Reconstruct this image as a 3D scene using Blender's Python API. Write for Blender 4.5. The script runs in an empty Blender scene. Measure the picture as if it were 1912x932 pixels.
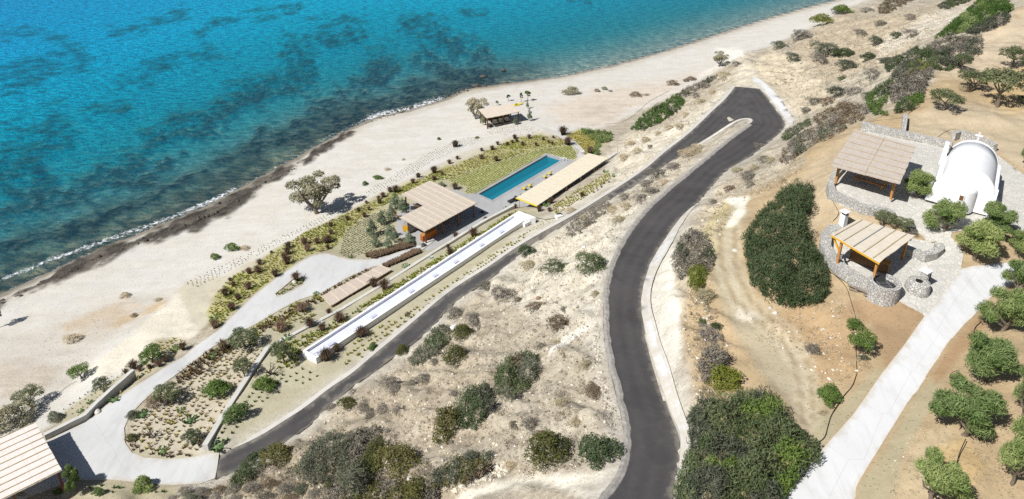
import bpy, bmesh, math, random
import numpy as np
from mathutils import Vector, Matrix
from mathutils.geometry import delaunay_2d_cdt

SC = bpy.context.scene
# ------------------------------------------------------------------ camera, sky, sun, exposure
TILT = math.radians(23.1)
CAM = np.array([0.0, 0.0, 64.0])
cam_data = bpy.data.cameras.new("camera")
cam_data.sensor_width = 36.0
cam_data.lens = 1326.0 / 1912 * 36
cam_data.shift_y = -(466 - 215) / 1912      # the photograph is the lower part of a wider frame
cam_data.clip_end = 4000.0
cam = bpy.data.objects.new("camera", cam_data)
SC.collection.objects.link(cam)
cam.location = CAM
cam.rotation_euler = (math.pi / 2 - TILT, 0, 0)
SC.camera = cam

SUN_EL = math.radians(49.0)
SHADOW_AZ = math.radians(34.0)          # shadows run from +X towards +Y
to_sun = Vector((-math.cos(SHADOW_AZ) * math.cos(SUN_EL), -math.sin(SHADOW_AZ) * math.cos(SUN_EL), math.sin(SUN_EL)))
sun_data = bpy.data.lights.new("sun", 'SUN')
sun_data.energy = 5.0
sun_data.angle = math.radians(0.5)
sun_data.color = (1.0, 0.98, 0.945)
sun = bpy.data.objects.new("sun", sun_data)
SC.collection.objects.link(sun)
sun.rotation_euler = to_sun.to_track_quat('Z', 'Y').to_euler()
sun.location = (-80, -50, 150)

world = bpy.data.worlds.new("World")
SC.world = world
world.use_nodes = True
wn = world.node_tree
bg = wn.nodes["Background"]
sky = wn.nodes.new("ShaderNodeTexSky")
sky.sky_type = 'NISHITA'
sky.sun_disc = False
sky.sun_elevation = SUN_EL
sky.sun_rotation = math.atan2(to_sun.x, to_sun.y)
wn.links.new(sky.outputs[0], bg.inputs[0])
bg.inputs[1].default_value = 0.052
SC.view_settings.view_transform = 'Standard'
SC.view_settings.look = 'None'
SC.view_settings.exposure = 0.33
SC.view_settings.gamma = 1.0
SC.view_settings.use_curve_mapping = False
SC.render.engine = 'CYCLES'
SC.cycles.use_denoising = False
SC.cycles.max_bounces = 6
SC.cycles.diffuse_bounces = 3
SC.cycles.transparent_max_bounces = 12

random.seed(7)
RNG = np.random.default_rng(11)
COL = SC.collection

# ------------------------------------------------------------------ survey helpers: photo points to world points
FOC = 1326.0; PY0 = 215.0
RT = np.array([1.0, 0, 0]); FW = np.array([0, math.cos(TILT), -math.sin(TILT)]); UPV = np.array([0, math.sin(TILT), math.cos(TILT)])

def ray(px, py):
    px = np.asarray(px, float)[..., None]; py = np.asarray(py, float)[..., None]
    return FW + RT * (px - 956) / FOC + UPV * (PY0 - py) / FOC

def un(px, py, z):
    d = ray(px, py)
    return CAM + d * ((np.asarray(z, float)[..., None] - CAM[2]) / d[..., 2:3])

def to_px(P):
    v = np.asarray(P, float) - CAM
    w = np.maximum(v @ FW, 1e-3)
    return 956 + FOC * (v @ RT) / w, PY0 - FOC * (v @ UPV) / w

# ------------------------------------------------------------------ value noise on arrays
def _hash(ix, iy, seed):
    n = (ix * 374761393 + iy * 668265263 + seed * 974711) & 0x7fffffff
    n = ((n ^ (n >> 13)) * 1274126177) & 0x7fffffff
    return ((n ^ (n >> 16)) & 0xffff) / 65535.0

def vnoise(x, y, seed=0):
    x = np.asarray(x, float); y = np.asarray(y, float)
    ix = np.floor(x).astype(np.int64); iy = np.floor(y).astype(np.int64)
    fx = x - ix; fy = y - iy
    fx = fx * fx * (3 - 2 * fx); fy = fy * fy * (3 - 2 * fy)
    a = _hash(ix, iy, seed); b = _hash(ix + 1, iy, seed); c = _hash(ix, iy + 1, seed); d = _hash(ix + 1, iy + 1, seed)
    return (a * (1 - fx) + b * fx) * (1 - fy) + (c * (1 - fx) + d * fx) * fy

def fbm(x, y, seed=0, octaves=4, lac=2.1, gain=0.5):
    s = 0; a = 1; t = 0
    for o in range(octaves):
        s = s + a * vnoise(x, y, seed + o * 17); t += a
        x = np.asarray(x) * lac + 13.7; y = np.asarray(y) * lac - 7.1; a *= gain
    return s / t

def smooth(a, b, x):
    t = np.clip((x - a) / (b - a), 0, 1)
    return t * t * (3 - 2 * t)

def poly_sd(poly, X, Y):
    """signed distance to a closed polygon, positive inside."""
    P = np.asarray(poly, float)[:, :2]
    d2 = np.full(X.shape, 1e18); ins = np.zeros(X.shape, bool)
    n = len(P)
    for i in range(n):
        x0, y0 = P[i]; x1, y1 = P[(i + 1) % n]
        ex, ey = x1 - x0, y1 - y0
        L = ex * ex + ey * ey + 1e-12
        t = np.clip(((X - x0) * ex + (Y - y0) * ey) / L, 0, 1)
        d2 = np.minimum(d2, (X - x0 - t * ex) ** 2 + (Y - y0 - t * ey) ** 2)
        c = ((y0 > Y) != (y1 > Y))
        if ey != 0:
            ins ^= c & (X < ex * (Y - y0) / ey + x0)
    return np.where(ins, 1, -1) * np.sqrt(d2)

def line_d(line, X, Y):
    P = np.asarray(line, float)[:, :2]
    d2 = np.full(X.shape, 1e18)
    for i in range(len(P) - 1):
        x0, y0 = P[i]; x1, y1 = P[i + 1]
        ex, ey = x1 - x0, y1 - y0
        t = np.clip(((X - x0) * ex + (Y - y0) * ey) / (ex * ex + ey * ey + 1e-12), 0, 1)
        d2 = np.minimum(d2, (X - x0 - t * ex) ** 2 + (Y - y0 - t * ey) ** 2)
    return np.sqrt(d2)

def resample(P, step, closed=False):
    P = np.asarray(P, float)
    if closed: P = np.vstack([P, P[:1]])
    out = []
    for a, b in zip(P[:-1], P[1:]):
        n = max(1, int(np.linalg.norm((b - a)[:2]) / step))
        for k in range(n): out.append(a + (b - a) * k / n)
    if not closed: out.append(P[-1])
    return np.array(out)

def chaikin(P, n=2, closed=False):
    P = np.asarray(P, float)
    for _ in range(n):
        Q = []
        m = len(P)
        rng_ = range(m) if closed else range(m - 1)
        if not closed: Q.append(P[0])
        for i in rng_:
            a, b = P[i], P[(i + 1) % m]
            Q += [a * .75 + b * .25, a * .25 + b * .75]
        if not closed: Q.append(P[-1])
        P = np.array(Q)
    return P

def keyed(v, keys):
    return float(np.interp(v, [k[0] for k in keys], [k[1] for k in keys]))

# ------------------------------------------------------------------ surveyed lines of the site (photo x, photo y, height in m)
KL = [(380, 4.95), (410, 5), (560, 6), (700, 7), (880, 8.5), (980, 9.5), (1120, 11), (1230, 12.5), (1330, 14.3), (1400, 15.6)]
KU = [(160, 15.5), (215, 16), (290, 17.5), (390, 19), (460, 19.7), (540, 20.3), (660, 21), (760, 21.7), (850, 22.3), (932, 23), (990, 23.5)]
KD = [(470, 27.0), (510, 26.8), (600, 26.2), (690, 25.6), (800, 25), (932, 24.5), (980, 24.3)]
low_left = [(410, 849), (478, 821), (528, 789), (575, 759), (615, 726), (658, 699), (695, 666), (738, 631), (788, 588), (835, 548), (878, 520), (918, 496), (956, 468), (1006, 438), (1068, 405), (1116, 375), (1151, 353), (1193, 325), (1216, 308), (1243, 283), (1281, 255), (1306, 232), (1331, 207), (1356, 185), (1373, 162)]
low_right = [(402, 895), (440, 882), (478, 862), (508, 840), (548, 816), (578, 796), (598, 774), (623, 751), (648, 731), (668, 714), (697, 698), (735, 666), (778, 638), (813, 606), (832, 581), (863, 553), (903, 531), (925, 513), (956, 490), (981, 463), (1023, 440), (1066, 412), (1118, 384), (1176, 353), (1213, 328), (1251, 303), (1281, 285), (1306, 270), (1331, 255), (1360, 236)]
nose = [(1366, 230), (1381, 225), (1398, 223), (1405, 226), (1403, 231)]
up_right = [(1418, 166), (1434, 183), (1449, 205), (1461, 220), (1468, 232), (1459, 248), (1434, 268), (1414, 283), (1386, 303), (1363, 313), (1346, 330), (1318, 360), (1301, 383), (1271, 408), (1251, 435), (1231, 465), (1213, 496), (1202, 531), (1197, 561), (1198, 586), (1203, 613), (1208, 641), (1218, 673), (1226, 700), (1236, 731), (1253, 779), (1266, 809), (1270, 831), (1268, 869), (1261, 906), (1254, 940), (1244, 990)]
up_left = [(1398, 233), (1356, 263), (1318, 295), (1271, 333), (1238, 360), (1208, 388), (1181, 418), (1163, 445), (1150, 468), (1136, 501), (1128, 538), (1126, 573), (1126, 616), (1131, 648), (1141, 700), (1156, 759), (1163, 794), (1166, 829), (1163, 854), (1151, 889), (1131, 916), (1112, 940), (1080, 985)]
def wl(px, zf): return np.array([un(x, y, zf(x, y)) for x, y in px])
def zl_left(x, y): return keyed(x, KL)
def zl_right(x, y): return keyed(x - 12, KL)
def zu(x, y): return keyed(y, KU)
W_ll = chaikin(wl(low_left, zl_left), 2); W_lr = chaikin(wl(low_right, zl_right), 2)
W_nose = chaikin(wl(nose, lambda x, y: 15.75), 1)
W_ur = chaikin(wl(up_right, zu), 2); W_ul = chaikin(wl(up_left, zu), 2)
ROAD = np.vstack([W_ll, W_ur, W_ul[::-1], W_nose[::-1], W_lr[::-1]])

drive_l = [(1418, 985), (1454, 932), (1534, 841), (1594, 774), (1646, 699), (1686, 648), (1727, 590), (1751, 563), (1776, 526), (1794, 503), (1824, 496), (1859, 490), (1904, 485), (1990, 476)]
drive_r = [(1586, 985), (1596, 932), (1604, 906), (1659, 824), (1709, 744), (1738, 699), (1764, 656), (1796, 618), (1824, 591), (1859, 551), (1912, 518), (1990, 506)]
zd = lambda x, y: keyed(y, KD)
W_dl = wl(drive_l, zd); W_dr = wl(drive_r, zd)
DRIVE = np.vstack([W_dl, W_dr[::-1]])

yard_px = [(84, 824, 5), (120, 806, 5), (160, 786, 5), (185, 765, 5), (215, 745, 5), (250, 722, 5), (292, 696, 4.95), (342, 663, 4.9), (360, 646, 4.9), (405, 618, 4.85), (440, 584, 4.85), (478, 548, 4.8), (515, 520, 4.8), (553, 493, 4.75), (583, 477, 4.75), (608, 473, 4.7), (630, 479, 4.7), (653, 485, 4.7), (690, 485, 4.7), (728, 477, 4.65), (778, 457, 4.6), (800, 449, 4.6),
           (812, 449, 4.6), (788, 467, 4.6), (745, 484, 4.65), (713, 496, 4.7), (695, 499, 4.7), (648, 520, 4.75), (600, 548, 4.8), (560, 560, 4.8), (527, 577, 4.8), (478, 606, 4.85), (440, 625, 4.85), (400, 647, 4.9), (355, 678, 4.95), (322, 705, 5), (290, 729, 5), (265, 752, 5), (243, 776, 5), (232, 800, 5), (234, 828, 5), (247, 846, 5), (270, 855, 5), (312, 858.5, 5), (362, 855, 5), (410, 849, 5), (402, 895, 5), (375, 905, 5), (325, 907, 5), (287, 905, 5), (250, 900, 5), (200, 895, 5), (140, 896, 5), (60, 925, 5), (-60, 985, 5), (-140, 940, 5), (-60, 885, 5), (0, 855, 5)]
def w3(L): return np.array([un(x, y, z) for x, y, z in L])
YARD = w3(yard_px)
island_px = [(514, 549, 4.8), (528, 538, 4.8), (544, 524, 4.8), (556, 516, 4.8), (570, 522, 4.8), (565, 532, 4.8), (548, 542, 4.8), (533, 549, 4.8), (518, 554, 4.8)]
ISLAND = w3(island_px)

plaza_px = [(1549, 352, 28.5), (1566, 318, 28.5), (1612, 243, 28.5), (1690, 262, 28.5), (1776, 277, 28.5), (1826, 283, 28.5), (1858, 288, 28.5), (1930, 340, 28.5), (2000, 395, 28.4), (2000, 440, 28.4), (1912, 436, 28.3), (1880, 415, 28.3), (1830, 425, 28.3), (1778, 432, 28), (1775, 445, 27.6), (1788, 466, 27.1), (1797, 482, 26.9), (1794, 503, 26.85), (1776, 526, 26.7), (1751, 563, 26.45), (1727, 590, 26.3), (1715, 580, 26.4), (1691, 568, 26.5), (1655, 545, 26.8), (1631, 531, 26.9), (1600, 514, 27), (1574, 500, 27), (1546, 476, 27), (1534, 460, 27), (1531, 446, 27), (1537, 428, 27), (1547, 420, 27), (1569, 419, 27), (1610, 430, 27), (1660, 440, 27), (1700, 450, 27), (1730, 456, 27), (1722, 440, 27.4), (1700, 422, 27.9), (1672, 404, 28.3), (1652, 392, 28.45), (1609, 389, 28.5), (1570, 372, 28.5)]
PLAZA = w3(plaza_px)

PZ = 4.5
PAD = 4.6
pool_px = [(893, 363), (1021, 290), (1050, 299), (919, 375)]
POOL = np.array([un(x, y, PZ) for x, y in pool_px])
terr_px = [(889, 362.5), (1020, 287), (1064, 298), (1078, 302), (1100, 290), (1142, 300), (1006, 390), (962, 386), (925, 400), (845, 448), (800, 472), (778, 457), (741, 440), (741, 400), (800, 360), (850, 352), (868, 363)]
TERR = np.array([un(x, y, PZ) for x, y in terr_px])


gut_in = [(1301, 383), (1271, 408), (1251, 435), (1231, 465), (1213, 496), (1202, 531), (1197, 561), (1198, 586), (1203, 613), (1208, 641), (1218, 673), (1226, 700), (1236, 731), (1253, 779), (1266, 809), (1270, 831), (1268, 869), (1261, 906)]
gut_out = [(1306, 383), (1283, 408), (1268, 433), (1254, 466), (1224, 512), (1213, 548), (1213.5, 580), (1223, 621), (1233, 661), (1246, 698), (1261, 751), (1273, 786), (1281, 809), (1288, 832), (1288, 870), (1282, 906)]
GUT = np.vstack([wl(gut_in, zu), wl(gut_out, zu)[::-1]])
hk_in = [(1405, 152), (1418, 164), (1434, 183), (1449, 205), (1461, 220), (1468, 232), (1466, 243)]
hk_out = [(1404, 140), (1413, 141), (1440, 168), (1458, 189), (1473, 213), (1481, 230), (1478, 245)]
HK = np.vstack([wl(hk_in, zu), wl(hk_out, lambda x, y: zu(x, y) + .25)[::-1]])
def nearest(line, X, Y):
    """distance to a polyline and the height of its nearest point."""
    P = np.asarray(line, float); D = np.full(np.shape(X), 1e9); Zn = np.zeros(np.shape(X))
    for p, q in zip(P[:-1], P[1:]):
        e = (q - p)[:2]; t = np.clip(((X - p[0]) * e[0] + (Y - p[1]) * e[1]) / (e @ e + 1e-12), 0, 1)
        d = np.hypot(X - p[0] - t * e[0], Y - p[1] - t * e[1]); z = p[2] + t * (q[2] - p[2])
        Zn = np.where(d < D, z, Zn); D = np.minimum(D, d)
    return D, Zn
def between(lines_a, lines_b):
    def f(X, Y):
        out = []
        for ls in (lines_a, lines_b):
            r = [nearest(l, X, Y) for l in ls]; d = np.stack([q[0] for q in r]); z = np.stack([q[1] for q in r]); k = d.argmin(0)
            out.append((np.take_along_axis(d, k[None], 0)[0], np.take_along_axis(z, k[None], 0)[0]))
        (da, za), (db, zb) = out
        return (za * db + zb * da) / (da + db + 1e-9)
    return f
road_z = between([W_ll, np.vstack([W_ll[-1:], W_ur])], [W_lr, W_nose, W_ul]); drive_z = between([W_dl], [W_dr])
CON = []     # height constraints: world polylines
def con(*pts): CON.append(w3(pts))
for L in (W_ll, W_lr, W_ur, W_ul, W_nose, W_dl, W_dr): CON.append(L)
for P in (YARD, PLAZA, TERR, ISLAND, GUT, HK): CON.append(np.vstack([P, P[:1]]))
CON.append(np.vstack([W_ll[-1:], W_ur[:1]]))
# shore and beach
shore_px = [(-260, 665), (-120, 605), (0, 551), (60, 524), (130, 492), (230, 449), (330, 409), (400, 378), (470, 341), (530, 309), (600, 268), (660, 238), (700, 219), (760, 207), (830, 186), (870, 167), (950, 156), (1050, 143), (1150, 121), (1250, 93), (1350, 61), (1420, 39), (1500, 16), (1560, 1), (1640, -24), (1760, -60), (1900, -95)]
SHORE = wl(shore_px, lambda x, y: 0.0)
CON.append(SHORE)
con((-200, 700, .5), (0, 590, .45), (100, 545, .45), (200, 508, .4), (300, 470, .4), (400, 424, .4), (470, 380, .45), (540, 332, .45), (620, 282, .5), (700, 240, .6), (800, 218, .7), (900, 182, .7), (1050, 158, .7), (1200, 128, .7), (1350, 80, .7), (1480, 35, .7), (1580, 6, .7), (1680, -20, .8))
con((-150, 800, 1.9), (0, 700, 1.8), (120, 640, 1.7), (230, 590, 1.7), (320, 548, 1.8), (460, 470, 1.9), (600, 395, 1.9), (740, 312, 1.8), (860, 250, 1.7), (900, 225, 1.8), (985, 205, 1.9), (1100, 185, 1.9), (1200, 165, 1.9), (1300, 132, 1.9), (1380, 100, 2.0), (1440, 80, 2.4), (1500, 50, 2.8), (1580, 10, 3), (1640, -18, 3.2), (1740, -48, 3.5))
con((0, 790, 2.3), (60, 760, 2.2), (130, 720, 2.1), (165, 690, 2.0))
con((175, 700, 3.3), (190, 672, 3.2), (260, 615, 3.1), (330, 560, 3.0), (345, 536, 2.9))       # fill edge
con((340, 700, 4.6), (395, 605, 3.9), (388, 575, 3.4), (420, 525, 3.1), (478, 490, 3.0), (560, 440, 3.0), (640, 400, 2.9), (760, 330, 2.8), (880, 283, 2.7), (1000, 245, 2.6))
con((300, 670, 4.4), (380, 610, 4.3))
con((640, 470, 4.3), (700, 420, 4.2), (800, 350, 4.1), (900, 305, 4.0), (1010, 274, 3.9), (1075, 268, 3.9))
con((905, 245, 2.3), (960, 225, 2.3), (1000, 222, 2.3))
con((1000, 226, 2.35), (1040, 246, 3.1), (1060, 262, 3.8), (1080, 285, 4.4))
con((1110, 240, 3.0), (1150, 215, 2.5), (1250, 170, 2.3), (1300, 150, 2.2))
con((1105, 290, 4.4), (1125, 262, 3.6), (1180, 242, 3.0), (1250, 190, 2.9), (1330, 140, 3.2))
con((1000, 385, 4.75), (1070, 345, 4.75), (1145, 292, 4.8))
# low garden wall: upper side (terrace) and lower side
con((505, 655, 5.9), (560, 628, 5.9), (640, 585, 5.9), (720, 537, 5.8), (820, 475, 5.7), (900, 425, 5.6), (985, 385, 5.6), (1020, 372, 5.7), (1080, 335, 5.8), (1148, 290, 5.8))
con((470, 650, 5.15), (540, 612, 5.1), (600, 585, 5.0), (690, 528, 4.9), (770, 480, 4.75), (840, 440, 4.6))
con((390, 830, 6.0), (440, 760, 6.2), (490, 680, 6.2))
con((370, 830, 5.3), (410, 765, 5.4), (450, 700, 5.4), (470, 660, 5.4))
con((565, 668, 6.75), (592, 684, 6.75), (760, 565, 7.2), (960, 428, 7.9), (1000, 420, 8.0))
con((560, 660, 6.6), (740, 535, 6.9), (940, 408, 7.2))
con((1010, 405, 7.3), (1040, 400, 7.8), (1100, 360, 8.6), (1150, 330, 9.2))
con((480, 770, 6.0), (520, 745, 6.2), (600, 700, 6.6))
con((170, 930, 4.6), (330, 928, 5.4), (60, 960, 4.5))
con((90, 812, 3.4), (160, 778, 3.4), (207, 728, 3.6), (250, 692, 3.9))
# slope between the roads
con((450, 940, 7.6), (560, 935, 10.8), (700, 930, 14.2), (850, 930, 17.6), (930, 920, 19.6), (1010, 900, 21.0), (1100, 885, 21.8))
con((560, 990, 12.5), (800, 985, 18.5), (1000, 960, 22.0))
# cut bank above the upper road
con((1322, 372, 20.6), (1290, 410, 21.4), (1262, 440, 21.8), (1256, 500, 22.4), (1264, 590, 22.9), (1270, 660, 23.2), (1285, 730, 23.5), (1296, 800, 23.8), (1306, 870, 24.2), (1310, 932, 24.4))
CUT = w3([(1322, 372, 20.6), (1290, 410, 21.4), (1262, 440, 21.8), (1256, 500, 22.4), (1264, 590, 22.9), (1270, 660, 23.2), (1285, 730, 23.5), (1296, 800, 23.8), (1306, 870, 24.2), (1310, 932, 24.4)])
con((1375, 378, 22.4), (1345, 410, 22.6), (1335, 480, 23.2), (1360, 560, 23.8), (1420, 605, 24.0), (1480, 660, 24.2), (1505, 730, 24.5), (1530, 790, 24.7))
con((1395, 425, 23.6), (1385, 500, 23.9), (1410, 570, 24.1))
con((1522, 380, 26.2), (1515, 440, 26.0), (1535, 500, 25.8), (1590, 560, 25.7), (1660, 600, 25.7), (1700, 612, 25.8))
con((1545, 372, 27.6), (1600, 402, 27.6), (1650, 402, 27.8), (1690, 428, 27.3))
con((1536, 352, 27.5), (1556, 312, 27.6), (1600, 244, 27.8))
con((1480, 345, 26.0), (1520, 290, 26.6), (1560, 255, 27.3), (1620, 228, 28.0), (1690, 212, 28.6), (1760, 195, 29.0), (1840, 200, 29.2), (1930, 230, 29.3))
con((1690, 150, 28.4), (1745, 120, 28.8), (1830, 100, 29.3), (1930, 90, 30.0))
con((1860, 40, 30.2), (1912, 10, 31.0), (2000, -30, 32))
con((1480, 250, 17.4), (1475, 222, 17.4), (1445, 178, 16.8), (1415, 150, 16.2))
con((1470, 285, 20.0), (1500, 245, 21.2), (1490, 205, 20.0))
con((1410, 152, 15.3), (1395, 140, 13.5), (1380, 118, 9), (1365, 104, 5))
con((1560, 130, 15.5), (1620, 80, 15.5), (1700, 20, 17.5), (1790, -10, 22), (1900, -40, 28))
con((1460, 140, 12.2), (1520, 85, 9.5), (1600, 35, 9))
# ground right of the drive
con((1640, 932, 24.9), (1700, 830, 25.5), (1760, 740, 26.1), (1830, 640, 26.9), (1912, 570, 27.5), (1990, 540, 27.6))
con((1790, 932, 26.3), (1860, 830, 27.1), (1950, 700, 28.0))
con((1700, 470, 26.95), (1830, 455, 28.0), (1912, 450, 28.1))

# ------------------------------------------------------------------ height field, 1 m cells, solved as a membrane through the survey lines
GX0, GX1, GY0, GY1 = -272.0, 240.0, 8.0, 360.0
def solve():
    ncx = int(GX1 - GX0); ncy = int(GY1 - GY0)
    S = np.zeros((ncy, ncx)); N = np.zeros((ncy, ncx))
    for L in CON:
        P = resample(L, 0.3)
        ix = np.clip((P[:, 0] - GX0).astype(int), 0, ncx - 1); iy = np.clip((P[:, 1] - GY0).astype(int), 0, ncy - 1)
        ok = (P[:, 0] > GX0) & (P[:, 0] < GX1) & (P[:, 1] > GY0) & (P[:, 1] < GY1)
        np.add.at(S, (iy[ok], ix[ok]), P[ok, 2]); np.add.at(N, (iy[ok], ix[ok]), 1)
    Z = None
    for st in (16, 8, 4, 2, 1):
        s = S.reshape(ncy // st, st, ncx // st, st).sum((1, 3)); n = N.reshape(ncy // st, st, ncx // st, st).sum((1, 3))
        k = n > 0; v = np.where(k, s / np.maximum(n, 1), 0)
        if Z is None: Z = np.full(s.shape, float(v[k].mean()))
        else: Z = np.repeat(np.repeat(Z, 2, 0), 2, 1)
        for it in range({16: 400, 8: 300, 4: 220, 2: 160, 1: 110}[st]):
            Z = np.where(k, v, Z)
            E = np.pad(Z, 1, mode='edge')
            Z = (E[:-2, 1:-1] + E[2:, 1:-1] + E[1:-1, :-2] + E[1:-1, 2:]) * .25
        Z = np.where(k, v, Z)
    for _ in range(2):
        E = np.pad(Z, 1, mode='edge')
        Z = .4 * Z + .15 * (E[:-2, 1:-1] + E[2:, 1:-1] + E[1:-1, :-2] + E[1:-1, 2:])
    return Z
HG = solve()

def grid_sample(Z, X, Y, gx, gy):
    ix = np.clip(np.searchsorted(gx, X) - 1, 0, len(gx) - 2); iy = np.clip(np.searchsorted(gy, Y) - 1, 0, len(gy) - 2)
    fx = np.clip((X - gx[ix]) / (gx[ix + 1] - gx[ix]), 0, 1); fy = np.clip((Y - gy[iy]) / (gy[iy + 1] - gy[iy]), 0, 1)
    return (Z[iy, ix] * (1 - fx) + Z[iy, ix + 1] * fx) * (1 - fy) + (Z[iy + 1, ix] * (1 - fx) + Z[iy + 1, ix + 1] * fx) * fy
HGX = np.arange(GX0 + .5, GX1, 1.0)[:HG.shape[1]]; HGY = np.arange(GY0 + .5, GY1, 1.0)[:HG.shape[0]]
def hs(x, y):
    return grid_sample(HG, np.asarray(x, float), np.asarray(y, float), HGX, HGY)

def axis(a, b, lo, hi, fine, out):
    """coordinates a..b with the spacing `fine` between lo and hi, growing to `out` beyond."""
    mid = list(np.arange(lo, hi + 1e-6, fine))
    s = fine; v = hi; right = []
    while v < b:
        s = min(s * 1.022, out); v += s; right.append(v)
    s = fine; v = lo; left = []
    while v > a:
        s = min(s * 1.03, out); v -= s; left.append(v)
    return np.array(left[::-1] + mid + right)
TX = axis(-420, 420, -72, 90, 0.42, 5.0); TY = axis(6, 620, 24, 135, 0.42, 5.0)
XX, YY = np.meshgrid(TX, TY)
ZZ = hs(XX, YY)
# sea bed: everything seaward of the shoreline
sea_poly = np.vstack([SHORE, [[700, 700, 0], [-700, 700, 0], [-700, -200, 0]]])
SD = poly_sd(sea_poly, XX, YY)                       # + seaward
PXX, PYY = to_px(np.stack([XX, YY, np.where(SD > 0, 0, ZZ)], -1))
depth = np.minimum(0.055 * SD, 1.2 + 0.03 * SD)
depth = np.minimum(depth, 7.0)
sandy = smooth(900, 1060, PXX)                       # shelf of rock in front of the garden, sand towards the far bay
# reefs (dark weed-covered rock), centre lines surveyed on the photo with half widths
reefs = [([(150, 345), (215, 305), (270, 275), (335, 248), (400, 232)], 34), ([(205, 330), (260, 330), (330, 290)], 26),
         ([(415, 195), (455, 180), (520, 158), (560, 130), (545, 95), (610, 70), (665, 58)], 30), ([(530, 262), (560, 230), (610, 200), (640, 175), (690, 145), (705, 105)], 36),
         ([(760, 42), (810, 50), (840, 85), (870, 100), (905, 112)], 24), ([(800, 105), (820, 130), (870, 150), (900, 150)], 26),
         ([(0, 330), (40, 290), (80, 255), (125, 235)], 44), ([(0, 400), (50, 380), (90, 350), (70, 310)], 34), ([(30, 140), (90, 125), (150, 110)], 28), ([(0, 70), (60, 60), (160, 90)], 16),
         ([(215, 68), (300, 42), (340, 20)], 16), ([(370, 60), (420, 40), (500, 30)], 12), ([(225, 150), (265, 140), (320, 115)], 20), ([(155, 205), (185, 200), (225, 195)], 16), ([(380, 90), (430, 105), (330, 100)], 12),
         ([(855, 22), (905, 24)], 7), ([(1060, 0), (1100, 1)], 8), ([(460, 20), (560, 15)], 10), ([(0, 460), (120, 430), (250, 380), (350, 330), (430, 290)], 14),
         ([(660, 230), (720, 195), (790, 175), (870, 150), (900, 130)], 30), ([(480, 260), (560, 250), (620, 215)], 30)]
wn1 = .7 * (fbm(XX * .09, YY * .09, 3, 5, gain=.6) - .5) + .55 * (fbm(XX * .42 + YY * .1, YY * .42, 4, 4, gain=.6) - .5)
REEF = np.zeros(XX.shape)
for L, w in reefs:
    d = line_d(L, PXX, PYY) / w
    REEF = np.maximum(REEF, smooth(.22, -.22, d - 1 + wn1 * 3.6 + .22))
speck = fbm(XX * .35, YY * .35, 9, 4, gain=.65)
REEF = REEF * smooth(.25, .5, speck) * (.35 + .65 * smooth(.34, .54, fbm(XX * 1.05, YY * 1.05, 13, 3, gain=.6)))
shelf = (1 - sandy) * smooth(24, 10, SD + (wn1 * 30)) * smooth(.30, .55, fbm(XX * .3, YY * .3, 21, 4))
REEF = np.clip(np.maximum(REEF * .95, shelf * .5), 0, 1) * (SD > 0.2)
ZZ = np.where(SD > 0, -depth * (1 - .80 * REEF * (.6 + .4 * speck)), ZZ)
# rock platform along the waterline
rock_poly = [(-200, 680), (0, 560), (60, 530), (130, 497), (230, 453), (330, 412), (400, 381), (470, 345), (530, 312), (575, 290), (640, 252), (655, 248), (600, 288), (560, 310), (500, 345), (430, 400), (370, 428), (300, 447), (220, 478), (150, 510), (90, 532), (20, 560), (-20, 590), (-200, 720)]
rk = poly_sd(rock_poly, PXX, PYY) + (fbm(XX * .5, YY * .5, 31, 3) - .5) * 22
ROCKM = smooth(-3, 4, rk)
strat = np.abs(((XX * .62 - YY * .35 + 3 * wn1) * .55) % 1 - .5) * 2
ZZ = ZZ + ROCKM * (SD < 6) * (.1 + .35 * fbm(XX * .45, YY * .45, 77, 4) * strat)

# flat places: no relief there, and the earth lies a little below the slabs laid on it
FLAT = [ROAD, DRIVE, YARD, PLAZA, TERR, GUT, HK]
fd = np.full(XX.shape, -1e9)
near = (np.abs(XX) < 130) & (YY < 200)
for P in FLAT:
    b = near & (XX > P[:, 0].min() - 4) & (XX < P[:, 0].max() + 4) & (YY > P[:, 1].min() - 4) & (YY < P[:, 1].max() + 4)
    fd[b] = np.maximum(fd[b], poly_sd(P, XX[b], YY[b]))
isl = poly_sd(ISLAND, XX, YY)
hill = smooth(2.6, 6.0, ZZ) * (SD < 0)
garden_poly = [(380, 600), (420, 515), (640, 395), (1000, 245), (1130, 255), (1150, 300), (1150, 345), (960, 470), (700, 665), (415, 850), (250, 860), (235, 790)]
gmask = smooth(-6, 6, poly_sd(garden_poly, PXX, PYY))
tracks = [(1330, 400), (1385, 370), (1395, 400), (1370, 440), (1400, 590), (1500, 650), (1520, 720), (1530, 830), (1440, 720), (1350, 580), (1320, 470)]
tmask = smooth(-8, 8, poly_sd(tracks, PXX, PYY))
rough = hill * (1 - gmask) * (1 - .7 * tmask)
gu = (XX + YY) * .707; gv = (YY - XX) * .707
relief = rough * (1.7 * (fbm(XX * .16, YY * .16, 5, 3) - .5) + 1.15 * (np.abs(fbm(gu * .42 + 1.2 * wn1, gv * .10, 45, 4) - .5) * 4.2 - .5).clip(-.6, .7) * (1 - smooth(1300, 1420, PXX) * smooth(140, 220, PYY + .0 * PXX)) * (1 - smooth(1650, 1750, PXX)) + .65 * (fbm(XX * .55, YY * .55, 41, 4, gain=.55) - .5) + .22 * (fbm(XX * 1.3, YY * 1.3, 51, 2) - .5))
relief = relief + (1 - rough) * (SD < -1) * (.10 * (fbm(XX * .3, YY * .3, 61, 3) - .5) + .05 * (fbm(XX * 1.1, YY * 1.1, 63, 2) - .5))
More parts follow.
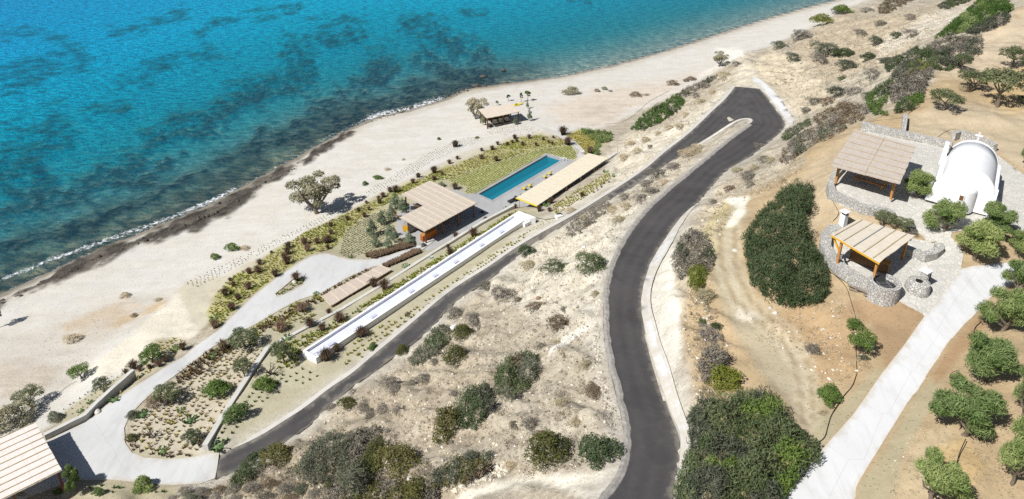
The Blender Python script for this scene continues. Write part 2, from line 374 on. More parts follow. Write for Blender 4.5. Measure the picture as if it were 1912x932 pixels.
# gullies on the cut slopes
relief = relief * smooth(0.2, 2.2, -fd)
ZZ = ZZ + np.where(SD < 0, relief, 0)
sink = smooth(.05, .5, fd) * .28
sink = np.where(isl > -.3, sink * (1 - smooth(-.2, .1, isl)), sink)
ZZ = ZZ - np.where(fd > 0, sink, 0)
b = near & (poly_sd(ROAD, XX, YY) > 0)
ZZ[b] = np.minimum(ZZ[b], road_z(XX[b], YY[b]) - .2)
pool_in = poly_sd(POOL, XX, YY)
ZZ = ZZ - smooth(-.75, -.3, pool_in) * 2.3

def hz(x, y): return grid_sample(ZZ, np.asarray(x, float), np.asarray(y, float), TX, TY)

_T = np.concatenate([np.arange(25, 140, .25), np.arange(140, 420, .6)])
def at(px, py):
    """the points where the lines of sight through (px, py) meet the ground."""
    px = np.atleast_1d(np.asarray(px, float)); py = np.atleast_1d(np.asarray(py, float))
    out = np.zeros((len(px), 3))
    for s in range(0, len(px), 2000):
        d = ray(px[s:s + 2000], py[s:s + 2000])
        P = CAM + d[:, None, :] * _T[None, :, None]
        below = P[..., 2] < np.maximum(hz(P[..., 0], P[..., 1]), 0)
        k = np.where(below.any(1), below.argmax(1), len(_T) - 1)
        lo = _T[np.maximum(k - 1, 0)]; hi = _T[k]
        for _ in range(12):
            m = (lo + hi) / 2
            Q = CAM + d * m[:, None]
            b = Q[:, 2] < np.maximum(hz(Q[:, 0], Q[:, 1]), 0)
            hi = np.where(b, m, hi); lo = np.where(b, lo, m)
        Q = CAM + d * hi[:, None]; Q[:, 2] = np.maximum(hz(Q[:, 0], Q[:, 1]), 0)
        out[s:s + 2000] = Q
    return out
def at1(px, py): return at([px], [py])[0]
def ppm(P): return FOC / float((np.asarray(P) - CAM) @ FW)

# ------------------------------------------------------------------ materials
def new_mat(name):
    m = bpy.data.materials.new(name); m.use_nodes = True
    nt = m.node_tree
    return m, nt, nt.nodes["Principled BSDF"]
def N(nt, t, **kw):
    n = nt.nodes.new(t)
    for k, v in kw.items(): setattr(n, k, v)
    return n
def L(nt, a, b): nt.links.new(a, b)
def mixc(nt, fac, a, b, mode='MIX'):
    n = N(nt, "ShaderNodeMix", data_type='RGBA', blend_type=mode)
    for sock, v in ((n.inputs[0], fac), (n.inputs[6], a), (n.inputs[7], b)):
        if hasattr(v, 'links') or hasattr(v, 'is_linked'): L(nt, v, sock)
        else: sock.default_value = (*v, 1) if isinstance(v, tuple) else v
    return n.outputs[2]
def rng(nt, v, a, b, c=0.0, d=1.0):
    n = N(nt, "ShaderNodeMapRange")
    L(nt, v, n.inputs[0])
    for i, q in enumerate((a, b, c, d)): n.inputs[i + 1].default_value = q
    return n.outputs[0]
def noise_n(nt, co, scale, detail=4, rough=.55, dist=0.0):
    n = N(nt, "ShaderNodeTexNoise"); L(nt, co, n.inputs['Vector'])
    n.inputs['Scale'].default_value = scale; n.inputs['Detail'].default_value = detail
    n.inputs['Roughness'].default_value = rough; n.inputs['Distortion'].default_value = dist
    return n.outputs[0]
def vor(nt, co, scale, feature='F1', out=0, rnd=1.0):
    n = N(nt, "ShaderNodeTexVoronoi", feature=feature); L(nt, co, n.inputs['Vector'])
    n.inputs['Scale'].default_value = scale; n.inputs['Randomness'].default_value = rnd
    return n.outputs[out]
def bump(nt, h, strength, dist, bs):
    n = N(nt, "ShaderNodeBump"); L(nt, h, n.inputs['Height'])
    n.inputs['Strength'].default_value = strength; n.inputs['Distance'].default_value = dist
    L(nt, n.outputs[0], bs.inputs['Normal'])
def co_obj(nt): return N(nt, "ShaderNodeTexCoord").outputs['Object']
def co_world(nt): return N(nt, "ShaderNodeNewGeometry").outputs['Position']
def mapped(nt, co, scale=(1, 1, 1), rot=(0, 0, 0)):
    n = N(nt, "ShaderNodeMapping"); L(nt, co, n.inputs[0])
    n.inputs['Scale'].default_value = scale; n.inputs['Rotation'].default_value = rot
    return n.outputs[0]
def math_n(nt, op, a, b=None):
    n = N(nt, "ShaderNodeMath", operation=op)
    for i, v in enumerate((a, b)):
        if v is None: continue
        if isinstance(v, (int, float)): n.inputs[i].default_value = v
        else: L(nt, v, n.inputs[i])
    return n.outputs[0]

def simple(name, col, rough=.7, var=.12, scale=3.0, metal=0.0, bmp=0.0, spec=.3, world_co=False):
    m, nt, b = new_mat(name)
    co = co_world(nt) if world_co else co_obj(nt)
    n1 = noise_n(nt, co, scale, 5, .6); n2 = noise_n(nt, co, scale * 7, 3, .6)
    f = math_n(nt, 'ADD', math_n(nt, 'MULTIPLY', n1, .6), math_n(nt, 'MULTIPLY', n2, .4))
    lo = tuple(max(0, c * (1 - 2.2 * var)) for c in col); hi = tuple(min(1, c * (1 + 2.2 * var)) for c in col)
    L(nt, mixc(nt, rng(nt, f, .25, .75), lo, hi), b.inputs['Base Color'])
    b.inputs['Roughness'].default_value = rough; b.inputs['Metallic'].default_value = metal
    b.inputs['Specular IOR Level'].default_value = spec
    if bmp: bump(nt, f, .6, bmp, b)
    return m

def ground_material():
    m, nt, b = new_mat("earth")
    a = N(nt, "ShaderNodeAttribute", attribute_name="soil")
    st = N(nt, "ShaderNodeAttribute", attribute_name="stony")
    co = co_world(nt)
    n1 = noise_n(nt, co, .55, 6, .62); n2 = noise_n(nt, co, 3.2, 6, .65); n3 = noise_n(nt, co, 14, 3, .6)
    n4 = noise_n(nt, mapped(nt, co, (.16, .9, .5), (0, 0, .62)), .8, 5, .6, .5)      # rain wash down the slopes
    f = math_n(nt, 'ADD', math_n(nt, 'MULTIPLY', n1, .22), math_n(nt, 'ADD', math_n(nt, 'MULTIPLY', n2, .30), math_n(nt, 'MULTIPLY', n3, .20)))
    f = math_n(nt, 'ADD', f, math_n(nt, 'MULTIPLY', n4, .28))
    amt = rng(nt, st.outputs['Fac'], 0, 1, .18, 1.0)
    dark = mixc(nt, 1.0, a.outputs['Color'], (.47, .43, .385), 'MULTIPLY')
    lite = mixc(nt, 1.0, a.outputs['Color'], (1.32, 1.33, 1.36), 'MULTIPLY')
    c = mixc(nt, rng(nt, f, .36, .64), dark, lite)
    c = mixc(nt, amt, a.outputs['Color'], c)
    # stones: pale chips and darker clods, only on stony ground
    v = N(nt, "ShaderNodeTexVoronoi"); L(nt, co, v.inputs['Vector']); v.inputs['Scale'].default_value = 4.2
    chip = math_n(nt, 'MULTIPLY', rng(nt, v.outputs['Distance'], .24, .12), math_n(nt, 'GREATER_THAN', noise_n(nt, v.outputs['Position'], 9.7, 0), .54))
    c = mixc(nt, math_n(nt, 'MULTIPLY', chip, math_n(nt, 'MULTIPLY', st.outputs['Fac'], .75)), c, (.56, .51, .42))
    v2 = N(nt, "ShaderNodeTexVoronoi"); L(nt, co, v2.inputs['Vector']); v2.inputs['Scale'].default_value = 2.3
    clod = math_n(nt, 'MULTIPLY', rng(nt, v2.outputs['Distance'], .3, .16), math_n(nt, 'GREATER_THAN', noise_n(nt, v2.outputs['Position'], 7.1, 0), .56))
    c = mixc(nt, math_n(nt, 'MULTIPLY', clod, math_n(nt, 'MULTIPLY', st.outputs['Fac'], .5)), c, (.20, .165, .12))
    L(nt, c, b.inputs['Base Color'])
    b.inputs['Roughness'].default_value = .95; b.inputs['Specular IOR Level'].default_value = .1
    h = math_n(nt, 'ADD', math_n(nt, 'MULTIPLY', f, rng(nt, st.outputs['Fac'], 0, 1, .25, 1.3)), math_n(nt, 'MULTIPLY', chip, .3))
    bump(nt, h, .9, .22, b)
    return m

# ------------------------------------------------------------------ soil colours of the terrain, by surveyed patches
PXT, PYT = to_px(np.stack([XX, YY, ZZ], -1))
A = np.zeros(XX.shape + (3,)); ST = np.ones(XX.shape)
big = fbm(XX * .07, YY * .07, 101, 4)[..., None]; mid = fbm(XX * .33, YY * .33, 103, 4)[..., None]
EDGE = (fbm(XX * .5, YY * .5, 105, 4) - .5)
def paint(mask, col, stony=None):
    global A, ST
    A = A * (1 - mask[..., None]) + np.array(col) * mask[..., None]
    if stony is not None: ST = ST * (1 - mask) + stony * mask
def patch(poly, col, feather=6, ragged=14, stony=None, strength=1.0, patchy=0.0):
    P = np.asarray(poly, float)
    b = (PXT > P[:, 0].min() - 40) & (PXT < P[:, 0].max() + 40) & (PYT > P[:, 1].min() - 40) & (PYT < P[:, 1].max() + 40) & (YY > 20)
    m = np.zeros(XX.shape)
    if not b.any(): return
    m[b] = smooth(-feather, feather, poly_sd(P, PXT[b], PYT[b]) + EDGE[b] * 2 * ragged) * strength
    if patchy: m = m * smooth(.5 - .25 * 1, .5 + .15, mid[..., 0] + .5 - patchy)
    paint(m, col, stony)
A[:] = (.395, .35, .27)
A = A * (1 - .8 * (big - .35).clip(0, 1)) + np.array((.49, .45, .365)) * .8 * (big - .35).clip(0, 1)
# sea bed
seab = (SD > 0)
paint(smooth(-.5, 1.5, SD), (.46, .43, .35), .25)
paint(smooth(-.5, 1, SD) * (1 - sandy) * smooth(26, 6, SD + EDGE * 20) * .8, (.25, .225, .14), .7)
paint(REEF ** .6 * .97, (.020, .032, .034), .12)
# beach
beach = [(-400, 640), (0, 520), (470, 330), (700, 210), (1050, 140), (1350, 55), (1560, 0), (1900, -100), (1900, -80), (1590, 12), (1515, 52), (1440, 85), (1385, 102), (1330, 138), (1250, 180), (1160, 225), (1110, 245), (1000, 250), (860, 290), (640, 400), (480, 490), (380, 580), (300, 660), (240, 690), (90, 800), (0, 850), (-400, 900)]
bm_ = smooth(-5, 5, poly_sd(beach, PXT, PYT) + EDGE * 8) * (SD < 0)
paint(bm_, (.525, .505, .46), .14)
paint(bm_ * smooth(.42, .62, mid[..., 0]) * .35, (.49, .45, .375), .15)
paint(smooth(5.2, 2.6, -SD + EDGE * 2.5) * (SD <= 0) * .55, (.40, .365, .30), .1)
paint(smooth(1.7, .4, -SD + EDGE * 1.2) * (SD <= 0.5), (.215, .19, .15), .1)
patch([(-60, 640), (120, 600), (240, 555), (330, 545), (300, 580), (200, 650), (165, 690), (120, 720), (40, 760), (-60, 800)], (.455, .42, .36), 14, 16, .22, .8)
patch([(230, 590), (310, 560), (320, 575), (260, 600), (215, 610)], (.47, .36, .22), 8, 10, .5, .8, .55)
patch([(120, 610), (230, 560), (270, 575), (200, 620), (120, 660)], (.47, .37, .25), 8, 12, .5, .6, .45)
patch([(0, 680), (60, 660), (120, 690), (60, 730), (0, 740)], (.44, .38, .30), 8, 12, .7, .7, .5)
patch([(1020, 200), (1120, 170), (1260, 145), (1330, 130), (1250, 170), (1180, 205), (1130, 235), (1050, 232)], (.53, .46, .38), 10, 12, .35, .85)
patch([(1085, 205), (1150, 195), (1190, 200), (1110, 230)], (.40, .33, .255), 10, 14, .4, .5, .5)
patch([(1335, 90), (1380, 92), (1400, 100), (1370, 108)], (.66, .63, .56), 3, 4, .2)
# fill below the track, white dust of the cut
patch([(168, 692), (190, 668), (260, 615), (332, 548), (352, 556), (392, 590), (384, 612), (340, 645), (300, 665), (225, 690), (195, 710)], (.60, .555, .455), 4, 8, .3)
patch([(330, 545), (350, 528), (420, 512), (480, 485), (600, 418), (740, 345), (860, 290), (950, 258), (1020, 245), (1040, 252), (960, 268), (880, 296), (760, 345), (640, 410), (560, 448), (478, 500), (425, 535), (392, 575), (388, 610), (370, 615)], (.47, .43, .335), 4, 5, .15)
# planted garden soil
patch([(236, 800), (270, 750), (340, 690), (400, 640), (480, 600), (560, 556), (640, 520), (715, 494), (800, 450), (960, 384), (1000, 390), (1010, 400), (950, 455), (860, 520), (760, 600), (690, 660), (600, 730), (500, 800), (412, 850), (330, 862), (255, 852)], (.375, .345, .245), 4, 5, .22)
patch([(392, 600), (395, 560), (430, 520), (478, 492), (560, 438), (640, 400), (740, 350), (800, 328), (940, 268), (1000, 252), (1060, 258), (1085, 280), (1040, 292), (1022, 286), (890, 362), (840, 352), (803, 340), (740, 410), (745, 445), (790, 452), (700, 480), (640, 478), (600, 470), (550, 492), (470, 550), (410, 612)], (.36, .335, .225), 4, 5, .2)
# bed of yellow ground cover
patch([(392, 606), (390, 580), (405, 545), (430, 520), (478, 494), (560, 440), (640, 402), (720, 364), (790, 331), (870, 300), (940, 268), (1000, 253), (1060, 261), (1072, 269), (1015, 277), (920, 304), (835, 336), (800, 342), (745, 366), (690, 400), (650, 428), (630, 455), (612, 470), (585, 473), (553, 489), (515, 516), (478, 544), (430, 585), (410, 610)], (.345, .325, .15), 4, 8, .6)
patch([(834, 337), (917, 306), (1017, 277), (1067, 271), (1082, 281), (1080, 295), (1066, 300), (1050, 296), (1020, 286), (888, 361), (869, 361), (872, 348)], (.33, .345, .155), 4, 4, .25)
patch([(90, 790), (180, 725), (245, 690), (290, 635), (330, 628), (356, 645), (300, 685), (210, 750), (120, 800)], (.375, .345, .245), 4, 5, .25)
patch([(140, 897), (200, 893), (330, 908), (330, 935), (120, 935)], (.36, .32, .22), 4, 5, .3)
patch([(240, 790), (330, 700), (420, 660), (480, 650), (440, 750), (385, 840), (330, 850), (255, 840)], (.44, .395, .305), 8, 6, .25)
patch([(1055, 252), (1085, 240), (1135, 262), (1110, 292), (1090, 290)], (.33, .32, .17), 4, 4, .2)
patch([(415, 848), (520, 790), (600, 732), (690, 662), (700, 668), (620, 725), (530, 788), (480, 820)], (.46, .415, .31), 5, 5, .25)
# white slope between the tank and the lower road, and the stony strip beside the road
patch([(770, 600), (860, 520), (960, 440), (1010, 408), (1070, 365), (1140, 318), (1160, 335), (1080, 392), (960, 462), (880, 520), (800, 578), (735, 632), (690, 668), (680, 662)], (.52, .485, .40), 4, 6, .6)
# hillside between the two roads
patch([(990, 470), (1060, 415), (1120, 385), (1180, 400), (1150, 460), (1125, 540), (1123, 660), (1060, 640), (1000, 600), (940, 560), (905, 545), (940, 500)], (.515, .475, .385), 14, 18, .75)
patch([(1060, 440), (1150, 405), (1200, 378), (1160, 440), (1120, 520), (1040, 470)], (.54, .50, .41), 10, 10, .5, .7)
patch([(1015, 655), (1060, 628), (1100, 602), (1106, 610), (1060, 642), (1030, 656)], (.70, .67, .60), 3, 5, .2)
patch([(1170, 260), (1230, 245), (1310, 200), (1360, 155), (1375, 160), (1330, 207), (1280, 255), (1190, 325), (1140, 350), (1125, 300)], (.51, .47, .38), 8, 8, .65)
patch([(1000, 900), (860, 940), (840, 932), (900, 905), (950, 893), (1010, 884), (1060, 886), (1115, 880), (1150, 868), (1168, 858), (1150, 892), (1115, 940)], (.61, .57, .475), 4, 6, .45)
patch([(640, 760), (760, 690), (870, 640), (940, 700), (900, 830), (800, 860), (700, 830)], (.385, .33, .245), 20, 20, .95, .7)
patch([(440, 900), (560, 840), (700, 830), (860, 900), (840, 940), (430, 940)], (.35, .295, .21), 16, 16, 1, .8)
# beyond the hairpin: cut bank and far hill
patch([(1408, 120), (1440, 95), (1480, 110), (1540, 160), (1570, 200), (1500, 215), (1478, 232), (1450, 185), (1420, 150)], (.51, .445, .33), 8, 10, .8)
patch([(1480, 90), (1560, 30), (1700, 20), (1760, 10), (1700, 90), (1620, 130), (1540, 150)], (.42, .355, .255), 12, 14, 1, .85)
patch([(1640, 80), (1740, 25), (1812, 8), (1800, 30), (1760, 55), (1690, 85), (1640, 110)], (.52, .47, .38), 6, 10, 1)
patch([(1375, 165), (1372, 130), (1390, 108), (1412, 130), (1424, 168)], (.50, .455, .36), 6, 8, .6)
# right: tan earth round the chapel, kitchen and orchard
patch([(1300, 400), (1350, 350), (1450, 330), (1520, 262), (1620, 220), (1720, 180), (1760, 130), (1830, 70), (1930, 0), (2100, -40), (2100, 940), (1300, 940), (1285, 760), (1272, 600)], (.38, .29, .175), 12, 14, .42)
patch([(1290, 520), (1320, 440), (1400, 360), (1500, 300), (1420, 330), (1330, 340), (1270, 400), (1256, 480), (1266, 620)], (.46, .405, .305), 12, 14, .95)
patch([(1700, 215), (1760, 190), (1930, 205), (1930, 330), (1860, 285), (1780, 270), (1690, 250)], (.42, .345, .235), 8, 8, .25)
patch([(1740, 110), (1850, 60), (1930, 10), (1930, 130), (1850, 130), (1770, 150)], (.44, .365, .26), 12, 8, .35)
patch([(1520, 300), (1600, 235), (1615, 240), (1550, 350), (1560, 370), (1690, 425), (1560, 420), (1530, 425), (1520, 460), (1480, 350)], (.44, .35, .23), 8, 8, .55)
patch([(1560, 590), (1590, 560), (1650, 562), (1700, 568), (1731, 588), (1690, 648), (1655, 690), (1640, 655), (1625, 605)], (.31, .215, .125), 7, 7, .2)
patch([(1440, 590), (1520, 555), (1590, 600), (1630, 680), (1600, 720), (1500, 700), (1450, 640)], (.39, .27, .15), 12, 14, .25, .8)
patch([(1340, 560), (1440, 600), (1440, 680), (1380, 680), (1330, 640)], (.45, .34, .205), 12, 16, .6, .7)
patch(tracks, (.385, .33, .225), 8, 8, .3)
patch([(1500, 640), (1520, 700), (1515, 830), (1535, 838), (1600, 765), (1655, 690), (1630, 690), (1560, 770), (1540, 760)], (.345, .30, .195), 8, 6, .2)
patch([(1310, 432), (1330, 395), (1352, 378), (1372, 380), (1360, 430), (1340, 480), (1318, 470)], (.41, .35, .20), 6, 5, .25)
patch([(1352, 372), (1398, 366), (1392, 395), (1368, 425), (1356, 422), (1374, 390)], (.68, .64, .54), 4, 6, .3)
patch([(1372, 572), (1420, 588), (1445, 592), (1400, 600), (1380, 590)], (.62, .58, .49), 4, 6, .4)
patch([(1600, 940), (1605, 908), (1660, 825), (1712, 742), (1745, 696), (1772, 690), (1730, 770), (1690, 850), (1660, 940)], (.345, .30, .195), 6, 6, .2)
patch([(1738, 700), (1766, 655), (1800, 615), (1825, 592), (1850, 600), (1790, 670), (1750, 720)], (.33, .22, .125), 6, 6, .3)
patch([(1700, 820), (1760, 800), (1830, 860), (1800, 932), (1680, 932)], (.47, .385, .25), 16, 16, .6, .7)
patch([(1730, 850), (1790, 820), (1850, 870), (1790, 932)], (.47, .325, .145), 10, 14, .6, .6, .5)
patch([(1840, 190), (1930, 100), (1930, 210), (1880, 215)], (.47, .34, .16), 10, 14, .6, .6, .5)
patch([(1236, 466), (1262, 450), (1260, 520), (1268, 590), (1271, 655), (1258, 700), (1266, 760), (1250, 770), (1238, 720), (1221, 640), (1211, 590), (1216, 530)], (.67, .63, .53), 3, 9, .35)
patch([(1250, 770), (1266, 760), (1285, 810), (1290, 840)], (.58, .51, .38), 5, 5, .6)
# wheel ruts in the dirt tracks, dusty road shoulders
for rl, w_ in (([(1345, 420), (1345, 480), (1362, 545), (1400, 590), (1450, 625), (1480, 670), (1492, 720), (1500, 790)], 4), ([(1372, 430), (1372, 490), (1392, 550), (1425, 585), (1475, 620), (1505, 665), (1515, 715), (1518, 790)], 4)):
    paint(smooth(w_ + 3, w_ - 3, line_d(rl, PXT, PYT) + EDGE * 6) * (YY < 130) * .8, (.31, .245, .15), .4)
    paint(smooth(w_ + 3, w_ - 3, np.abs(line_d(rl, PXT, PYT) - 9) + EDGE * 5) * (YY < 130) * .45, (.52, .46, .34), .3)
sh = np.where(fd > -2.2, smooth(-2.2, -.3, np.where(YY < 150, fd, -9)), 0) * (poly_sd(ROAD, XX, YY) > -2.3)
paint(sh * .55, (.50, .475, .42), .8)
# waterline rocks
strata = smooth(.55, .9, strat)
paint(ROCKM * (SD < 8), (.078, .069, .058), 1)
paint(ROCKM * (SD < 8) * strata * .7, (.03, .027, .024), 1)
paint(ROCKM * (SD < 8) * smooth(.5, .62, mid[..., 0]) * .5, (.19, .17, .14), 1)

def grid_mesh(name, X, Y, Z, keep=None):
    h, w = X.shape
    V = np.stack([X, Y, Z], -1).reshape(-1, 3)
    i = np.arange(h * w).reshape(h, w)
    Q = np.stack([i[:-1, :-1], i[:-1, 1:], i[1:, 1:], i[1:, :-1]], -1).reshape(-1, 4)
    if keep is not None:
        k = keep.reshape(-1)
        Q = Q[k[Q].any(1)]
    return arr_mesh(name, V, Q)

def arr_mesh(name, V, F, smooth_=False):
    """mesh from numpy arrays; F is (n, k) with k = 3 or 4."""
    V = np.asarray(V, np.float32); F = np.asarray(F, np.int32)
    me = bpy.data.meshes.new(name)
    me.vertices.add(len(V)); me.vertices.foreach_set("co", V.ravel())
    k = F.shape[1]
    me.loops.add(F.size); me.loops.foreach_set("vertex_index", F.ravel())
    me.polygons.add(len(F)); me.polygons.foreach_set("loop_start", np.arange(0, F.size, k, dtype=np.int32))
    me.update(calc_edges=True)
    me.polygons.foreach_set("use_smooth", np.full(len(F), bool(smooth_)))
    return me

def put(name, me, mat=None, parent=None, loc=None, **props):
    o = bpy.data.objects.new(name, me); COL.objects.link(o)
    if mat is not None and not me.materials:
        for mm in (mat if isinstance(mat, (list, tuple)) else [mat]): me.materials.append(mm)
    if parent is not None: o.parent = parent
    if loc is not None: o.location = loc
    for k, v in props.items():
        if v is not None: o[k] = v
    return o
def empty(name, loc, label=None, cat=None, group=None, rot=0.0):
    o = bpy.data.objects.new(name, None); COL.objects.link(o); o.location = loc; o.rotation_euler[2] = rot
    o.empty_display_size = .3
    if label: o["label"] = label
    if cat: o["category"] = cat
    if group: o["group"] = group
    return o

terrain = grid_mesh("terrain", XX, YY, ZZ)
terrain.polygons.foreach_set("use_smooth", np.ones(len(terrain.polygons), bool))
at_ = terrain.attributes.new("soil", 'FLOAT_COLOR', 'POINT')
at_.data.foreach_set("color", np.concatenate([A, np.ones(XX.shape + (1,))], -1).astype(np.float32).ravel())
at_ = terrain.attributes.new("stony", 'FLOAT', 'POINT')
at_.data.foreach_set("value", ST.astype(np.float32).ravel())
put("terrain", terrain, ground_material(), kind="structure")

# ------------------------------------------------------------------ the sea
def water_material():
    m, nt, b = new_mat("sea_water")
    nt.nodes.remove(b)
    out = nt.nodes["Material Output"]
    dp = N(nt, "ShaderNodeAttribute", attribute_name="depth").outputs['Fac']
    fo = N(nt, "ShaderNodeAttribute", attribute_name="foam").outputs['Fac']
    hue = N(nt, "ShaderNodeAttribute", attribute_name="hue").outputs['Fac']
    co = co_world(nt)
    # body of the water: scattering colour grows with depth, the rest of the light reaches the bed
    cr = N(nt, "ShaderNodeValToRGB"); L(nt, rng(nt, dp, 0, 7), cr.inputs[0])
    e = cr.color_ramp.elements
    e[0].position = 0; e[0].color = (.03, .19, .24, 1); e[1].position = 1; e[1].color = (.0, .46, .78, 1)
    q = e.new(.22); q.color = (.0, .36, .48, 1)
    q = e.new(.5); q.color = (.0, .44, .62, 1)
    body = mixc(nt, hue, cr.outputs[0], (.0, .34, .76))
    ripple_shade = noise_n(nt, mapped(nt, co, (.42, 1.0, 1), (0, 0, -.25)), .95, 4, .62, .35)
    body = mixc(nt, rng(nt, ripple_shade, .42, .62, .0, .70), body, (.0, .14, .30), 'MIX')  # ripple shading put into the body colour as darker wavelets
    dif = N(nt, "ShaderNodeBsdfDiffuse"); L(nt, body, dif.inputs['Color'])
    tr = N(nt, "ShaderNodeBsdfTransparent")
    tc = N(nt, "ShaderNodeValToRGB"); L(nt, rng(nt, dp, 0, 7), tc.inputs[0])
    te = tc.color_ramp.elements
    te[0].color = (.93, .96, .96, 1); te[1].position = 1; te[1].color = (.06, .62, .80, 1)
    q = te.new(.2); q.color = (.36, .82, .90, 1)
    L(nt, mixc(nt, rng(nt, ripple_shade, .42, .60, 0, .5), tc.outputs[0], (.05, .30, .40)), tr.inputs['Color'])  # same painted ripple shading dims the clear part, over reefs too
    mx = N(nt, "ShaderNodeMixShader"); L(nt, rng(nt, dp, 0, 4.2, .05, .86), mx.inputs[0])
    L(nt, tr.outputs[0], mx.inputs[1]); L(nt, dif.outputs[0], mx.inputs[2])
    gl = N(nt, "ShaderNodeBsdfGlossy"); gl.inputs['Roughness'].default_value = .14; gl.inputs['Color'].default_value = (.42, .78, 1, 1)
    fr = N(nt, "ShaderNodeFresnel"); fr.inputs['IOR'].default_value = 1.33
    m2 = N(nt, "ShaderNodeMixShader"); L(nt, fr.outputs[0], m2.inputs[0]); L(nt, mx.outputs[0], m2.inputs[1]); L(nt, gl.outputs[0], m2.inputs[2])
    # surf: white where the waves break
    fm = N(nt, "ShaderNodeBsdfDiffuse"); fm.inputs['Color'].default_value = (.8, .82, .83, 1)
    fn = noise_n(nt, mapped(nt, co, (1, 1, 1), (0, 0, -.45)), 1.6, 8, .75, .8)
    fz = rng(nt, math_n(nt, 'ADD', fo, math_n(nt, 'MULTIPLY', math_n(nt, 'SUBTRACT', fn, .5), 3.4)), .62, 1.25)
    fz = math_n(nt, 'MULTIPLY', fz, rng(nt, fo, .02, .2))
    m3 = N(nt, "ShaderNodeMixShader"); L(nt, fz, m3.inputs[0]); L(nt, m2.outputs[0], m3.inputs[1]); L(nt, fm.outputs[0], m3.inputs[2])
    L(nt, m3.outputs[0], out.inputs['Surface'])
    h1 = noise_n(nt, mapped(nt, co, (.55, 1.25, 1), (0, 0, -.38)), .9, 4, .6, .5)
    h2 = noise_n(nt, mapped(nt, co, (.7, 1.2, 1), (0, 0, -.2)), 2.0, 4, .6, .3)
    h = math_n(nt, 'ADD', h1, math_n(nt, 'MULTIPLY', h2, .35))
    for s in (dif, gl, fr):
        bn = N(nt, "ShaderNodeBump"); L(nt, h, bn.inputs['Height']); bn.inputs['Strength'].default_value = .9
        bn.inputs['Distance'].default_value = 1.5 if s is dif else .22
        L(nt, bn.outputs[0], s.inputs['Normal'])
    return m
WX = axis(-900, 900, -120, 110, .9, 25.0); WY = axis(20, 1200, 60, 270, .9, 25.0)
WXX, WYY = np.meshgrid(WX, WY)
wsd = poly_sd(sea_poly, WXX, WYY)
wdepth = np.maximum(0, -hz(WXX, WYY)); far_ = (wsd > 60); wdepth = np.where((WXX < -400) | (WYY > 600), 7, wdepth)
wpx, wpy = to_px(np.stack([WXX, WYY, 0 * WXX], -1))
swell = .05 * (fbm(WXX * .25 + WYY * .1, WYY * .5, 201, 3) - .5)
wme = grid_mesh("water", WXX, WYY, swell - .0, keep=(wsd > -3.5))
wme.polygons.foreach_set("use_smooth", np.ones(len(wme.polygons), bool))
surf = [(0, 522), (60, 500), (95, 484), (130, 474), (180, 455), (230, 437), (270, 424), (330, 402), (400, 372), (440, 352)]
surf2 = [(690, 222), (715, 213), (740, 210), (765, 205), (790, 196), (825, 186)]
foam = np.maximum.reduce([smooth(6.5, 0, line_d(surf, wpx, wpy) * .7) * .85, smooth(7, 0, line_d([(345, 396), (400, 373), (430, 358)], wpx, wpy)) * 1.0, smooth(15, 0, line_d(surf2, wpx, wpy)) * .95, smooth(4, 0, line_d([(440, 352), (520, 312), (600, 262), (660, 232), (690, 220)], wpx, wpy)) * .6,
    smooth(3.2, 0, line_d([(1030, 144), (1075, 138), (1142, 122)], wpx, wpy)) * .75, smooth(4.5, 0, line_d([(1240, 100), (1262, 90), (1300, 80), (1330, 70)], wpx, wpy)) * .85, smooth(3.5, 0, line_d([(1370, 60), (1410, 46), (1450, 33), (1500, 18)], wpx, wpy)) * .8,
    smooth(1.6, 0, np.abs(wsd - .3)) * .5])
for an, arr in (("depth", wdepth), ("foam", foam), ("hue", np.clip((520 - wpx) / 900, 0, .75) * smooth(260, 0, wpy) + .0)):
    q_ = wme.attributes.new(an, 'FLOAT', 'POINT'); q_.data.foreach_set("value", arr.astype(np.float32).ravel())
put("sea_water", wme, water_material(), kind="structure")

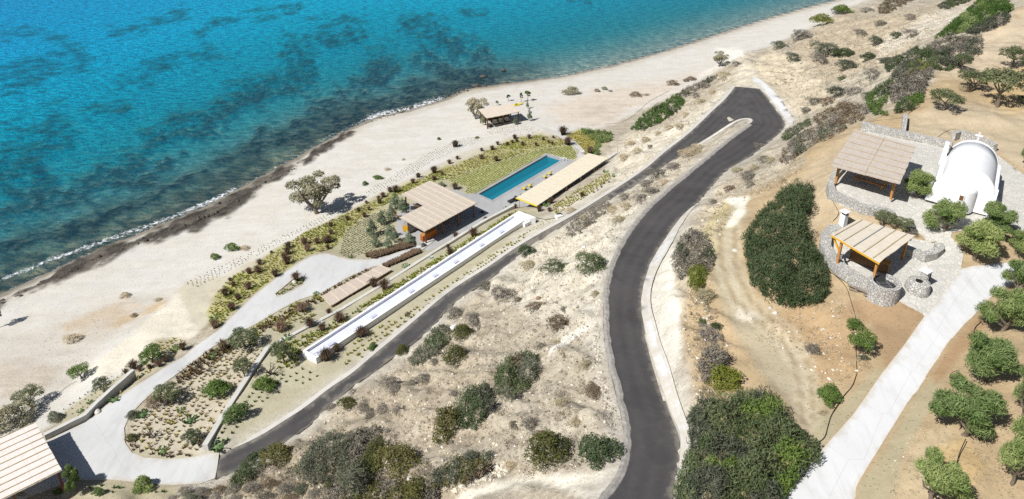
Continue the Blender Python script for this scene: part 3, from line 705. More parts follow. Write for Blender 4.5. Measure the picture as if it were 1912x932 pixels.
# ------------------------------------------------------------------ slabs: roads, paving, concrete
def slab(name, P, mat, lift=.05, thick=.35, holes=(), grid=1.1, edge=.7, smooth_edge=True, zf=None):
    zf = zf or hs
    B = resample(P, edge, True)[:, :2]
    pts = [Vector(p) for p in B]; edges = [(i, (i + 1) % len(B)) for i in range(len(B))]
    for H_ in holes:
        h2 = resample(H_, edge, True)[:, :2]; o = len(pts)
        pts += [Vector(p) for p in h2]; edges += [(o + i, o + (i + 1) % len(h2)) for i in range(len(h2))]
    gx = np.arange(B[:, 0].min(), B[:, 0].max(), grid); gy = np.arange(B[:, 1].min(), B[:, 1].max(), grid)
    GXX, GYY = np.meshgrid(gx, gy)
    s = poly_sd(B, GXX, GYY)
    for H_ in holes: s = np.minimum(s, -poly_sd(H_, GXX, GYY))
    pts += [Vector((x, y)) for x, y in zip(GXX[s > .35], GYY[s > .35])]
    vs, es, fs, *_ = delaunay_2d_cdt(pts, edges, [], 0, 1e-5)
    V = np.array([(v.x, v.y) for v in vs]); F = np.array([f for f in fs if len(f) == 3])
    c = V[F].mean(1)
    k = poly_sd(B, c[:, 0], c[:, 1]) > 0
    for H_ in holes: k &= poly_sd(H_, c[:, 0], c[:, 1]) < 0
    F = F[k]
    a = V[F]; cr = (a[:, 1, 0] - a[:, 0, 0]) * (a[:, 2, 1] - a[:, 0, 1]) - (a[:, 1, 1] - a[:, 0, 1]) * (a[:, 2, 0] - a[:, 0, 0])
    F[cr < 0] = F[cr < 0][:, ::-1]
    z = zf(V[:, 0], V[:, 1]) + lift
    n = len(V)
    top = np.column_stack([V, z]); bot = np.column_stack([V, z - thick])
    cnt = {}
    for f in F:
        for q in range(3):
            e = (int(f[q]), int(f[(q + 1) % 3])); cnt[e] = cnt.get(e, 0) + 1
    side = []
    for (p, q) in cnt:
        if (q, p) not in cnt: side += [(p, p + n, q + n), (p, q + n, q)]
    me = arr_mesh(name, np.vstack([top, bot]), np.vstack([F, np.array(side, np.int32)]), False)
    me.polygons.foreach_set('use_smooth', np.arange(len(me.polygons)) < len(F))
    ed = np.minimum.reduce([np.abs(poly_sd(q, V[:, 0], V[:, 1])) for q in [B] + list(holes)])
    ea = me.attributes.new('edge', 'FLOAT', 'POINT'); ea.data.foreach_set('value', np.concatenate([ed, ed]).astype(np.float32))
    sharp = me.attributes.new('sharp_edge', 'BOOLEAN', 'EDGE'); ev = np.zeros(len(me.edges) * 2, np.int32); me.edges.foreach_get('vertices', ev); ev = ev.reshape(-1, 2)
    be = {tuple(sorted(e)) for e in cnt if (e[1], e[0]) not in cnt}
    sharp.data.foreach_set('value', np.array([tuple(sorted(map(int, e))) in be for e in ev]))
    return me

def asphalt_material():
    m, nt, b = new_mat("asphalt")
    co = co_world(nt)
    n1 = noise_n(nt, co, .22, 4, .6); n2 = noise_n(nt, co, 2.2, 5, .6); n3 = noise_n(nt, co, 60, 2, .6)
    w = N(nt, "ShaderNodeAttribute", attribute_name="lane").outputs['Fac']
    tr_ = math_n(nt, 'MULTIPLY', math_n(nt, 'ADD', math_n(nt, 'SINE', math_n(nt, 'MULTIPLY', w, 5.2)), 1), .5)
    c = mixc(nt, rng(nt, n1, .3, .7), (.050, .046, .046), (.078, .073, .071))
    c = mixc(nt, math_n(nt, 'MULTIPLY', tr_, rng(nt, n2, .3, .7, .15, .5)), c, (.098, .091, .087))
    c = mixc(nt, rng(nt, n2, .55, .8, 0, .25), c, (.12, .11, .10))
    ed = N(nt, "ShaderNodeAttribute", attribute_name="edge").outputs['Fac']; nn = noise_n(nt, co, .9, 6, .7)
    c = mixc(nt, rng(nt, math_n(nt, 'SUBTRACT', math_n(nt, 'MULTIPLY', nn, 1.9), ed), .5, 1.0, 0, .7), c, (.26, .235, .19))
    c = mixc(nt, rng(nt, noise_n(nt, mapped(nt, co, (.5, .5, 1)), .5, 3, .5), .58, .62, 0, .3), c, (.036, .034, .035))
    c = mixc(nt, rng(nt, noise_n(nt, co, 5.5, 5, .7), .66, .76, 0, .6), c, (.24, .225, .20))
    c = mixc(nt, rng(nt, n3, .3, .7, 0, .4), c, (.03, .03, .032))
    L(nt, c, b.inputs['Base Color']); b.inputs['Roughness'].default_value = .88; b.inputs['Specular IOR Level'].default_value = .25
    bump(nt, n3, .4, .02, b)
    return m
M_ASPH = asphalt_material()
me = slab("asphalt_road", ROAD, M_ASPH, .05, .4, zf=road_z)
vx = np.zeros(len(me.vertices) * 3, np.float32); me.vertices.foreach_get("co", vx); vx = vx.reshape(-1, 3)
lane = np.minimum(np.minimum(line_d(W_ll, vx[:, 0], vx[:, 1]), line_d(W_ur, vx[:, 0], vx[:, 1])), 9)
q_ = me.attributes.new("lane", 'FLOAT', 'POINT'); q_.data.foreach_set("value", lane.astype(np.float32))
put("asphalt_road", me, M_ASPH, kind="structure")

def concrete_material(name, c0, c1, soil=False):
    m, nt, b = new_mat(name)
    co = co_world(nt)
    n1 = noise_n(nt, co, .16, 5, .6); n2 = noise_n(nt, mapped(nt, co, (1, .25, 1), (0, 0, .75)), 1.1, 5, .65); n3 = noise_n(nt, co, 18, 3, .6)
    c = mixc(nt, rng(nt, n1, .3, .7), c0, c1)
    c = mixc(nt, rng(nt, n2, .48, .76, 0, .42), c, tuple(x * .70 for x in c0))
    c = mixc(nt, rng(nt, n3, .45, .8, 0, .2), c, tuple(x * .8 for x in c0))
    n4 = noise_n(nt, mapped(nt, co, (1, 1, 1), (0, 0, .4)), .35, 6, .7, .6)
    c = mixc(nt, rng(nt, n4, .56, .72, 0, .35), c, tuple(x * k for x, k in zip(c0, (.82, .74, .62))))
    c = mixc(nt, rng(nt, vor(nt, mapped(nt, co, (1, 1, 1), (0, 0, -.78)), .19, 'DISTANCE_TO_EDGE', 0, .15), .010, .003, 0, .16), c, tuple(x * .5 for x in c0))
    if soil:      # earth and dust washed over the edges
        ed = N(nt, "ShaderNodeAttribute", attribute_name="edge").outputs['Fac']; nn = noise_n(nt, co, 1.3, 6, .7)
        c = mixc(nt, rng(nt, math_n(nt, 'SUBTRACT', math_n(nt, 'MULTIPLY', nn, 1.7), ed), .45, .95, 0, .65), c, (.42, .365, .27))
        tr_ = noise_n(nt, mapped(nt, co, (1.3, .12, 1), (0, 0, .78)), 1.0, 4, .6)
        c = mixc(nt, rng(nt, tr_, .55, .7, 0, .16), c, (.30, .28, .25))
    L(nt, c, b.inputs['Base Color']); b.inputs['Roughness'].default_value = .85; b.inputs['Specular IOR Level'].default_value = .2
    bump(nt, n3, .3, .02, b)
    return m
M_CONC = concrete_material("pale_concrete", (.46, .46, .45), (.53, .53, .52), True)
M_CONC2 = concrete_material("white_concrete", (.52, .52, .515), (.60, .60, .60), True)
put("concrete_yard", slab("concrete_yard", YARD, M_CONC, .055, .4, holes=(ISLAND,)), M_CONC, kind="structure")
put("driveway", slab("driveway", DRIVE, M_CONC2, .06, .4, zf=drive_z), M_CONC2, kind="structure")

def stone_material(name, scale, c0, c1, mortar, mw=.05, bmp=.05, world_co=True, stretch=(1, 1, 1)):
    m, nt, b = new_mat(name)
    co = co_world(nt) if world_co else co_obj(nt)
    co = mapped(nt, co, stretch)
    wob = N(nt, "ShaderNodeVectorMath", operation='ADD'); L(nt, co, wob.inputs[0])
    nz = N(nt, "ShaderNodeTexNoise"); L(nt, co, nz.inputs['Vector']); nz.inputs['Scale'].default_value = scale * .8
    sc = N(nt, "ShaderNodeVectorMath", operation='SCALE'); L(nt, nz.outputs['Color'], sc.inputs[0]); sc.inputs['Scale'].default_value = .35 / scale
    L(nt, sc.outputs[0], wob.inputs[1])
    de = vor(nt, wob.outputs[0], scale, 'DISTANCE_TO_EDGE', 0)
    cell = vor(nt, wob.outputs[0], scale, 'F1', 1)
    sep = N(nt, "ShaderNodeSeparateColor"); L(nt, cell, sep.inputs[0])
    n2 = noise_n(nt, co, scale * 4, 4, .6)
    c = mixc(nt, sep.outputs[0], c0, c1)
    c = mixc(nt, rng(nt, n2, .35, .7, 0, .35), c, tuple(x * .6 for x in c0))
    edge = rng(nt, de, mw * .4, mw)
    c = mixc(nt, edge, mortar, c)
    L(nt, c, b.inputs['Base Color']); b.inputs['Roughness'].default_value = .9; b.inputs['Specular IOR Level'].default_value = .15
    bump(nt, math_n(nt, 'ADD', edge, math_n(nt, 'MULTIPLY', n2, .4)), .8, bmp, b)
    return m
M_PAVE = stone_material("stone_paving", 2.3, (.46, .445, .405), (.575, .55, .50), (.49, .47, .42), .07, .03)
M_WALL = stone_material("rubble_stone", 4.4, (.37, .36, .335), (.58, .56, .52), (.34, .33, .30), .08, .06)
M_WALL2 = stone_material("fine_rubble_stone", 4.6, (.42, .41, .39), (.64, .62, .58), (.33, .31, .28), .10, .08)
put("stone_plaza", slab("stone_plaza", PLAZA, M_PAVE, .05, .4), M_PAVE, kind="structure")
M_TERR = concrete_material("grey_paving", (.315, .315, .315), (.375, .37, .365))
put("pool_terrace", slab("pool_terrace", TERR, M_TERR, .06, .4, holes=(POOL,), zf=lambda x, y: np.full(np.shape(x), PZ)), M_TERR, kind="structure")

def ribbon(name, P, prof, mat, closed=False, zf=None):
    """sweep a profile of (sideways offset to the right of travel, height) along a world polyline."""
    P = np.asarray(P, float)
    T = np.gradient(P[:, :2], axis=0); T /= np.linalg.norm(T, axis=1)[:, None] + 1e-9
    Nn = np.stack([T[:, 1], -T[:, 0]], 1)
    V = []
    for off, dz in prof:
        q = P[:, :2] + Nn * off
        z = (hs(q[:, 0], q[:, 1]) if zf is None else zf(P)) + dz
        V.append(np.column_stack([q, z]))
    V = np.stack(V, 1); n, k = V.shape[:2]
    idx = np.arange(n * k).reshape(n, k)
    Q = np.stack([idx[:-1, :-1], idx[:-1, 1:], idx[1:, 1:], idx[1:, :-1]], -1).reshape(-1, 4)[:, ::-1]
    caps = []
    return arr_mesh(name, V.reshape(-1, 3), Q)
zP = lambda P: P[:, 2]
def rs(P, st=.6): return resample(P, st)
# concrete drain along the foot of the cut, pale kerbs, rough asphalt berm
put("concrete_drain", slab("concrete_drain", GUT, M_CONC2, .10, .4, grid=.8), M_CONC2, kind="structure")
go = chaikin(wl(gut_out[3:], zu), 2)
put("drain_kerb", ribbon("drain_kerb", rs(go, .4), [(-.03, .0), (-.03, .20), (.16, .21), (.17, -.3)], M_CONC2), M_CONC2, kind="structure")
put("hairpin_kerb", slab("hairpin_kerb", HK, M_CONC2, .12, .5, grid=.8), M_CONC2, kind="structure")
mk = chaikin(wl([(1296, 275), (1331, 254), (1362, 233), (1380, 224), (1398, 222), (1406, 226), (1402, 232), (1388, 240)], lambda x, y: 15.7 if x > 1350 else zl_right(x, y)), 2)
put("median_kerb", ribbon("median_kerb", rs(mk, .4), [(-.05, -.1), (-.02, .22), (.45, .24), (.55, -.15)], M_CONC2, zf=zP), M_CONC2, kind="structure")
M_KERB = concrete_material("weathered_concrete", (.43, .415, .38), (.52, .50, .46))
put("road_edge_strip", ribbon("road_edge_strip", rs(W_ll, .6), [(-.02, -.1), (-.02, .10), (-.55, .12), (-.75, -.1)][::-1], M_KERB, zf=zP), M_KERB, kind="structure")
M_BERM = simple("rough_berm", (.30, .28, .25), .95, .25, 2.5, bmp=.08, world_co=True)
ub = rs(W_ul, .4); jit = (fbm(ub[:, 0] * 1.3, ub[:, 1] * 1.3, 301, 2) - .5) * .25
ub2 = ub.copy(); ub2[:, 0] += jit
put("asphalt_berm", ribbon("asphalt_berm", ub2, [(.04, -.1), (.02, .17), (-.22, .20), (-.50, .12), (-.75, -.15)][::-1], M_BERM, zf=zP), M_BERM, kind="structure")
me_ = slab("footpath", w3([(1040, 247, 3.1), (1052, 245, 3.1), (1073, 262, 3.7), (1088, 277, 4.2), (1096, 291, 4.5), (1078, 301, 4.5), (1075, 285, 4.2), (1062, 268, 3.7), (1042, 256, 3.1), (1002, 238, 2.6), (985, 231, 2.4), (995, 229, 2.4)]), M_KERB, .05, .2, grid=.8)
put("footpath", me_, M_KERB, kind="structure")

# ------------------------------------------------------------------ solid builders
class MB:
    """collects boxes, beams, tubes and lofts and links them as ONE mesh object."""
    def __init__(s): s.v = []; s.f = []; s.uv = {}
    def add(s, V, F):
        o = len(s.v); s.v += [tuple(map(float, p)) for p in V]; s.f += [tuple(int(i) + o for i in f) for f in F]
    def hexa(s, P):
        """8 corners: bottom 4 (counter-clockwise from above), top 4."""
        s.add(P, [(3, 2, 1, 0), (4, 5, 6, 7), (0, 1, 5, 4), (1, 2, 6, 5), (2, 3, 7, 6), (3, 0, 4, 7)])
    def box(s, c, d, rot=0.0):
        ca, sa = math.cos(rot), math.sin(rot); hx, hy, hz_ = d[0] / 2, d[1] / 2, d[2] / 2
        P = []
        for z in (-hz_, hz_):
            for x, y in ((-hx, -hy), (hx, -hy), (hx, hy), (-hx, hy)): P.append((c[0] + x * ca - y * sa, c[1] + x * sa + y * ca, c[2] + z))
        s.hexa(P)
    def beam(s, a, b, w, h, up=(0, 0, 1)):
        a = Vector(a); b = Vector(b); d = (b - a).normalized(); u = Vector(up)
        r = d.cross(u)
        if r.length < 1e-4: r = d.cross(Vector((1, 0, 0)))
        r.normalize(); u = r.cross(d)
        P = []
        for q in (-.5, .5):
            P += [a - r * w / 2 + u * h * q, a + r * w / 2 + u * h * q, b + r * w / 2 + u * h * q, b - r * w / 2 + u * h * q]
        s.hexa(P)
    def tube(s, pts, rad, n=7, cap=True):
        pts = [Vector(p) for p in pts]; rad = rad if hasattr(rad, '__len__') else [rad] * len(pts)
        V = []; F = []
        for i, p in enumerate(pts):
            d = (pts[min(i + 1, len(pts) - 1)] - pts[max(i - 1, 0)]).normalized()
            r = d.cross(Vector((.13, .31, .94)));  r = r if r.length > 1e-3 else d.cross(Vector((1, 0, 0))); r.normalize(); u = r.cross(d)
            for k in range(n):
                t = 2 * math.pi * k / n; V.append(p + (r * math.cos(t) + u * math.sin(t)) * rad[i])
        for i in range(len(pts) - 1):
            for k in range(n): F.append((i * n + k, i * n + (k + 1) % n, (i + 1) * n + (k + 1) % n, (i + 1) * n + k))
        if cap: F += [tuple(range(n))[::-1], tuple((len(pts) - 1) * n + k for k in range(n))]
        s.add(V, F)
    def lathe(s, c, prof, n=28, a0=0.0, a1=2 * math.pi, wob=0.0, seed=0):
        full = abs(a1 - a0 - 2 * math.pi) < 1e-4; m = n if full else n + 1
        V = []; F = []
        for r, z in prof:
            for k in range(m):
                t = a0 + (a1 - a0) * k / n
                q = 1 + wob * (float(vnoise(k * .9 + seed, z * 4 + r, seed)) - .5)
                V.append((c[0] + r * q * math.cos(t), c[1] + r * q * math.sin(t), c[2] + z))
        for i in range(len(prof) - 1):
            for k in range(n): F.append((i * m + k, i * m + (k + 1) % m, (i + 1) * m + (k + 1) % m, (i + 1) * m + k))
        s.add(V, F)
    def prism(s, poly, z0, z1):
        n = len(poly); zz0 = z0 if hasattr(z0, '__len__') else [z0] * n; zz1 = z1 if hasattr(z1, '__len__') else [z1] * n
        V = [(p[0], p[1], zz0[i]) for i, p in enumerate(poly)] + [(p[0], p[1], zz1[i]) for i, p in enumerate(poly)]
        s.add(V, [tuple(range(n))[::-1], tuple(range(n, 2 * n))] + [(i, (i + 1) % n, (i + 1) % n + n, i + n) for i in range(n)])
    def build(s, name, mat, parent=None, smooth_=False, bevel=0.0, origin=None, **props):
        me = bpy.data.meshes.new(name)
        V = s.v
        if origin is None and parent is not None: origin = parent.location if parent.type == 'EMPTY' or True else (0, 0, 0)
        if parent is not None:
            o = Vector((0, 0, 0)); p = parent
            while p is not None: o += p.location; p = p.parent
            V = [(a - o.x, b - o.y, c - o.z) for a, b, c in V]
            loc = None
        elif origin is not None:
            V = [(a - origin[0], b - origin[1], c - origin[2]) for a, b, c in V]; loc = origin
        else: loc = None
        me.from_pydata(V, [], s.f); me.update()
        bm = bmesh.new(); bm.from_mesh(me); bmesh.ops.recalc_face_normals(bm, faces=bm.faces); bm.to_mesh(me); bm.free()
        for p in me.polygons: p.use_smooth = smooth_
        ob = put(name, me, mat, parent, loc, **props)
        if bevel:
            b = ob.modifiers.new("bevel", 'BEVEL'); b.width = bevel; b.segments = 2; b.limit_method = 'ANGLE'
        return ob

M_WOOD = simple("oiled_timber", (.42, .20, .055), .55, .2, 4)
M_WOODD = simple("dark_timber", (.15, .075, .03), .6, .2, 4)
M_WOODP = simple("pale_timber", (.56, .49, .385), .7, .12, 4)
M_BATT = simple("weathered_batten", (.38, .30, .17), .8, .2, 3)
M_LIME = simple("limewash", (.71, .71, .712), .8, .05, 1.6, bmp=.01, spec=.2)
M_LIME2 = simple("white_render", (.74, .74, .75), .75, .05, 1.5, bmp=.01, spec=.2)
M_DARK = simple("dark_metal", (.03, .03, .032), .5, .1, 5)
M_GREYM = simple("grey_metal", (.35, .36, .37), .4, .1, 5, metal=.6)
M_BLACK = simple("black_hose", (.018, .018, .018), .6, .1, 5)
M_OCHRE = simple("ochre_paint", (.62, .33, .02), .5, .06, 3)
M_YELL = simple("yellow_plastic", (.62, .50, .03), .4, .05, 3)
M_CUSH = simple("pale_cushion", (.62, .60, .55), .9, .05, 6)
M_SHADEV = simple("dark_opening", (.012, .010, .009), .8, .1, 3)
M_BOULD = simple("pale_boulder", (.52, .49, .43), .9, .16, 2.0, bmp=.06)
M_CONCW = concrete_material("board_marked_concrete", (.47, .455, .42), (.56, .545, .51))

def reed_material(name, c0, c1, stripe):
    m, nt, b = new_mat(name)
    uv = N(nt, "ShaderNodeUVMap").outputs[0]
    n1 = noise_n(nt, mapped(nt, uv, (14, .6, 1)), 1.4, 4, .7)         # reeds run along v
    n2 = noise_n(nt, mapped(nt, uv, (.8, 2.2, 1)), .9, 3, .6)
    n3 = noise_n(nt, mapped(nt, uv, (2, 2, 1)), 1.3, 5, .7)
    c = mixc(nt, rng(nt, n1, .3, .7), c0, c1)
    c = mixc(nt, rng(nt, n2, .4, .75, 0, .25), c, tuple(x * .78 for x in c0))
    c = mixc(nt, rng(nt, n3, .55, .8, 0, .35), c, tuple(min(1, x * 1.18) for x in c1))
    sx = N(nt, "ShaderNodeSeparateXYZ"); L(nt, uv, sx.inputs[0])
    fr = math_n(nt, 'FRACT', math_n(nt, 'MULTIPLY', sx.outputs[0], stripe))
    ln = rng(nt, math_n(nt, 'ABSOLUTE', math_n(nt, 'SUBTRACT', fr, .5)), .47, .50)
    c = mixc(nt, math_n(nt, 'MULTIPLY', ln, .4), c, tuple(x * .6 for x in c0))
    L(nt, c, b.inputs['Base Color']); b.inputs['Roughness'].default_value = .92; b.inputs['Specular IOR Level'].default_value = .1
    bump(nt, n1, .7, .03, b)
    return m
M_REED_PAV = reed_material("reed_mat_beige", (.41, .35, .285), (.52, .455, .38), .8)
M_REED_CHP = reed_material("reed_mat_greyed", (.37, .32, .275), (.50, .44, .38), 1.1)
M_REED_KIT = reed_material("reed_mat_pale", (.54, .475, .38), (.66, .60, .495), 1.0)
M_REED_CAR = reed_material("reed_mat_white", (.58, .52, .475), (.72, .66, .61), .9)
M_REED_POOL = reed_material("reed_mat_straw", (.55, .49, .375), (.65, .59, .465), 2.2)
M_REED_KSK = reed_material("reed_mat_blush", (.51, .43, .355), (.60, .52, .435), .8)

def roof_sheet(root, name, Q, mat, nu=30, nv=18, thick=.09, wob=.03, ragged=.05, poly=None, seed=1):
    """a thick reed mat over the quad Q (four world corners a, b, c, d); u runs a-b, v runs a-d. `poly`: outline in (u, v) to keep."""
    Q = [Vector(q) for q in Q]
    lu = (Q[1] - Q[0]).length; lv = (Q[3] - Q[0]).length
    o = root.location
    V = []; UV = []
    for layer in (0, 1):
        for j in range(nv + 1):
            for i in range(nu + 1):
                u = i / nu; v = j / nv
                du = ragged * (float(vnoise(j * 1.7, seed, 5)) - .5) / lu if i in (0, nu) else 0
                dv = ragged * (float(vnoise(i * 1.7, seed, 6)) - .5) / lv if j in (0, nv) else 0
                uu, vv = u + du, v + dv
                p = (Q[0] * (1 - uu) + Q[1] * uu) * (1 - vv) + (Q[3] * (1 - uu) + Q[2] * uu) * vv
                p = p + Vector((0, 0, wob * (float(fbm(u * lu * .9, v * lv * .9, 400 + seed, 2)) - .5) - layer * thick))
                V.append(p - o); UV.append((uu * lu, vv * lv))
    n = (nu + 1) * (nv + 1); F = []
    ix = lambda i, j: j * (nu + 1) + i
    keep = {}
    for j in range(nv):
        for i in range(nu):
            keep[i, j] = poly is None or poly((i + .5) / nu, (j + .5) / nv)
    for (i, j), k in keep.items():
        if not k: continue
        F.append((ix(i, j), ix(i + 1, j), ix(i + 1, j + 1), ix(i, j + 1)))
        F.append((ix(i, j + 1) + n, ix(i + 1, j + 1) + n, ix(i + 1, j) + n, ix(i, j) + n))
        for (di, dj, a, b) in ((0, -1, ix(i, j), ix(i + 1, j)), (0, 1, ix(i + 1, j + 1), ix(i, j + 1)), (-1, 0, ix(i, j + 1), ix(i, j)), (1, 0, ix(i + 1, j), ix(i + 1, j + 1))):
            if not keep.get((i + di, j + dj), False): F.append((b, a, a + n, b + n))
    me = bpy.data.meshes.new(name); me.from_pydata([tuple(p) for p in V], [], F)
    ul = me.uv_layers.new(name="UVMap")
    for l in me.loops: ul.data[l.index].uv = UV[l.vertex_index]
    me.update()
    return put(name, me, mat, root)

def bil(Q, u, v, dz=0.0):
    Q = [Vector(q) for q in Q]
    p = (Q[0] * (1 - u) + Q[1] * u) * (1 - v) + (Q[3] * (1 - u) + Q[2] * u) * v
    return p + Vector((0, 0, dz))
def corner(x, y, z): return Vector(un(x, y, z))
def post(root, p, z0, z1, w=.16, mat=None, name="post"):
    m = MB(); m.box((p[0], p[1], (z0 + z1) / 2), (w, w, z1 - z0), .6); return m.build(name, mat or M_WOOD, root, bevel=.01)

# ------------------------------------------------------------------ chapel
def chapel():
    f = Vector((43.6, 60.0, 28.52)); a = Vector((-.574, -.819, 0)); r = Vector((.819, -.574, 0))
    root = empty("chapel", f, "small whitewashed barrel vaulted chapel with round apse and cross on the stone plaza", "chapel")
    def P(u, v, z): return f + a * u + r * v + Vector((0, 0, z))
    LEN = 7.4; R_ = 2.2
    # nave vault
    m = MB(); n = 24; rings = []
    def ring(u, rad, z0, sc=1.0):
        return [P(u, -rad * math.cos(math.pi * k / n), z0 + rad * sc * math.sin(math.pi * k / n)) for k in range(n + 1)]
    us = [-LEN + .0, -LEN * .75, -LEN * .5, -LEN * .25, -.35]
    R5 = [ring(u, R_, 2.1, .98) for u in us]
    V = [p for q in R5 for p in q]; F = []
    for i in range(len(us) - 1):
        for k in range(n): F.append((i * (n + 1) + k, i * (n + 1) + k + 1, (i + 1) * (n + 1) + k + 1, (i + 1) * (n + 1) + k))
    F.append(tuple(range(n + 1)))
    m.add(V, F); m.build("vault", M_LIME, root, smooth_=True)
    # gable end wall that carries the apse, a little wider and higher than the vault
    m = MB(); prof = [(-2.32, 0)] + [(-2.32 * math.cos(math.pi * k / n), 2.12 + 2.32 * math.sin(math.pi * k / n)) for k in range(n + 1)] + [(2.32, 0)]
    k = len(prof); m.add([P(-.34, v, z) for v, z in prof] + [P(.02, v, z) for v, z in prof], [tuple(range(k)), tuple(range(k, 2 * k))[::-1]] + [(i, (i + 1) % k, (i + 1) % k + k, i + k) for i in range(k)])
    m.build("end_wall", M_LIME, root)
    # rear gable
    m = MB(); prof = [(-2.26, 0)] + [(-2.26 * math.cos(math.pi * q / n), 2.1 + 2.24 * math.sin(math.pi * q / n)) for q in range(n + 1)] + [(2.26, 0)]
    k = len(prof); m.add([P(-LEN - .3, v, z) for v, z in prof] + [P(-LEN + .02, v, z) for v, z in prof], [tuple(range(k)), tuple(range(k, 2 * k))[::-1]] + [(i, (i + 1) % k, (i + 1) % k + k, i + k) for i in range(k)])
    m.build("rear_wall", M_LIME, root)
    # side walls with battered faces; the left one rises to a belfry at the back
    m = MB()
    m.hexa([P(.05, -3.1, 0), P(.05, -2.2, 0), P(-LEN, -2.2, 0), P(-LEN, -2.85, 0), P(.05, -2.62, 1.7), P(.05, -2.15, 1.85), P(-LEN, -2.15, 2.4), P(-LEN, -2.62, 2.4)])
    m.build("side_wall", M_LIME, root, bevel=.06)
    m = MB()
    m.hexa([P(-.1, 2.2, 0), P(-.1, 2.6, 0), P(-LEN, 2.6, 0), P(-LEN, 2.2, 0), P(-.1, 2.15, 2.35), P(-.1, 2.55, 2.3), P(-LEN, 2.55, 2.3), P(-LEN, 2.15, 2.35)])
    m.build("side_wall", M_LIME, root, bevel=.05)
    for q in (-2.6, -5.2):
        m = MB(); c = P(q, 2.62, 1.1); m.box((c.x, c.y, c.z), (.10, .55, 1.0), math.atan2(a.y, a.x) + math.pi / 2)
        w = m.build("window", M_LIME2, root)
        m = MB(); c = P(q, 2.665, 1.1); m.box((c.x, c.y, c.z), (.03, .40, .80), math.atan2(a.y, a.x) + math.pi / 2); m.build("shutter", M_SHADEV, w)
    m = MB()   # fin buttress at the front corner
    m.add([P(.0, 2.2, 0), P(.0, 2.57, 0), P(.85, 2.57, 0), P(.85, 2.2, 0), P(-.3, 2.2, 2.75), P(-.3, 2.57, 2.75)], [(0, 3, 2, 1), (0, 4, 3), (1, 2, 5), (3, 4, 5, 2), (0, 1, 5, 4)])
    m.build("buttress", M_LIME, root)
    m = MB()   # belfry stub
    m.hexa([P(-LEN + 1.5, -2.8, 1.5), P(-LEN + 1.5, -2.3, 1.5), P(-LEN - .2, -2.3, 1.5), P(-LEN - .2, -2.8, 1.5), P(-LEN + .5, -2.7, 3.5), P(-LEN + .5, -2.3, 3.5), P(-LEN - .2, -2.3, 3.6), P(-LEN - .2, -2.7, 3.6)])
    bf = m.build("belfry", M_LIME, root, bevel=.05)
    m = MB(); c = P(-LEN + .35, -2.05, 2.95); m.lathe(c, [(.02, .32), (.10, .28), (.14, .08), (.20, -.05), (.17, -.05), (.02, .1)], 12); m.beam(c + Vector((0, 0, .3)), P(-LEN + .2, -2.35, 3.4), .05, .05); m.build("bell_niche_dark", M_DARK, bf)  # dark bell shape added to stand in for the black of the niche
    # apse: half round drum with half dome
    m = MB(); rad = 1.0; ang = math.atan2(a.y, a.x); n2 = 22
    prof = [(rad, 0), (rad, 2.15)] + [(rad * math.cos(t), 2.15 + .62 * math.sin(t)) for t in (.2, .45, .75, 1.05, 1.35)] + [(.02, 2.78)]
    m.lathe(P(0, 0, 0), prof, n2, ang - math.pi / 2, ang + math.pi / 2); ap = m.build("apse", M_LIME, root, smooth_=True)
    # slot window: frame and dark opening
    d = (a * .93 - r * .12).normalized(); c = f + d * (rad + .0) + Vector((0, 0, 1.6)); yaw = math.atan2(d.y, d.x)
    m = MB(); s = Vector((-d.y, d.x, 0))
    for q in (-1, 1): b_ = c + s * .20 * q; m.box((b_.x, b_.y, b_.z), (.16, .06, .66), yaw)
    for q in (-.3, .3): m.box((c.x, c.y, c.z + q), (.16, .36, .06), yaw)
    w = m.build("window", M_LIME2, root)
    m = MB(); m.box((c.x + d.x * .01, c.y + d.y * .01, c.z), (.10, .34, .54), yaw); m.build("opening", M_WOODD, w)
    # cross
    m = MB(); c = P(-LEN - .14, 0, 4.3); m.beam(c, c + Vector((0, 0, 1.0)), .13, .13); cc = c + Vector((0, 0, .66)); m.beam(cc - r * .34, cc + r * .34, .13, .13)
    m.build("cross", M_LIME, root)
    # stone court wall behind
chapel()

def wall_run(name, pts, width, h, mat, label, cat="wall", cap=None, base=.5, tz=None, wob=.04):
    """a free standing wall along world points (x, y, z of its foot); top at foot + h."""
    Pn = rs(np.asarray([tuple(p) for p in pts], float), .5)
    mid_ = Pn[len(Pn) // 2]
    tops = Pn[:, 2] + h if tz is None else np.full(len(Pn), tz)
    T = np.gradient(Pn[:, :2], axis=0); T /= np.linalg.norm(T, axis=1)[:, None] + 1e-9; Nn = np.stack([T[:, 1], -T[:, 0]], 1)
    m = MB(); V = []
    for i in range(len(Pn)):
        j = wob * (float(vnoise(i * .8, 3, 77)) - .5)
        for s_, z in ((-.5, Pn[i, 2] - base), (.5, Pn[i, 2] - base), (.5, tops[i] + j), (-.5, tops[i] + j)):
            V.append((Pn[i, 0] + Nn[i, 0] * width * s_, Pn[i, 1] + Nn[i, 1] * width * s_, z))
    n = len(Pn); F = [(0, 1, 2, 3), tuple((n - 1) * 4 + q for q in (3, 2, 1, 0))]
    for i in range(n - 1):
        for q in range(4): F.append((i * 4 + q, i * 4 + (q + 1) % 4, (i + 1) * 4 + (q + 1) % 4, (i + 1) * 4 + q))
    m.add(V, F)
    return m.build(name, mat, None, origin=tuple(mid_), label=label, category=cat)
wall_run("stone_wall", [un(1608, 240, 28.55), un(1660, 252, 28.5), un(1716, 264, 28.5), un(1776, 279, 28.5)], .6, .85, M_WALL, "long low rubble stone wall behind the chapel pavilion, ending at the chapel")
wall_run("stone_wall", [un(1684, 256, 28.5), un(1687, 240, 28.55), un(1689, 222, 28.6)], .5, .7, M_WALL2, "short stone wall spur running out from the back wall into the dirt")
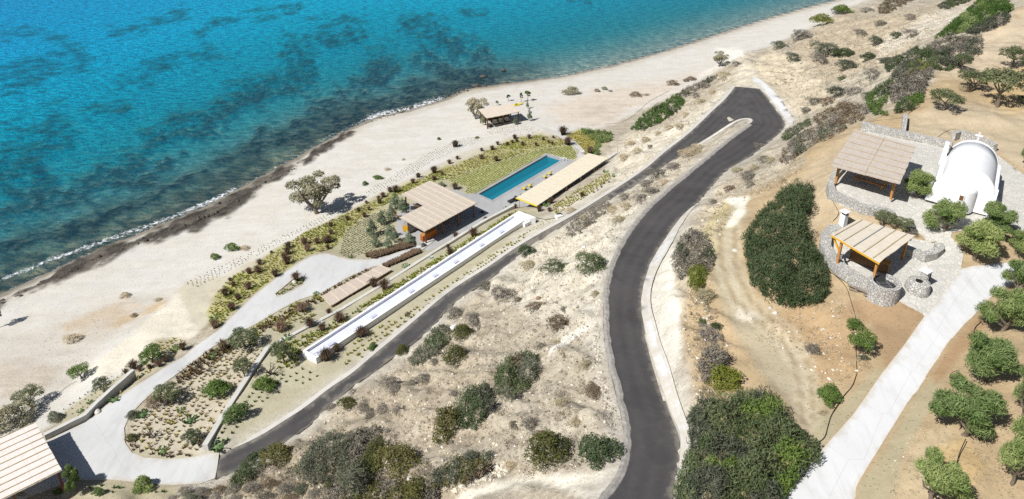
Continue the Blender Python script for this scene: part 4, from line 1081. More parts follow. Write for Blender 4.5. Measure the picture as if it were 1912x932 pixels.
wall_run("stone_wall", [un(1778, 262, 28.5), un(1790, 258, 28.5), un(1830, 270, 28.5), un(1856, 284, 28.5)], .5, 1.0, M_WALL2, "stone court wall wrapped round the rear of the white chapel")
wall_run("stone_wall", [un(1572, 316, 28.4), un(1556, 335, 28.2), un(1549, 352, 28.1), un(1553, 364, 28.1), un(1572, 374, 28.15), un(1609, 392, 28.2), un(1650, 398, 28.3), un(1668, 408, 28.1)], .7, .55, M_WALL, "curved stone parapet along the open front of the chapel pavilion terrace")
# kitchen terrace: thick curved parapet
wall_run("stone_parapet", [un(1569, 430, 27), un(1552, 432, 27), un(1542, 444, 27), un(1540, 462, 27), un(1550, 482, 27), un(1572, 504, 27), un(1600, 522, 26.95), un(1632, 538, 26.9)], .95, .42, M_WALL, "thick curved stone parapet round the outdoor kitchen terrace", "parapet")
wall_run("stone_wall", [un(1688, 473, 27.0), un(1706, 480, 27), un(1724, 486, 27), un(1742, 482, 27), un(1752, 475, 27.0), un(1750, 466, 27.1)], .7, .75, M_WALL, "stone retaining wall with a rounded end beside the outdoor kitchen shade")

for (x, y, z, dx, lab) in ((1748, 452, 27.35, 9, "weathered timber plank step on the paved ramp above the kitchen, upper one"), (1760, 465, 27.0, 11, "weathered timber plank step on the paved ramp above the kitchen, lower one")):
    m = MB(); p = corner(x - dx, y + 2, z); q = corner(x + dx, y - 1, z); m.beam(p, q, .16, .16); m.build("timber_step", M_BATT, None, origin=tuple((p + q) / 2), label=lab, category="step")

# ------------------------------------------------------------------ chapel pavilion
def chapel_pavilion():
    Q = [corner(1596, 242, 31.5), corner(1710, 273, 31.5), corner(1681, 343, 31.0), corner(1551, 309, 31.0)]
    root = empty("shade_pavilion", tuple(bil(Q, .5, .5, -2.7)), "large open timber pavilion with a sloping greyed reed roof beside the chapel", "pavilion")
    roof_sheet(root, "reed_roof", Q, M_REED_CHP, 34, 26, .10, .05, .10, seed=2)
    for k in range(7):
        v = .06 + .88 * k / 6
        m = MB(); m.beam(bil(Q, .005, v, .035), bil(Q, .995, v, .035), .05, .04); m.build("batten", M_BATT, root)
    m = MB(); m.beam(bil(Q, .5, .01, .03), bil(Q, .5, .99, .03), .03, .03); m.build("ridge_cord", M_BATT, root)
    for v in (.12, .86):
        m = MB(); m.beam(bil(Q, .03, v, -.30), bil(Q, .97, v, -.30), .16, .22); m.build("beam", M_WOOD, root, bevel=.01)
    for u in (.05, .20, .35, .5, .65, .8, .95):
        m = MB(); m.beam(bil(Q, u, .03, -.16), bil(Q, u, .97, -.16), .10, .14); m.build("rafter", M_WOOD, root)
    for (u, v) in ((.09, .86), (.91, .86), (.09, .12), (.91, .12)):
        t = bil(Q, u, v, -.38); post(root, t, 28.5, t.z, .22)
        for s in (-1, 1):
            if 0 < u + s * .09 < 1:
                m = MB(); m.beam(Vector((t.x, t.y, t.z - .75)), bil(Q, u + s * .085, v, -.36), .10, .12); m.build("brace", M_WOOD, root)
    # long table and two benches in the shade
    a_, b_ = bil(Q, .30, .60), bil(Q, .80, .62)
    d = (b_ - a_); d.z = 0; d.normalize(); nn = Vector((-d.y, d.x, 0))
    ctr = (a_ + b_) / 2
    def tb(name, label, cat, off, w, h, ln):
        c = Vector((ctr.x, ctr.y, 28.56)) + nn * off
        rt = empty(name, tuple(c), label, cat)
        m = MB(); m.beam(c - d * ln / 2 + Vector((0, 0, h)), c + d * ln / 2 + Vector((0, 0, h)), w, .06); m.build("top" if cat == "table" else "seat", M_WOOD, rt)
        for s in (-.42, .42):
            for q in (-.38, .38):
                m = MB(); p = c + d * ln * s + nn * w * q; m.beam(p, p + Vector((0, 0, h - .03)), .08, .08); m.build("leg", M_WOOD, rt)
    tb("dining_table", "long dark timber table in the shade of the chapel pavilion", "table", 0, .9, .75, 3.2)
    tb("bench", "timber bench on the near side of the chapel pavilion table", "bench", -.8, .35, .45, 3.0)
    tb("bench", "timber bench on the far side of the chapel pavilion table", "bench", .8, .35, .45, 3.0)
chapel_pavilion()

# ------------------------------------------------------------------ outdoor kitchen
def kitchen():
    Q = [corner(1603, 409, 29.5), corner(1709, 440, 29.3), corner(1642, 490, 29.55), corner(1552, 437, 30.1)]
    root = empty("kitchen_shelter", (float(bil(Q, .5, .5).x), float(bil(Q, .5, .5).y), 27.05), "outdoor kitchen shelter with pale reed roof panels split by dark battens", "shelter")
    roof_sheet(root, "reed_roof", Q, M_REED_KIT, 30, 20, .08, .03, .06, seed=3)
    for u in (.02, .21, .62, .82):
        m = MB(); m.beam(bil(Q, u + .05, .0, .035), bil(Q, u + .05, 1.0, .035), .06, .04); m.build("batten", M_BATT, root)
    m = MB(); m.beam(bil(Q, .47, .0, .035), bil(Q, .47, 1.0, .035), .08, .04); m.build("joint_strip", M_GREYM, root)
    m = MB(); m.beam(bil(Q, .0, .985, -.17), bil(Q, 1.0, .985, -.17), .12, .2); m.build("front_beam", M_OCHRE, root)
    for v in (.1, .55):
        m = MB(); m.beam(bil(Q, .0, v, -.17), bil(Q, 1.0, v, -.17), .12, .18); m.build("beam", M_WOOD, root)
    for u in (.05, .3, .55, .8, .96):
        m = MB(); m.beam(bil(Q, u, .02, -.13), bil(Q, u, .97, -.13), .08, .08); m.build("rafter", M_WOOD, root)
    for (u, v) in ((.20, .93), (.93, .93), (.1, .1), (.93, .1)):
        t = bil(Q, u, v, -.25); post(root, t, 27.05, t.z, .2, M_WOOD)
    t = bil(Q, .2, .93, -.25); m = MB(); m.beam(Vector((t.x, t.y, t.z - 1.2)), bil(Q, .0, .93, -.25), .12, .14); m.build("brace", M_OCHRE, root)
    # counter with timber front
    a_, b_ = bil(Q, .35, .55), bil(Q, .85, .55); d = (b_ - a_); d.z = 0; d.normalize(); nn = Vector((d.y, -d.x, 0))
    c = (a_ + b_) / 2; c.z = 27.05
    rt = empty("kitchen_counter", tuple(c), "timber fronted kitchen counter in the shade under the pale reed shelter", "counter")
    m = MB(); m.box((c.x, c.y, c.z + .45), (3.2, .7, .9), math.atan2(d.y, d.x)); m.build("cabinet", M_WOODD, rt)
    m = MB(); m.box((c.x, c.y, c.z + .93), (3.3, .8, .06), math.atan2(d.y, d.x)); m.build("worktop", M_WOOD, rt)
kitchen()
c = corner(1572, 425, 27.05)     # white smoke outlet behind the shelter
rt = empty("smoke_outlet", tuple(c), "small white box chimney with dark mouth standing on the kitchen parapet", "chimney")
m = MB(); m.box((c.x, c.y, c.z + .75), (.55, .55, 1.5), .5); m.build("shaft", M_LIME, rt, bevel=.02)
m = MB(); m.box((c.x + .02, c.y - .05, c.z + 1.62), (.42, .42, .24), .5); m.build("mouth", M_SHADEV, rt)
m = MB(); m.box((c.x, c.y, c.z + 1.80), (.75, .75, .10), .5); m.build("cap", M_LIME, rt, bevel=.02)
c = corner(1567, 482, 27.85)
rt = empty("meter_box", tuple(c), "small grey metal box on the stone parapet under the kitchen roof corner", "box")
m = MB(); m.box((c.x, c.y, c.z + .2), (.45, .3, .4), -.6); m.build("body", M_GREYM, rt, bevel=.02)
m = MB(); m.box((c.x + .1, c.y - .14, c.z + .2), (.34, .03, .3), -.6); m.build("door", M_DARK, rt)

def round_grill():
    c = Vector(un(1658, 566, 26.45)); c.z = 26.3
    c = Vector((c.x, c.y + 1.05, 26.3))
    root = empty("barbecue_pit", tuple(c), "round waist high stone barbecue pit with a gap in its rim", "barbecue")
    m = MB(); ro, ri, h = 1.28, .92, 1.55; a0, a1 = math.radians(-230), math.radians(60)
    m.lathe(c, [(ro * 1.03, -.6), (ro, .4), (ro * .98, h)], 40, a0, a1, .05, 3)
    m.lathe(c, [(ro * .98, h), (ri, h)], 40, a0, a1, .05, 3)
    m.lathe(c, [(ri, h), (ri, .6)], 40, a0, a1, .02, 3)
    for t in (a0, a1):
        m.add([c + Vector((q * math.cos(t), q * math.sin(t), z)) for q, z in ((ri, -.3), (ro, -.3), (ro * .98, h), (ri, h))], [(0, 1, 2, 3)])
    m.build("stone_ring", M_WALL2, root)
    m = MB(); m.lathe(c, [(ro, -.3), (ro, h * .82), (.02, h * .80)], 40, a1, a0 + 2 * math.pi, 0.03, 4); m.lathe(c, [(ri * 1.02, h * .74), (.02, h * .74)], 32); m.build("hearth", M_DARK, root)
    m = MB()
    for q in (-.3, -.1, .1, .3): m.beam(c + Vector((-.55, q, h * .80)), c + Vector((.55, q, h * .80)), .035, .035)
    for q in (-.4, .4): m.beam(c + Vector((q, -.65, h * .78)), c + Vector((q, .65, h * .78)), .04, .04)
    m.build("grate", M_GREYM, root)
round_grill()

def bread_oven():
    c = Vector(un(1712, 541, 26.7)); c.z = 26.75
    root = empty("bread_oven", tuple(c), "squat round stone oven with a round top hole and a white capped chimney pier", "oven")
    m = MB(); m.lathe(c, [(.98, -.2), (.96, .3), (.88, .75), (.62, .84), (.30, .86), (.28, .5), (.02, .45)], 34, wob=.06, seed=8); m.build("stone_drum", M_WALL2, root, smooth_=False)
    m = MB(); m.lathe((c.x, c.y, c.z + .858), [(.29, .0), (.02, .0)], 20); m.build("hole", M_SHADEV, root)
    p = c + Vector((.72, .52, 0)); m = MB(); m.lathe(p, [(.36, -.2), (.34, 1.45), (.02, 1.45)], 18, wob=.05, seed=4); ch = m.build("chimney_pier", M_WALL2, root)
    m = MB(); m.box((p.x, p.y, p.z + 1.52), (.78, .78, .12), .5); m.build("cap_slab", M_LIME, ch)
    m = MB(); m.beam(p + Vector((.42, -.05, -.1)), p + Vector((.42, -.05, 1.35)), .10, .10); m.build("flue", M_DARK, root)
bread_oven()

m = MB(); p, q = (Vector(at1(*k)) + Vector((0, 0, .14)) for k in ((1524, 491), (1596, 523))); m.tube([p, (p + q) / 2 + Vector((0, 0, .03)), q], .075, 10); m.build("drain_pipe", M_GREYM, None, origin=tuple((p + q) / 2), label="long grey pipe lying on the dirt below the kitchen parapet", category="pipe")
rnd = random.Random(4)
M_LOG = simple("grey_firewood", (.21, .175, .14), .9, .2, 5)
rt = empty("firewood_pile", tuple(at1(1608, 543)), "untidy pile of split firewood against the barbecue pit", "woodpile")
for k in range(46):
    t = rnd.random(); c = Vector(at1(1592 + 34 * t + rnd.uniform(-4, 4), 533 + 17 * t + rnd.uniform(-5, 9))); c.z += .08 + rnd.random() * .35
    ang = -.9 + rnd.uniform(-.5, .5); dv = Vector((math.cos(ang), math.sin(ang), rnd.uniform(-.2, .2))) * rnd.uniform(.25, .5)
    m = MB(); m.tube([c - dv, c + dv], [.07 * rnd.uniform(.6, 1.2)] * 2, 6); m.build("log", M_LOG, rt)
for (x, y, x2, y2, z, lab) in ((1534, 485, 1547, 478, 26.1, "short dark branch lying on the dirt left of the kitchen parapet"),):
    m = MB(); p, q = Vector(at1(x, y)) + Vector((0, 0, .1)), Vector(at1(x2, y2)) + Vector((0, 0, .1)); m.tube([p, (p + q) / 2 + Vector((.1, 0, .12)), q], [.07, .06, .03], 7); m.build("branch", M_WOODD, None, origin=tuple(p), label=lab, category="branch")

# ------------------------------------------------------------------ pool
root = empty("swimming_pool", tuple(POOL.mean(0)), "long rectangular blue swimming pool with grey stone rim", "pool")
inset = POOL
def plaster_blue():
    m, nt, b = new_mat("pool_plaster"); b.inputs['Base Color'].default_value = (.16, .34, .38, 1); b.inputs['Roughness'].default_value = .6; return m
m = MB(); z0 = PZ - 1.5
for i in range(4):
    p, q = inset[i], inset[(i + 1) % 4]
    m.add([(p[0], p[1], z0), (q[0], q[1], z0), (q[0], q[1], PZ - .02), (p[0], p[1], PZ - .02)], [(0, 1, 2, 3)])
m.add([(p[0], p[1], z0) for p in inset], [(0, 1, 2, 3)])
m.build("basin", plaster_blue(), root)
mw, nt, b = new_mat("pool_water"); nt.nodes.remove(b); out = nt.nodes["Material Output"]
tr = N(nt, "ShaderNodeBsdfTransparent"); tr.inputs[0].default_value = (.34, .74, .82, 1)
df = N(nt, "ShaderNodeBsdfDiffuse"); df.inputs[0].default_value = (.015, .235, .33, 1)
gl = N(nt, "ShaderNodeBsdfGlossy"); gl.inputs['Roughness'].default_value = .08
fr = N(nt, "ShaderNodeFresnel"); fr.inputs[0].default_value = 1.33
x1 = N(nt, "ShaderNodeMixShader"); x1.inputs[0].default_value = .5; L(nt, tr.outputs[0], x1.inputs[1]); L(nt, df.outputs[0], x1.inputs[2])
x2 = N(nt, "ShaderNodeMixShader"); L(nt, fr.outputs[0], x2.inputs[0]); L(nt, x1.outputs[0], x2.inputs[1]); L(nt, gl.outputs[0], x2.inputs[2]); L(nt, x2.outputs[0], out.inputs['Surface'])
pn = noise_n(nt, co_world(nt), 2.4, 4, .6)
for s in (gl, fr):
    bn = N(nt, "ShaderNodeBump"); L(nt, pn, bn.inputs['Height']); bn.inputs['Strength'].default_value = .4; bn.inputs['Distance'].default_value = .15; L(nt, bn.outputs[0], s.inputs['Normal'])
ctr = POOL.mean(0)
m = MB(); e1, e2 = POOL[1] - POOL[0], POOL[3] - POOL[0]
V = [POOL[0] + e1 * (i / 24) + (POOL[3] - POOL[0] + (POOL[2] - POOL[1] - POOL[3] + POOL[0]) * (i / 24)) * (j / 6) for j in range(7) for i in range(25)]
m.add([(p[0], p[1], PZ - .22) for p in V], [(j * 25 + i, j * 25 + i + 1, (j + 1) * 25 + i + 1, (j + 1) * 25 + i) for j in range(6) for i in range(24)])
wo = m.build("water", mw, root)
if wo.data.polygons[0].normal.z < 0: wo.data.flip_normals()
def offs(P, d):
    c = P.mean(0); out_ = []
    n = len(P)
    for i in range(n):
        a_ = P[i] - P[i - 1]; b_ = P[(i + 1) % n] - P[i]
        na = np.array([a_[1], -a_[0]]) / np.linalg.norm(a_[:2]); nb = np.array([b_[1], -b_[0]]) / np.linalg.norm(b_[:2])
        k = (na + nb) / (1 + na @ nb)
        s = 1 if ((P[i][:2] - c[:2]) @ k) > 0 else -1
        out_.append(P[i][:2] + k * d * s)
    return np.array(out_)
o1, o0 = offs(POOL, .42), offs(POOL, -.05)
m = MB()
for i in range(4):
    j = (i + 1) % 4
    m.hexa([(*o0[i], PZ - .25), (*o1[i], PZ - .25), (*o1[j], PZ - .25), (*o0[j], PZ - .25), (*o0[i], PZ + .09), (*o1[i], PZ + .09), (*o1[j], PZ + .09), (*o0[j], PZ + .09)])
m.build("coping", concrete_material("pool_coping", (.27, .27, .275), (.34, .34, .34)), root)
p = corner(1053, 301, PZ); rt = empty("pool_ladder", tuple(p), "pair of pale curved handrails at the far end of the pool", "ladder")
for s in (0, .55):
    m = MB(); q = p + Vector((-.35 + s, -.2 + s * .2, .05)); m.tube([q + Vector((-.45, .2, -.3)), q + Vector((-.4, .18, .5)), q + Vector((-.1, .05, .72)), q + Vector((.25, -.1, .5)), q + Vector((.3, -.12, .0))], .035, 8); m.build("handrail", M_LIME2, rt)

def deck_chair(x, y, label, i):
    c = corner(x, y, PZ + .06); rt = empty("deck_chair", tuple(c), label, "chair", "yellow deck chairs beside the pool")
    d = Vector((-.8, .6, 0)); n_ = Vector((.6, .8, 0))
    m = MB(); m.beam(c + d * .32 + Vector((0, 0, .38)), c - d * .22 + Vector((0, 0, .33)), .5, .05); m.build("seat", M_YELL, rt)
    m = MB(); m.beam(c - d * .2 + Vector((0, 0, .36)), c - d * .5 + Vector((0, 0, .95)), .5, .05, (0, 0, 1)); m.build("backrest", M_YELL, rt)
    for s in (-1, 1):
        for q in (.28, -.35):
            m = MB(); p = c + n_ * .24 * s + d * q; m.tube([p, p + Vector((0, 0, .40))], .025, 6); m.build("leg", M_DARK, rt)
for i, (x, y, lab) in enumerate(((979, 355, "yellow deck chair by the pool, nearest the house pavilion"), (989, 350, "yellow deck chair by the pool, second from the house pavilion"), (1017, 333, "yellow deck chair by the pool, second from the far end"), (1026, 327, "yellow deck chair by the pool, farthest from the house pavilion"))):
    deck_chair(x, y, lab, i)

# ------------------------------------------------------------------ poolside pergola
def pool_pergola():
    Q = [corner(964, 369, 6.9), corner(1099, 286, 6.9), corner(1136, 295, 6.9), corner(1003, 384, 6.9)]
    root = empty("poolside_pergola", (*bil(Q, .5, .5)[:2], PZ), "long low pergola of straw coloured slats beside the swimming pool", "pergola")
    roof_sheet(root, "slat_roof", Q, M_REED_POOL, 60, 14, .06, .01, .02, seed=4)
    for k in range(16):
        u = .035 + .93 * k / 15; m = MB(); m.beam(bil(Q, u, 0, .04), bil(Q, u, 1, .04), .09, .05); m.build("batten", M_WOODP, root)
    m = MB(); m.beam(bil(Q, -.003, .0, -.05), bil(Q, -.003, 1., -.05), .10, .22); m.build("end_beam", M_YELL, root)
    for v in (.06, .94):
        m = MB(); m.beam(bil(Q, .01, v, -.14), bil(Q, .99, v, -.14), .12, .16); m.build("beam", M_WOODP, root)
        for u in (.02, .2, .4, .6, .8, .98):
            t = bil(Q, u, v, -.2); post(root, t, PZ + .02, t.z, .13, M_WOODP)
pool_pergola()
def lounger(x, y, lab, yaw=.75):
    c = corner(x, y, PZ + .06); rt = empty("sun_lounger", tuple(c), lab, "lounger")
    d = Vector((math.cos(yaw), math.sin(yaw), 0)); n_ = Vector((-d.y, d.x, 0))
    m = MB(); m.beam(c - d * .95 + Vector((0, 0, .3)), c + d * .4 + Vector((0, 0, .3)), .62, .10); m.build("mattress", M_DARK, rt)
    m = MB(); m.beam(c + d * .4 + Vector((0, 0, .31)), c + d * .95 + Vector((0, 0, .62)), .62, .10); m.build("backrest", M_DARK, rt)
    for s in (-.28, .28):
        for q in (-.85, .5):
            m = MB(); p = c + n_ * s + d * q; m.beam(p, p + Vector((0, 0, .26)), .05, .05); m.build("leg", M_GREYM, rt)
lounger(957, 376, "dark sun lounger at the house end of the straw pergola, nearer the pool")
lounger(967, 373, "dark sun lounger tucked under the house end of the straw pergola")

# ------------------------------------------------------------------ house pavilion with stone hut and bar
def house_pavilion():
    zr = 7.15
    Q = [corner(803, 337, zr), corner(891, 379, zr), corner(793, 432, zr), corner(708, 386, zr)]
    a, b, c2, d = Q
    d = a + (c2 - b)          # completes the rectangle; the notch is cut from the d corner
    Q = [a, b, c2, d]
    root = empty("house_pavilion", (*bil(Q, .55, .5)[:2], PAD), "beach house pavilion with large notched beige reed roof over a stone hut and bar", "pavilion")
    # notch: photo points (789,385) inner corner
    inner = corner(787, 385, zr)
    e1 = b - a; e2 = d - a
    def uvof(p):
        w = p - a; M = Matrix(((e1.x, e2.x), (e1.y, e2.y))); s = M.inverted() @ Vector((w.x, w.y)); return s.x, s.y
    iu, iv = uvof(inner); lu_, lv_ = uvof(corner(741, 411, zr)); tu_, tv_ = uvof(corner(751, 364, zr))
    roof_sheet(root, "reed_roof", Q, M_REED_PAV, 44, 44, .10, .04, .06, poly=lambda u, v: not (u < iu and tv_ < v < lv_ + 0) and not (v > tv_ and u < iu), seed=5) if False else None
    # the notch opens on the seaward edge (u = 0): strip between v = tv_ and v = iv is cut away down to u = iu
    roof_sheet(root, "reed_roof", Q, M_REED_PAV, 48, 48, .10, .04, .06, poly=lambda u, v: not (u < iu and v > tv_ and v < 2) or (u > lu_ and v > iv), seed=5)
    nb = 9
    for k in range(nb):
        v = .04 + .92 * k / (nb - 1)
        u0 = .0 if v < tv_ else (max(lu_, 0) if v > iv else iu)
        m = MB(); m.beam(bil(Q, u0 + .005, v, .05), bil(Q, .995, v, .05), .09, .06); m.build("batten", M_WOODP, root)
    for u in (max(iu, .0) + .04, .62, .97):
        v1 = .98
        m = MB(); m.beam(bil(Q, u, .02, -.18), bil(Q, u, v1, -.18), .14, .18); m.build("beam", M_WOODD, root)
    for v in (.03, .3, .6, .96):
        m = MB(); m.beam(bil(Q, .3 if v > tv_ else .03, v, -.33), bil(Q, .97, v, -.33), .12, .16); m.build("cross_beam", M_WOODD, root)
    for (u, v) in ((.955, .03), (.955, .34), (.955, .64), (.955, .95), (.05, .05), (.05, tv_ - .04), (.5, .05)):
        t = bil(Q, u, v, -.4); post(root, t, PAD, t.z, .20, M_WOODD)
    # stone hut under the near end
    hb = [bil(Q, u, v) for u, v in ((max(lu_, .0) + .05, .99), (.60, .965), (.60, .62), (max(lu_, .0) + .05, .64))]
    m = MB(); m.prism([(p.x, p.y) for p in hb], PAD - .6, zr - .42); hut = m.build("stone_hut", M_WALL, root)
    p, q = hb[0], hb[1]
    ddir = (q - p); L_ = ddir.length; ddir.normalize(); out_ = Vector((ddir.y, -ddir.x, 0))
    if out_.y > 0: out_ = -out_
    c = p + ddir * L_ * .42 + out_ * .03; yaw = math.atan2(ddir.y, ddir.x)
    m = MB(); m.box((c.x, c.y, PAD + .95), (.85, .12, 1.0), yaw); sh = m.build("window", M_WOOD, hut)
    m = MB(); m.box((c.x + out_.x * .05, c.y + out_.y * .05, PAD + .95), (.72, .10, .88), yaw); m.build("shutter", M_OCHRE, sh)
    # low stone walls of the bar front and the timber bar
    w0, w1 = bil(Q, .62, 1.02), bil(Q, 1.0, 1.05)
    m = MB(); m.beam(Vector((w0.x, w0.y, PAD + .15)), Vector((w1.x, w1.y, PAD + .15)), .45, 1.3); m.build("bar_wall", M_WALL, root)
    return Q
HQ = house_pavilion()
bc = [bil(HQ, .88, .70), bil(HQ, .88, .96)]
rt = empty("bar_counter", (*((bc[0] + bc[1]) / 2)[:2], PAD), "orange timber bar counter in the shade of the house pavilion", "counter")
m = MB(); m.beam(Vector((*bc[0][:2], PAD + .5)), Vector((*bc[1][:2], PAD + .5)), .6, 1.0); m.build("front", simple("orange_timber", (.42, .12, .02), .5, .15, 4), rt)
m = MB(); m.beam(Vector((*bc[0][:2], PAD + 1.03)), Vector((*bc[1][:2], PAD + 1.03)), .75, .06); m.build("top", M_WOOD, rt)
for k, v in enumerate((.16, .42)):
    c = bil(HQ, .72, v); c.z = PAD + .02
    rt = empty("low_table", tuple(c), ("low timber table in the pavilion shade at its pool end" if k == 0 else "low timber table in the pavilion shade near the bar"), "table")
    m = MB(); m.box((c.x, c.y, c.z + .42), (1.6, .9, .08), -.76); m.build("top", M_WOOD, rt)
    for sx in (-1, 1):
        for sy in (-1, 1):
            m = MB(); ca, sa = math.cos(-.76), math.sin(-.76); x, y = .7 * sx, .35 * sy; m.box((c.x + x * ca - y * sa, c.y + x * sa + y * ca, c.z + .2), (.08, .08, .4), -.76); m.build("leg", M_WOODD, rt)
c = corner(776, 386, 5.6)
rt = empty("fire_pit", (c.x, c.y, PAD - .2), "black square hearth in the notch of the pavilion roof", "hearth")
m = MB(); m.box((c.x, c.y, PAD + .3), (1.9, 1.3, .9), .0); m.build("surround", M_TERR, rt)
m = MB(); m.box((c.x, c.y, PAD + .76), (1.7, 1.1, .06), .0); m.build("grill_plate", M_DARK, rt)

# ------------------------------------------------------------------ parking pergola
def parking_pergola():
    Q = [corner(600, 553, 5.55), corner(709, 495, 5.55), corner(730, 504, 5.55), corner(618, 571, 5.55)]
    root = empty("path_pergola", (*bil(Q, .5, .5)[:2], 4.9), "narrow flat reed pergola in seven panels beside the concrete forecourt", "pergola")
    roof_sheet(root, "reed_roof", Q, reed_material("reed_mat_rosy", (.42, .35, .29), (.52, .445, .375), 1.4), 46, 10, .07, .02, .03, seed=6)
    for k in range(8):
        u = k / 7; m = MB(); m.beam(bil(Q, u, 0, .04), bil(Q, u, 1, .04), .10, .05); m.build("batten", M_WOODP, root)
    for v in (.05, .95):
        m = MB(); m.beam(bil(Q, .0, v, -.12), bil(Q, 1, v, -.12), .12, .16); m.build("beam", M_WOOD, root)
        for u in (.02, .34, .66, .98):
            t = bil(Q, u, v, -.18); post(root, t, 4.85, t.z, .13, M_WOOD)
parking_pergola()

# ------------------------------------------------------------------ carport
def carport():
    B, C2, D2 = corner(65, 788, 7.8), corner(116, 878, 7.8), corner(11, 930, 7.8)
    e = (D2 - C2) * 1.75
    Q = [B + e, B, C2, C2 + e]
    root = empty("carport", (*bil(Q, .5, .5)[:2], 5.05), "carport at the yard corner with a flat white reed roof in strips", "carport")
    roof_sheet(root, "reed_roof", Q, M_REED_CAR, 40, 30, .09, .03, .05, seed=7)
    for k in range(10):
        v = .01 + .98 * k / 9; m = MB(); m.beam(bil(Q, 0, v, .035), bil(Q, 1, v, .035), .07, .04); m.build("batten", M_BATT, root)
    for u in (.03, .5, .96):
        m = MB(); m.beam(bil(Q, u, .01, -.2), bil(Q, u, .99, -.2), .14, .2); m.build("beam", M_WOODD, root)
        for v in (.04, .95):
            t = bil(Q, u, v, -.3); post(root, t, 5.0, t.z, .18, simple("rust_timber", (.20, .05, .03), .6, .15, 4) if (u, v) == (.96, .95) else M_WOODD)
    m = MB(); m.beam(bil(Q, .0, .03, -1.5), bil(Q, .96, .03, -1.5), .2, 2.4); m.build("back_wall", M_WALL, root)
carport()

# ------------------------------------------------------------------ beach kiosk
def kiosk():
    Q = [corner(893, 204, 5.0), corner(954, 193, 5.0), corner(972, 208, 4.9), corner(909, 221, 4.9)]
    root = empty("beach_shelter", (*bil(Q, .5, .5)[:2], 2.2), "beach shelter with a pinkish flat reed roof standing on the sand", "shelter")
    roof_sheet(root, "reed_roof", Q, M_REED_KSK, 26, 14, .12, .06, .15, seed=8)
    for v in (.1, .9):
        m = MB(); m.beam(bil(Q, .02, v, -.2), bil(Q, .98, v, -.2), .16, .2); m.build("beam", M_WOODD, root)
        for u in (.04, .5, .96):
            t = bil(Q, u, v, -.3); post(root, t, float(hz(t.x, t.y)) - .1, t.z, .2, M_WOODD)
    t0, t1 = bil(Q, .12, .2), bil(Q, .9, .2)
    m = MB(); m.beam(Vector((*t0[:2], 2.9)), Vector((*t1[:2], 2.9)), .15, 1.8); m.build("back_screen", M_WOODD, root)
    for k, u in enumerate((.16, .34, .52, .70)):
        p = bil(Q, u, .62); z = float(hz(p.x, p.y))
        rt = empty("sofa", (p.x, p.y, z), "pale cushioned sofa under the beach shelter, %s from the near post" % ("first", "second", "third", "fourth")[k], "sofa")
        m = MB(); m.box((p.x, p.y, z + .22), (1.0, .8, .44), .3); m.build("base", M_WOODD, rt)
        m = MB(); m.box((p.x, p.y - .05, z + .50), (.95, .7, .14), .3); m.build("cushion", M_CUSH, rt)
        m = MB(); m.box((p.x - .1, p.y + .36, z + .72), (.95, .16, .5), .3); m.build("backrest", M_CUSH, rt)
    p = corner(914, 237, 2.2); z = float(hz(p.x, p.y)); rt = empty("planter", (p.x, p.y, z), "dark round planter by the near post of the beach shelter", "planter")
    m = MB(); m.lathe((p.x, p.y, z), [(.4, 0), (.55, .3), (.5, .7), (.42, .7), (.40, .55), (.02, .55)], 16); m.build("pot", M_DARK, rt, smooth_=True)
kiosk()
def kayak(x, y):
    p = at1(x, y); c = Vector(p); rt = empty("kayak", tuple(c), "yellow kayak pulled up on the sand behind the beach shelter", "kayak")
    m = MB(); yaw = math.radians(28); d = Vector((math.cos(yaw), math.sin(yaw), 0)); n_ = Vector((-d.y, d.x, 0))
    rings = []; NS = 14
    for i in range(NS + 1):
        t = i / NS * 2 - 1; w = .42 * (1 - abs(t) ** 2.4) + .02; h = .17 * (1 - abs(t) ** 3) + .03; lift = .22 * abs(t) ** 3 + .18
        for k in range(10):
            q = 2 * math.pi * k / 10; rings.append(c + d * t * 1.9 + n_ * w * math.cos(q) + Vector((0, 0, lift + h * math.sin(q) * (1.2 if math.sin(q) < 0 else .8))))
    F = [(i * 10 + k, i * 10 + (k + 1) % 10, (i + 1) * 10 + (k + 1) % 10, (i + 1) * 10 + k) for i in range(NS) for k in range(10)]
    F += [tuple(range(10)), tuple(NS * 10 + k for k in range(10))]
    m.add(rings, F); m.build("hull", M_YELL, rt, smooth_=True)
    m = MB(); m.lathe(c + Vector((0, 0, .31)), [(.33, .0), (.30, .05), (.02, .03)], 16); m.build("cockpit", M_DARK, rt)
kayak(964, 197)

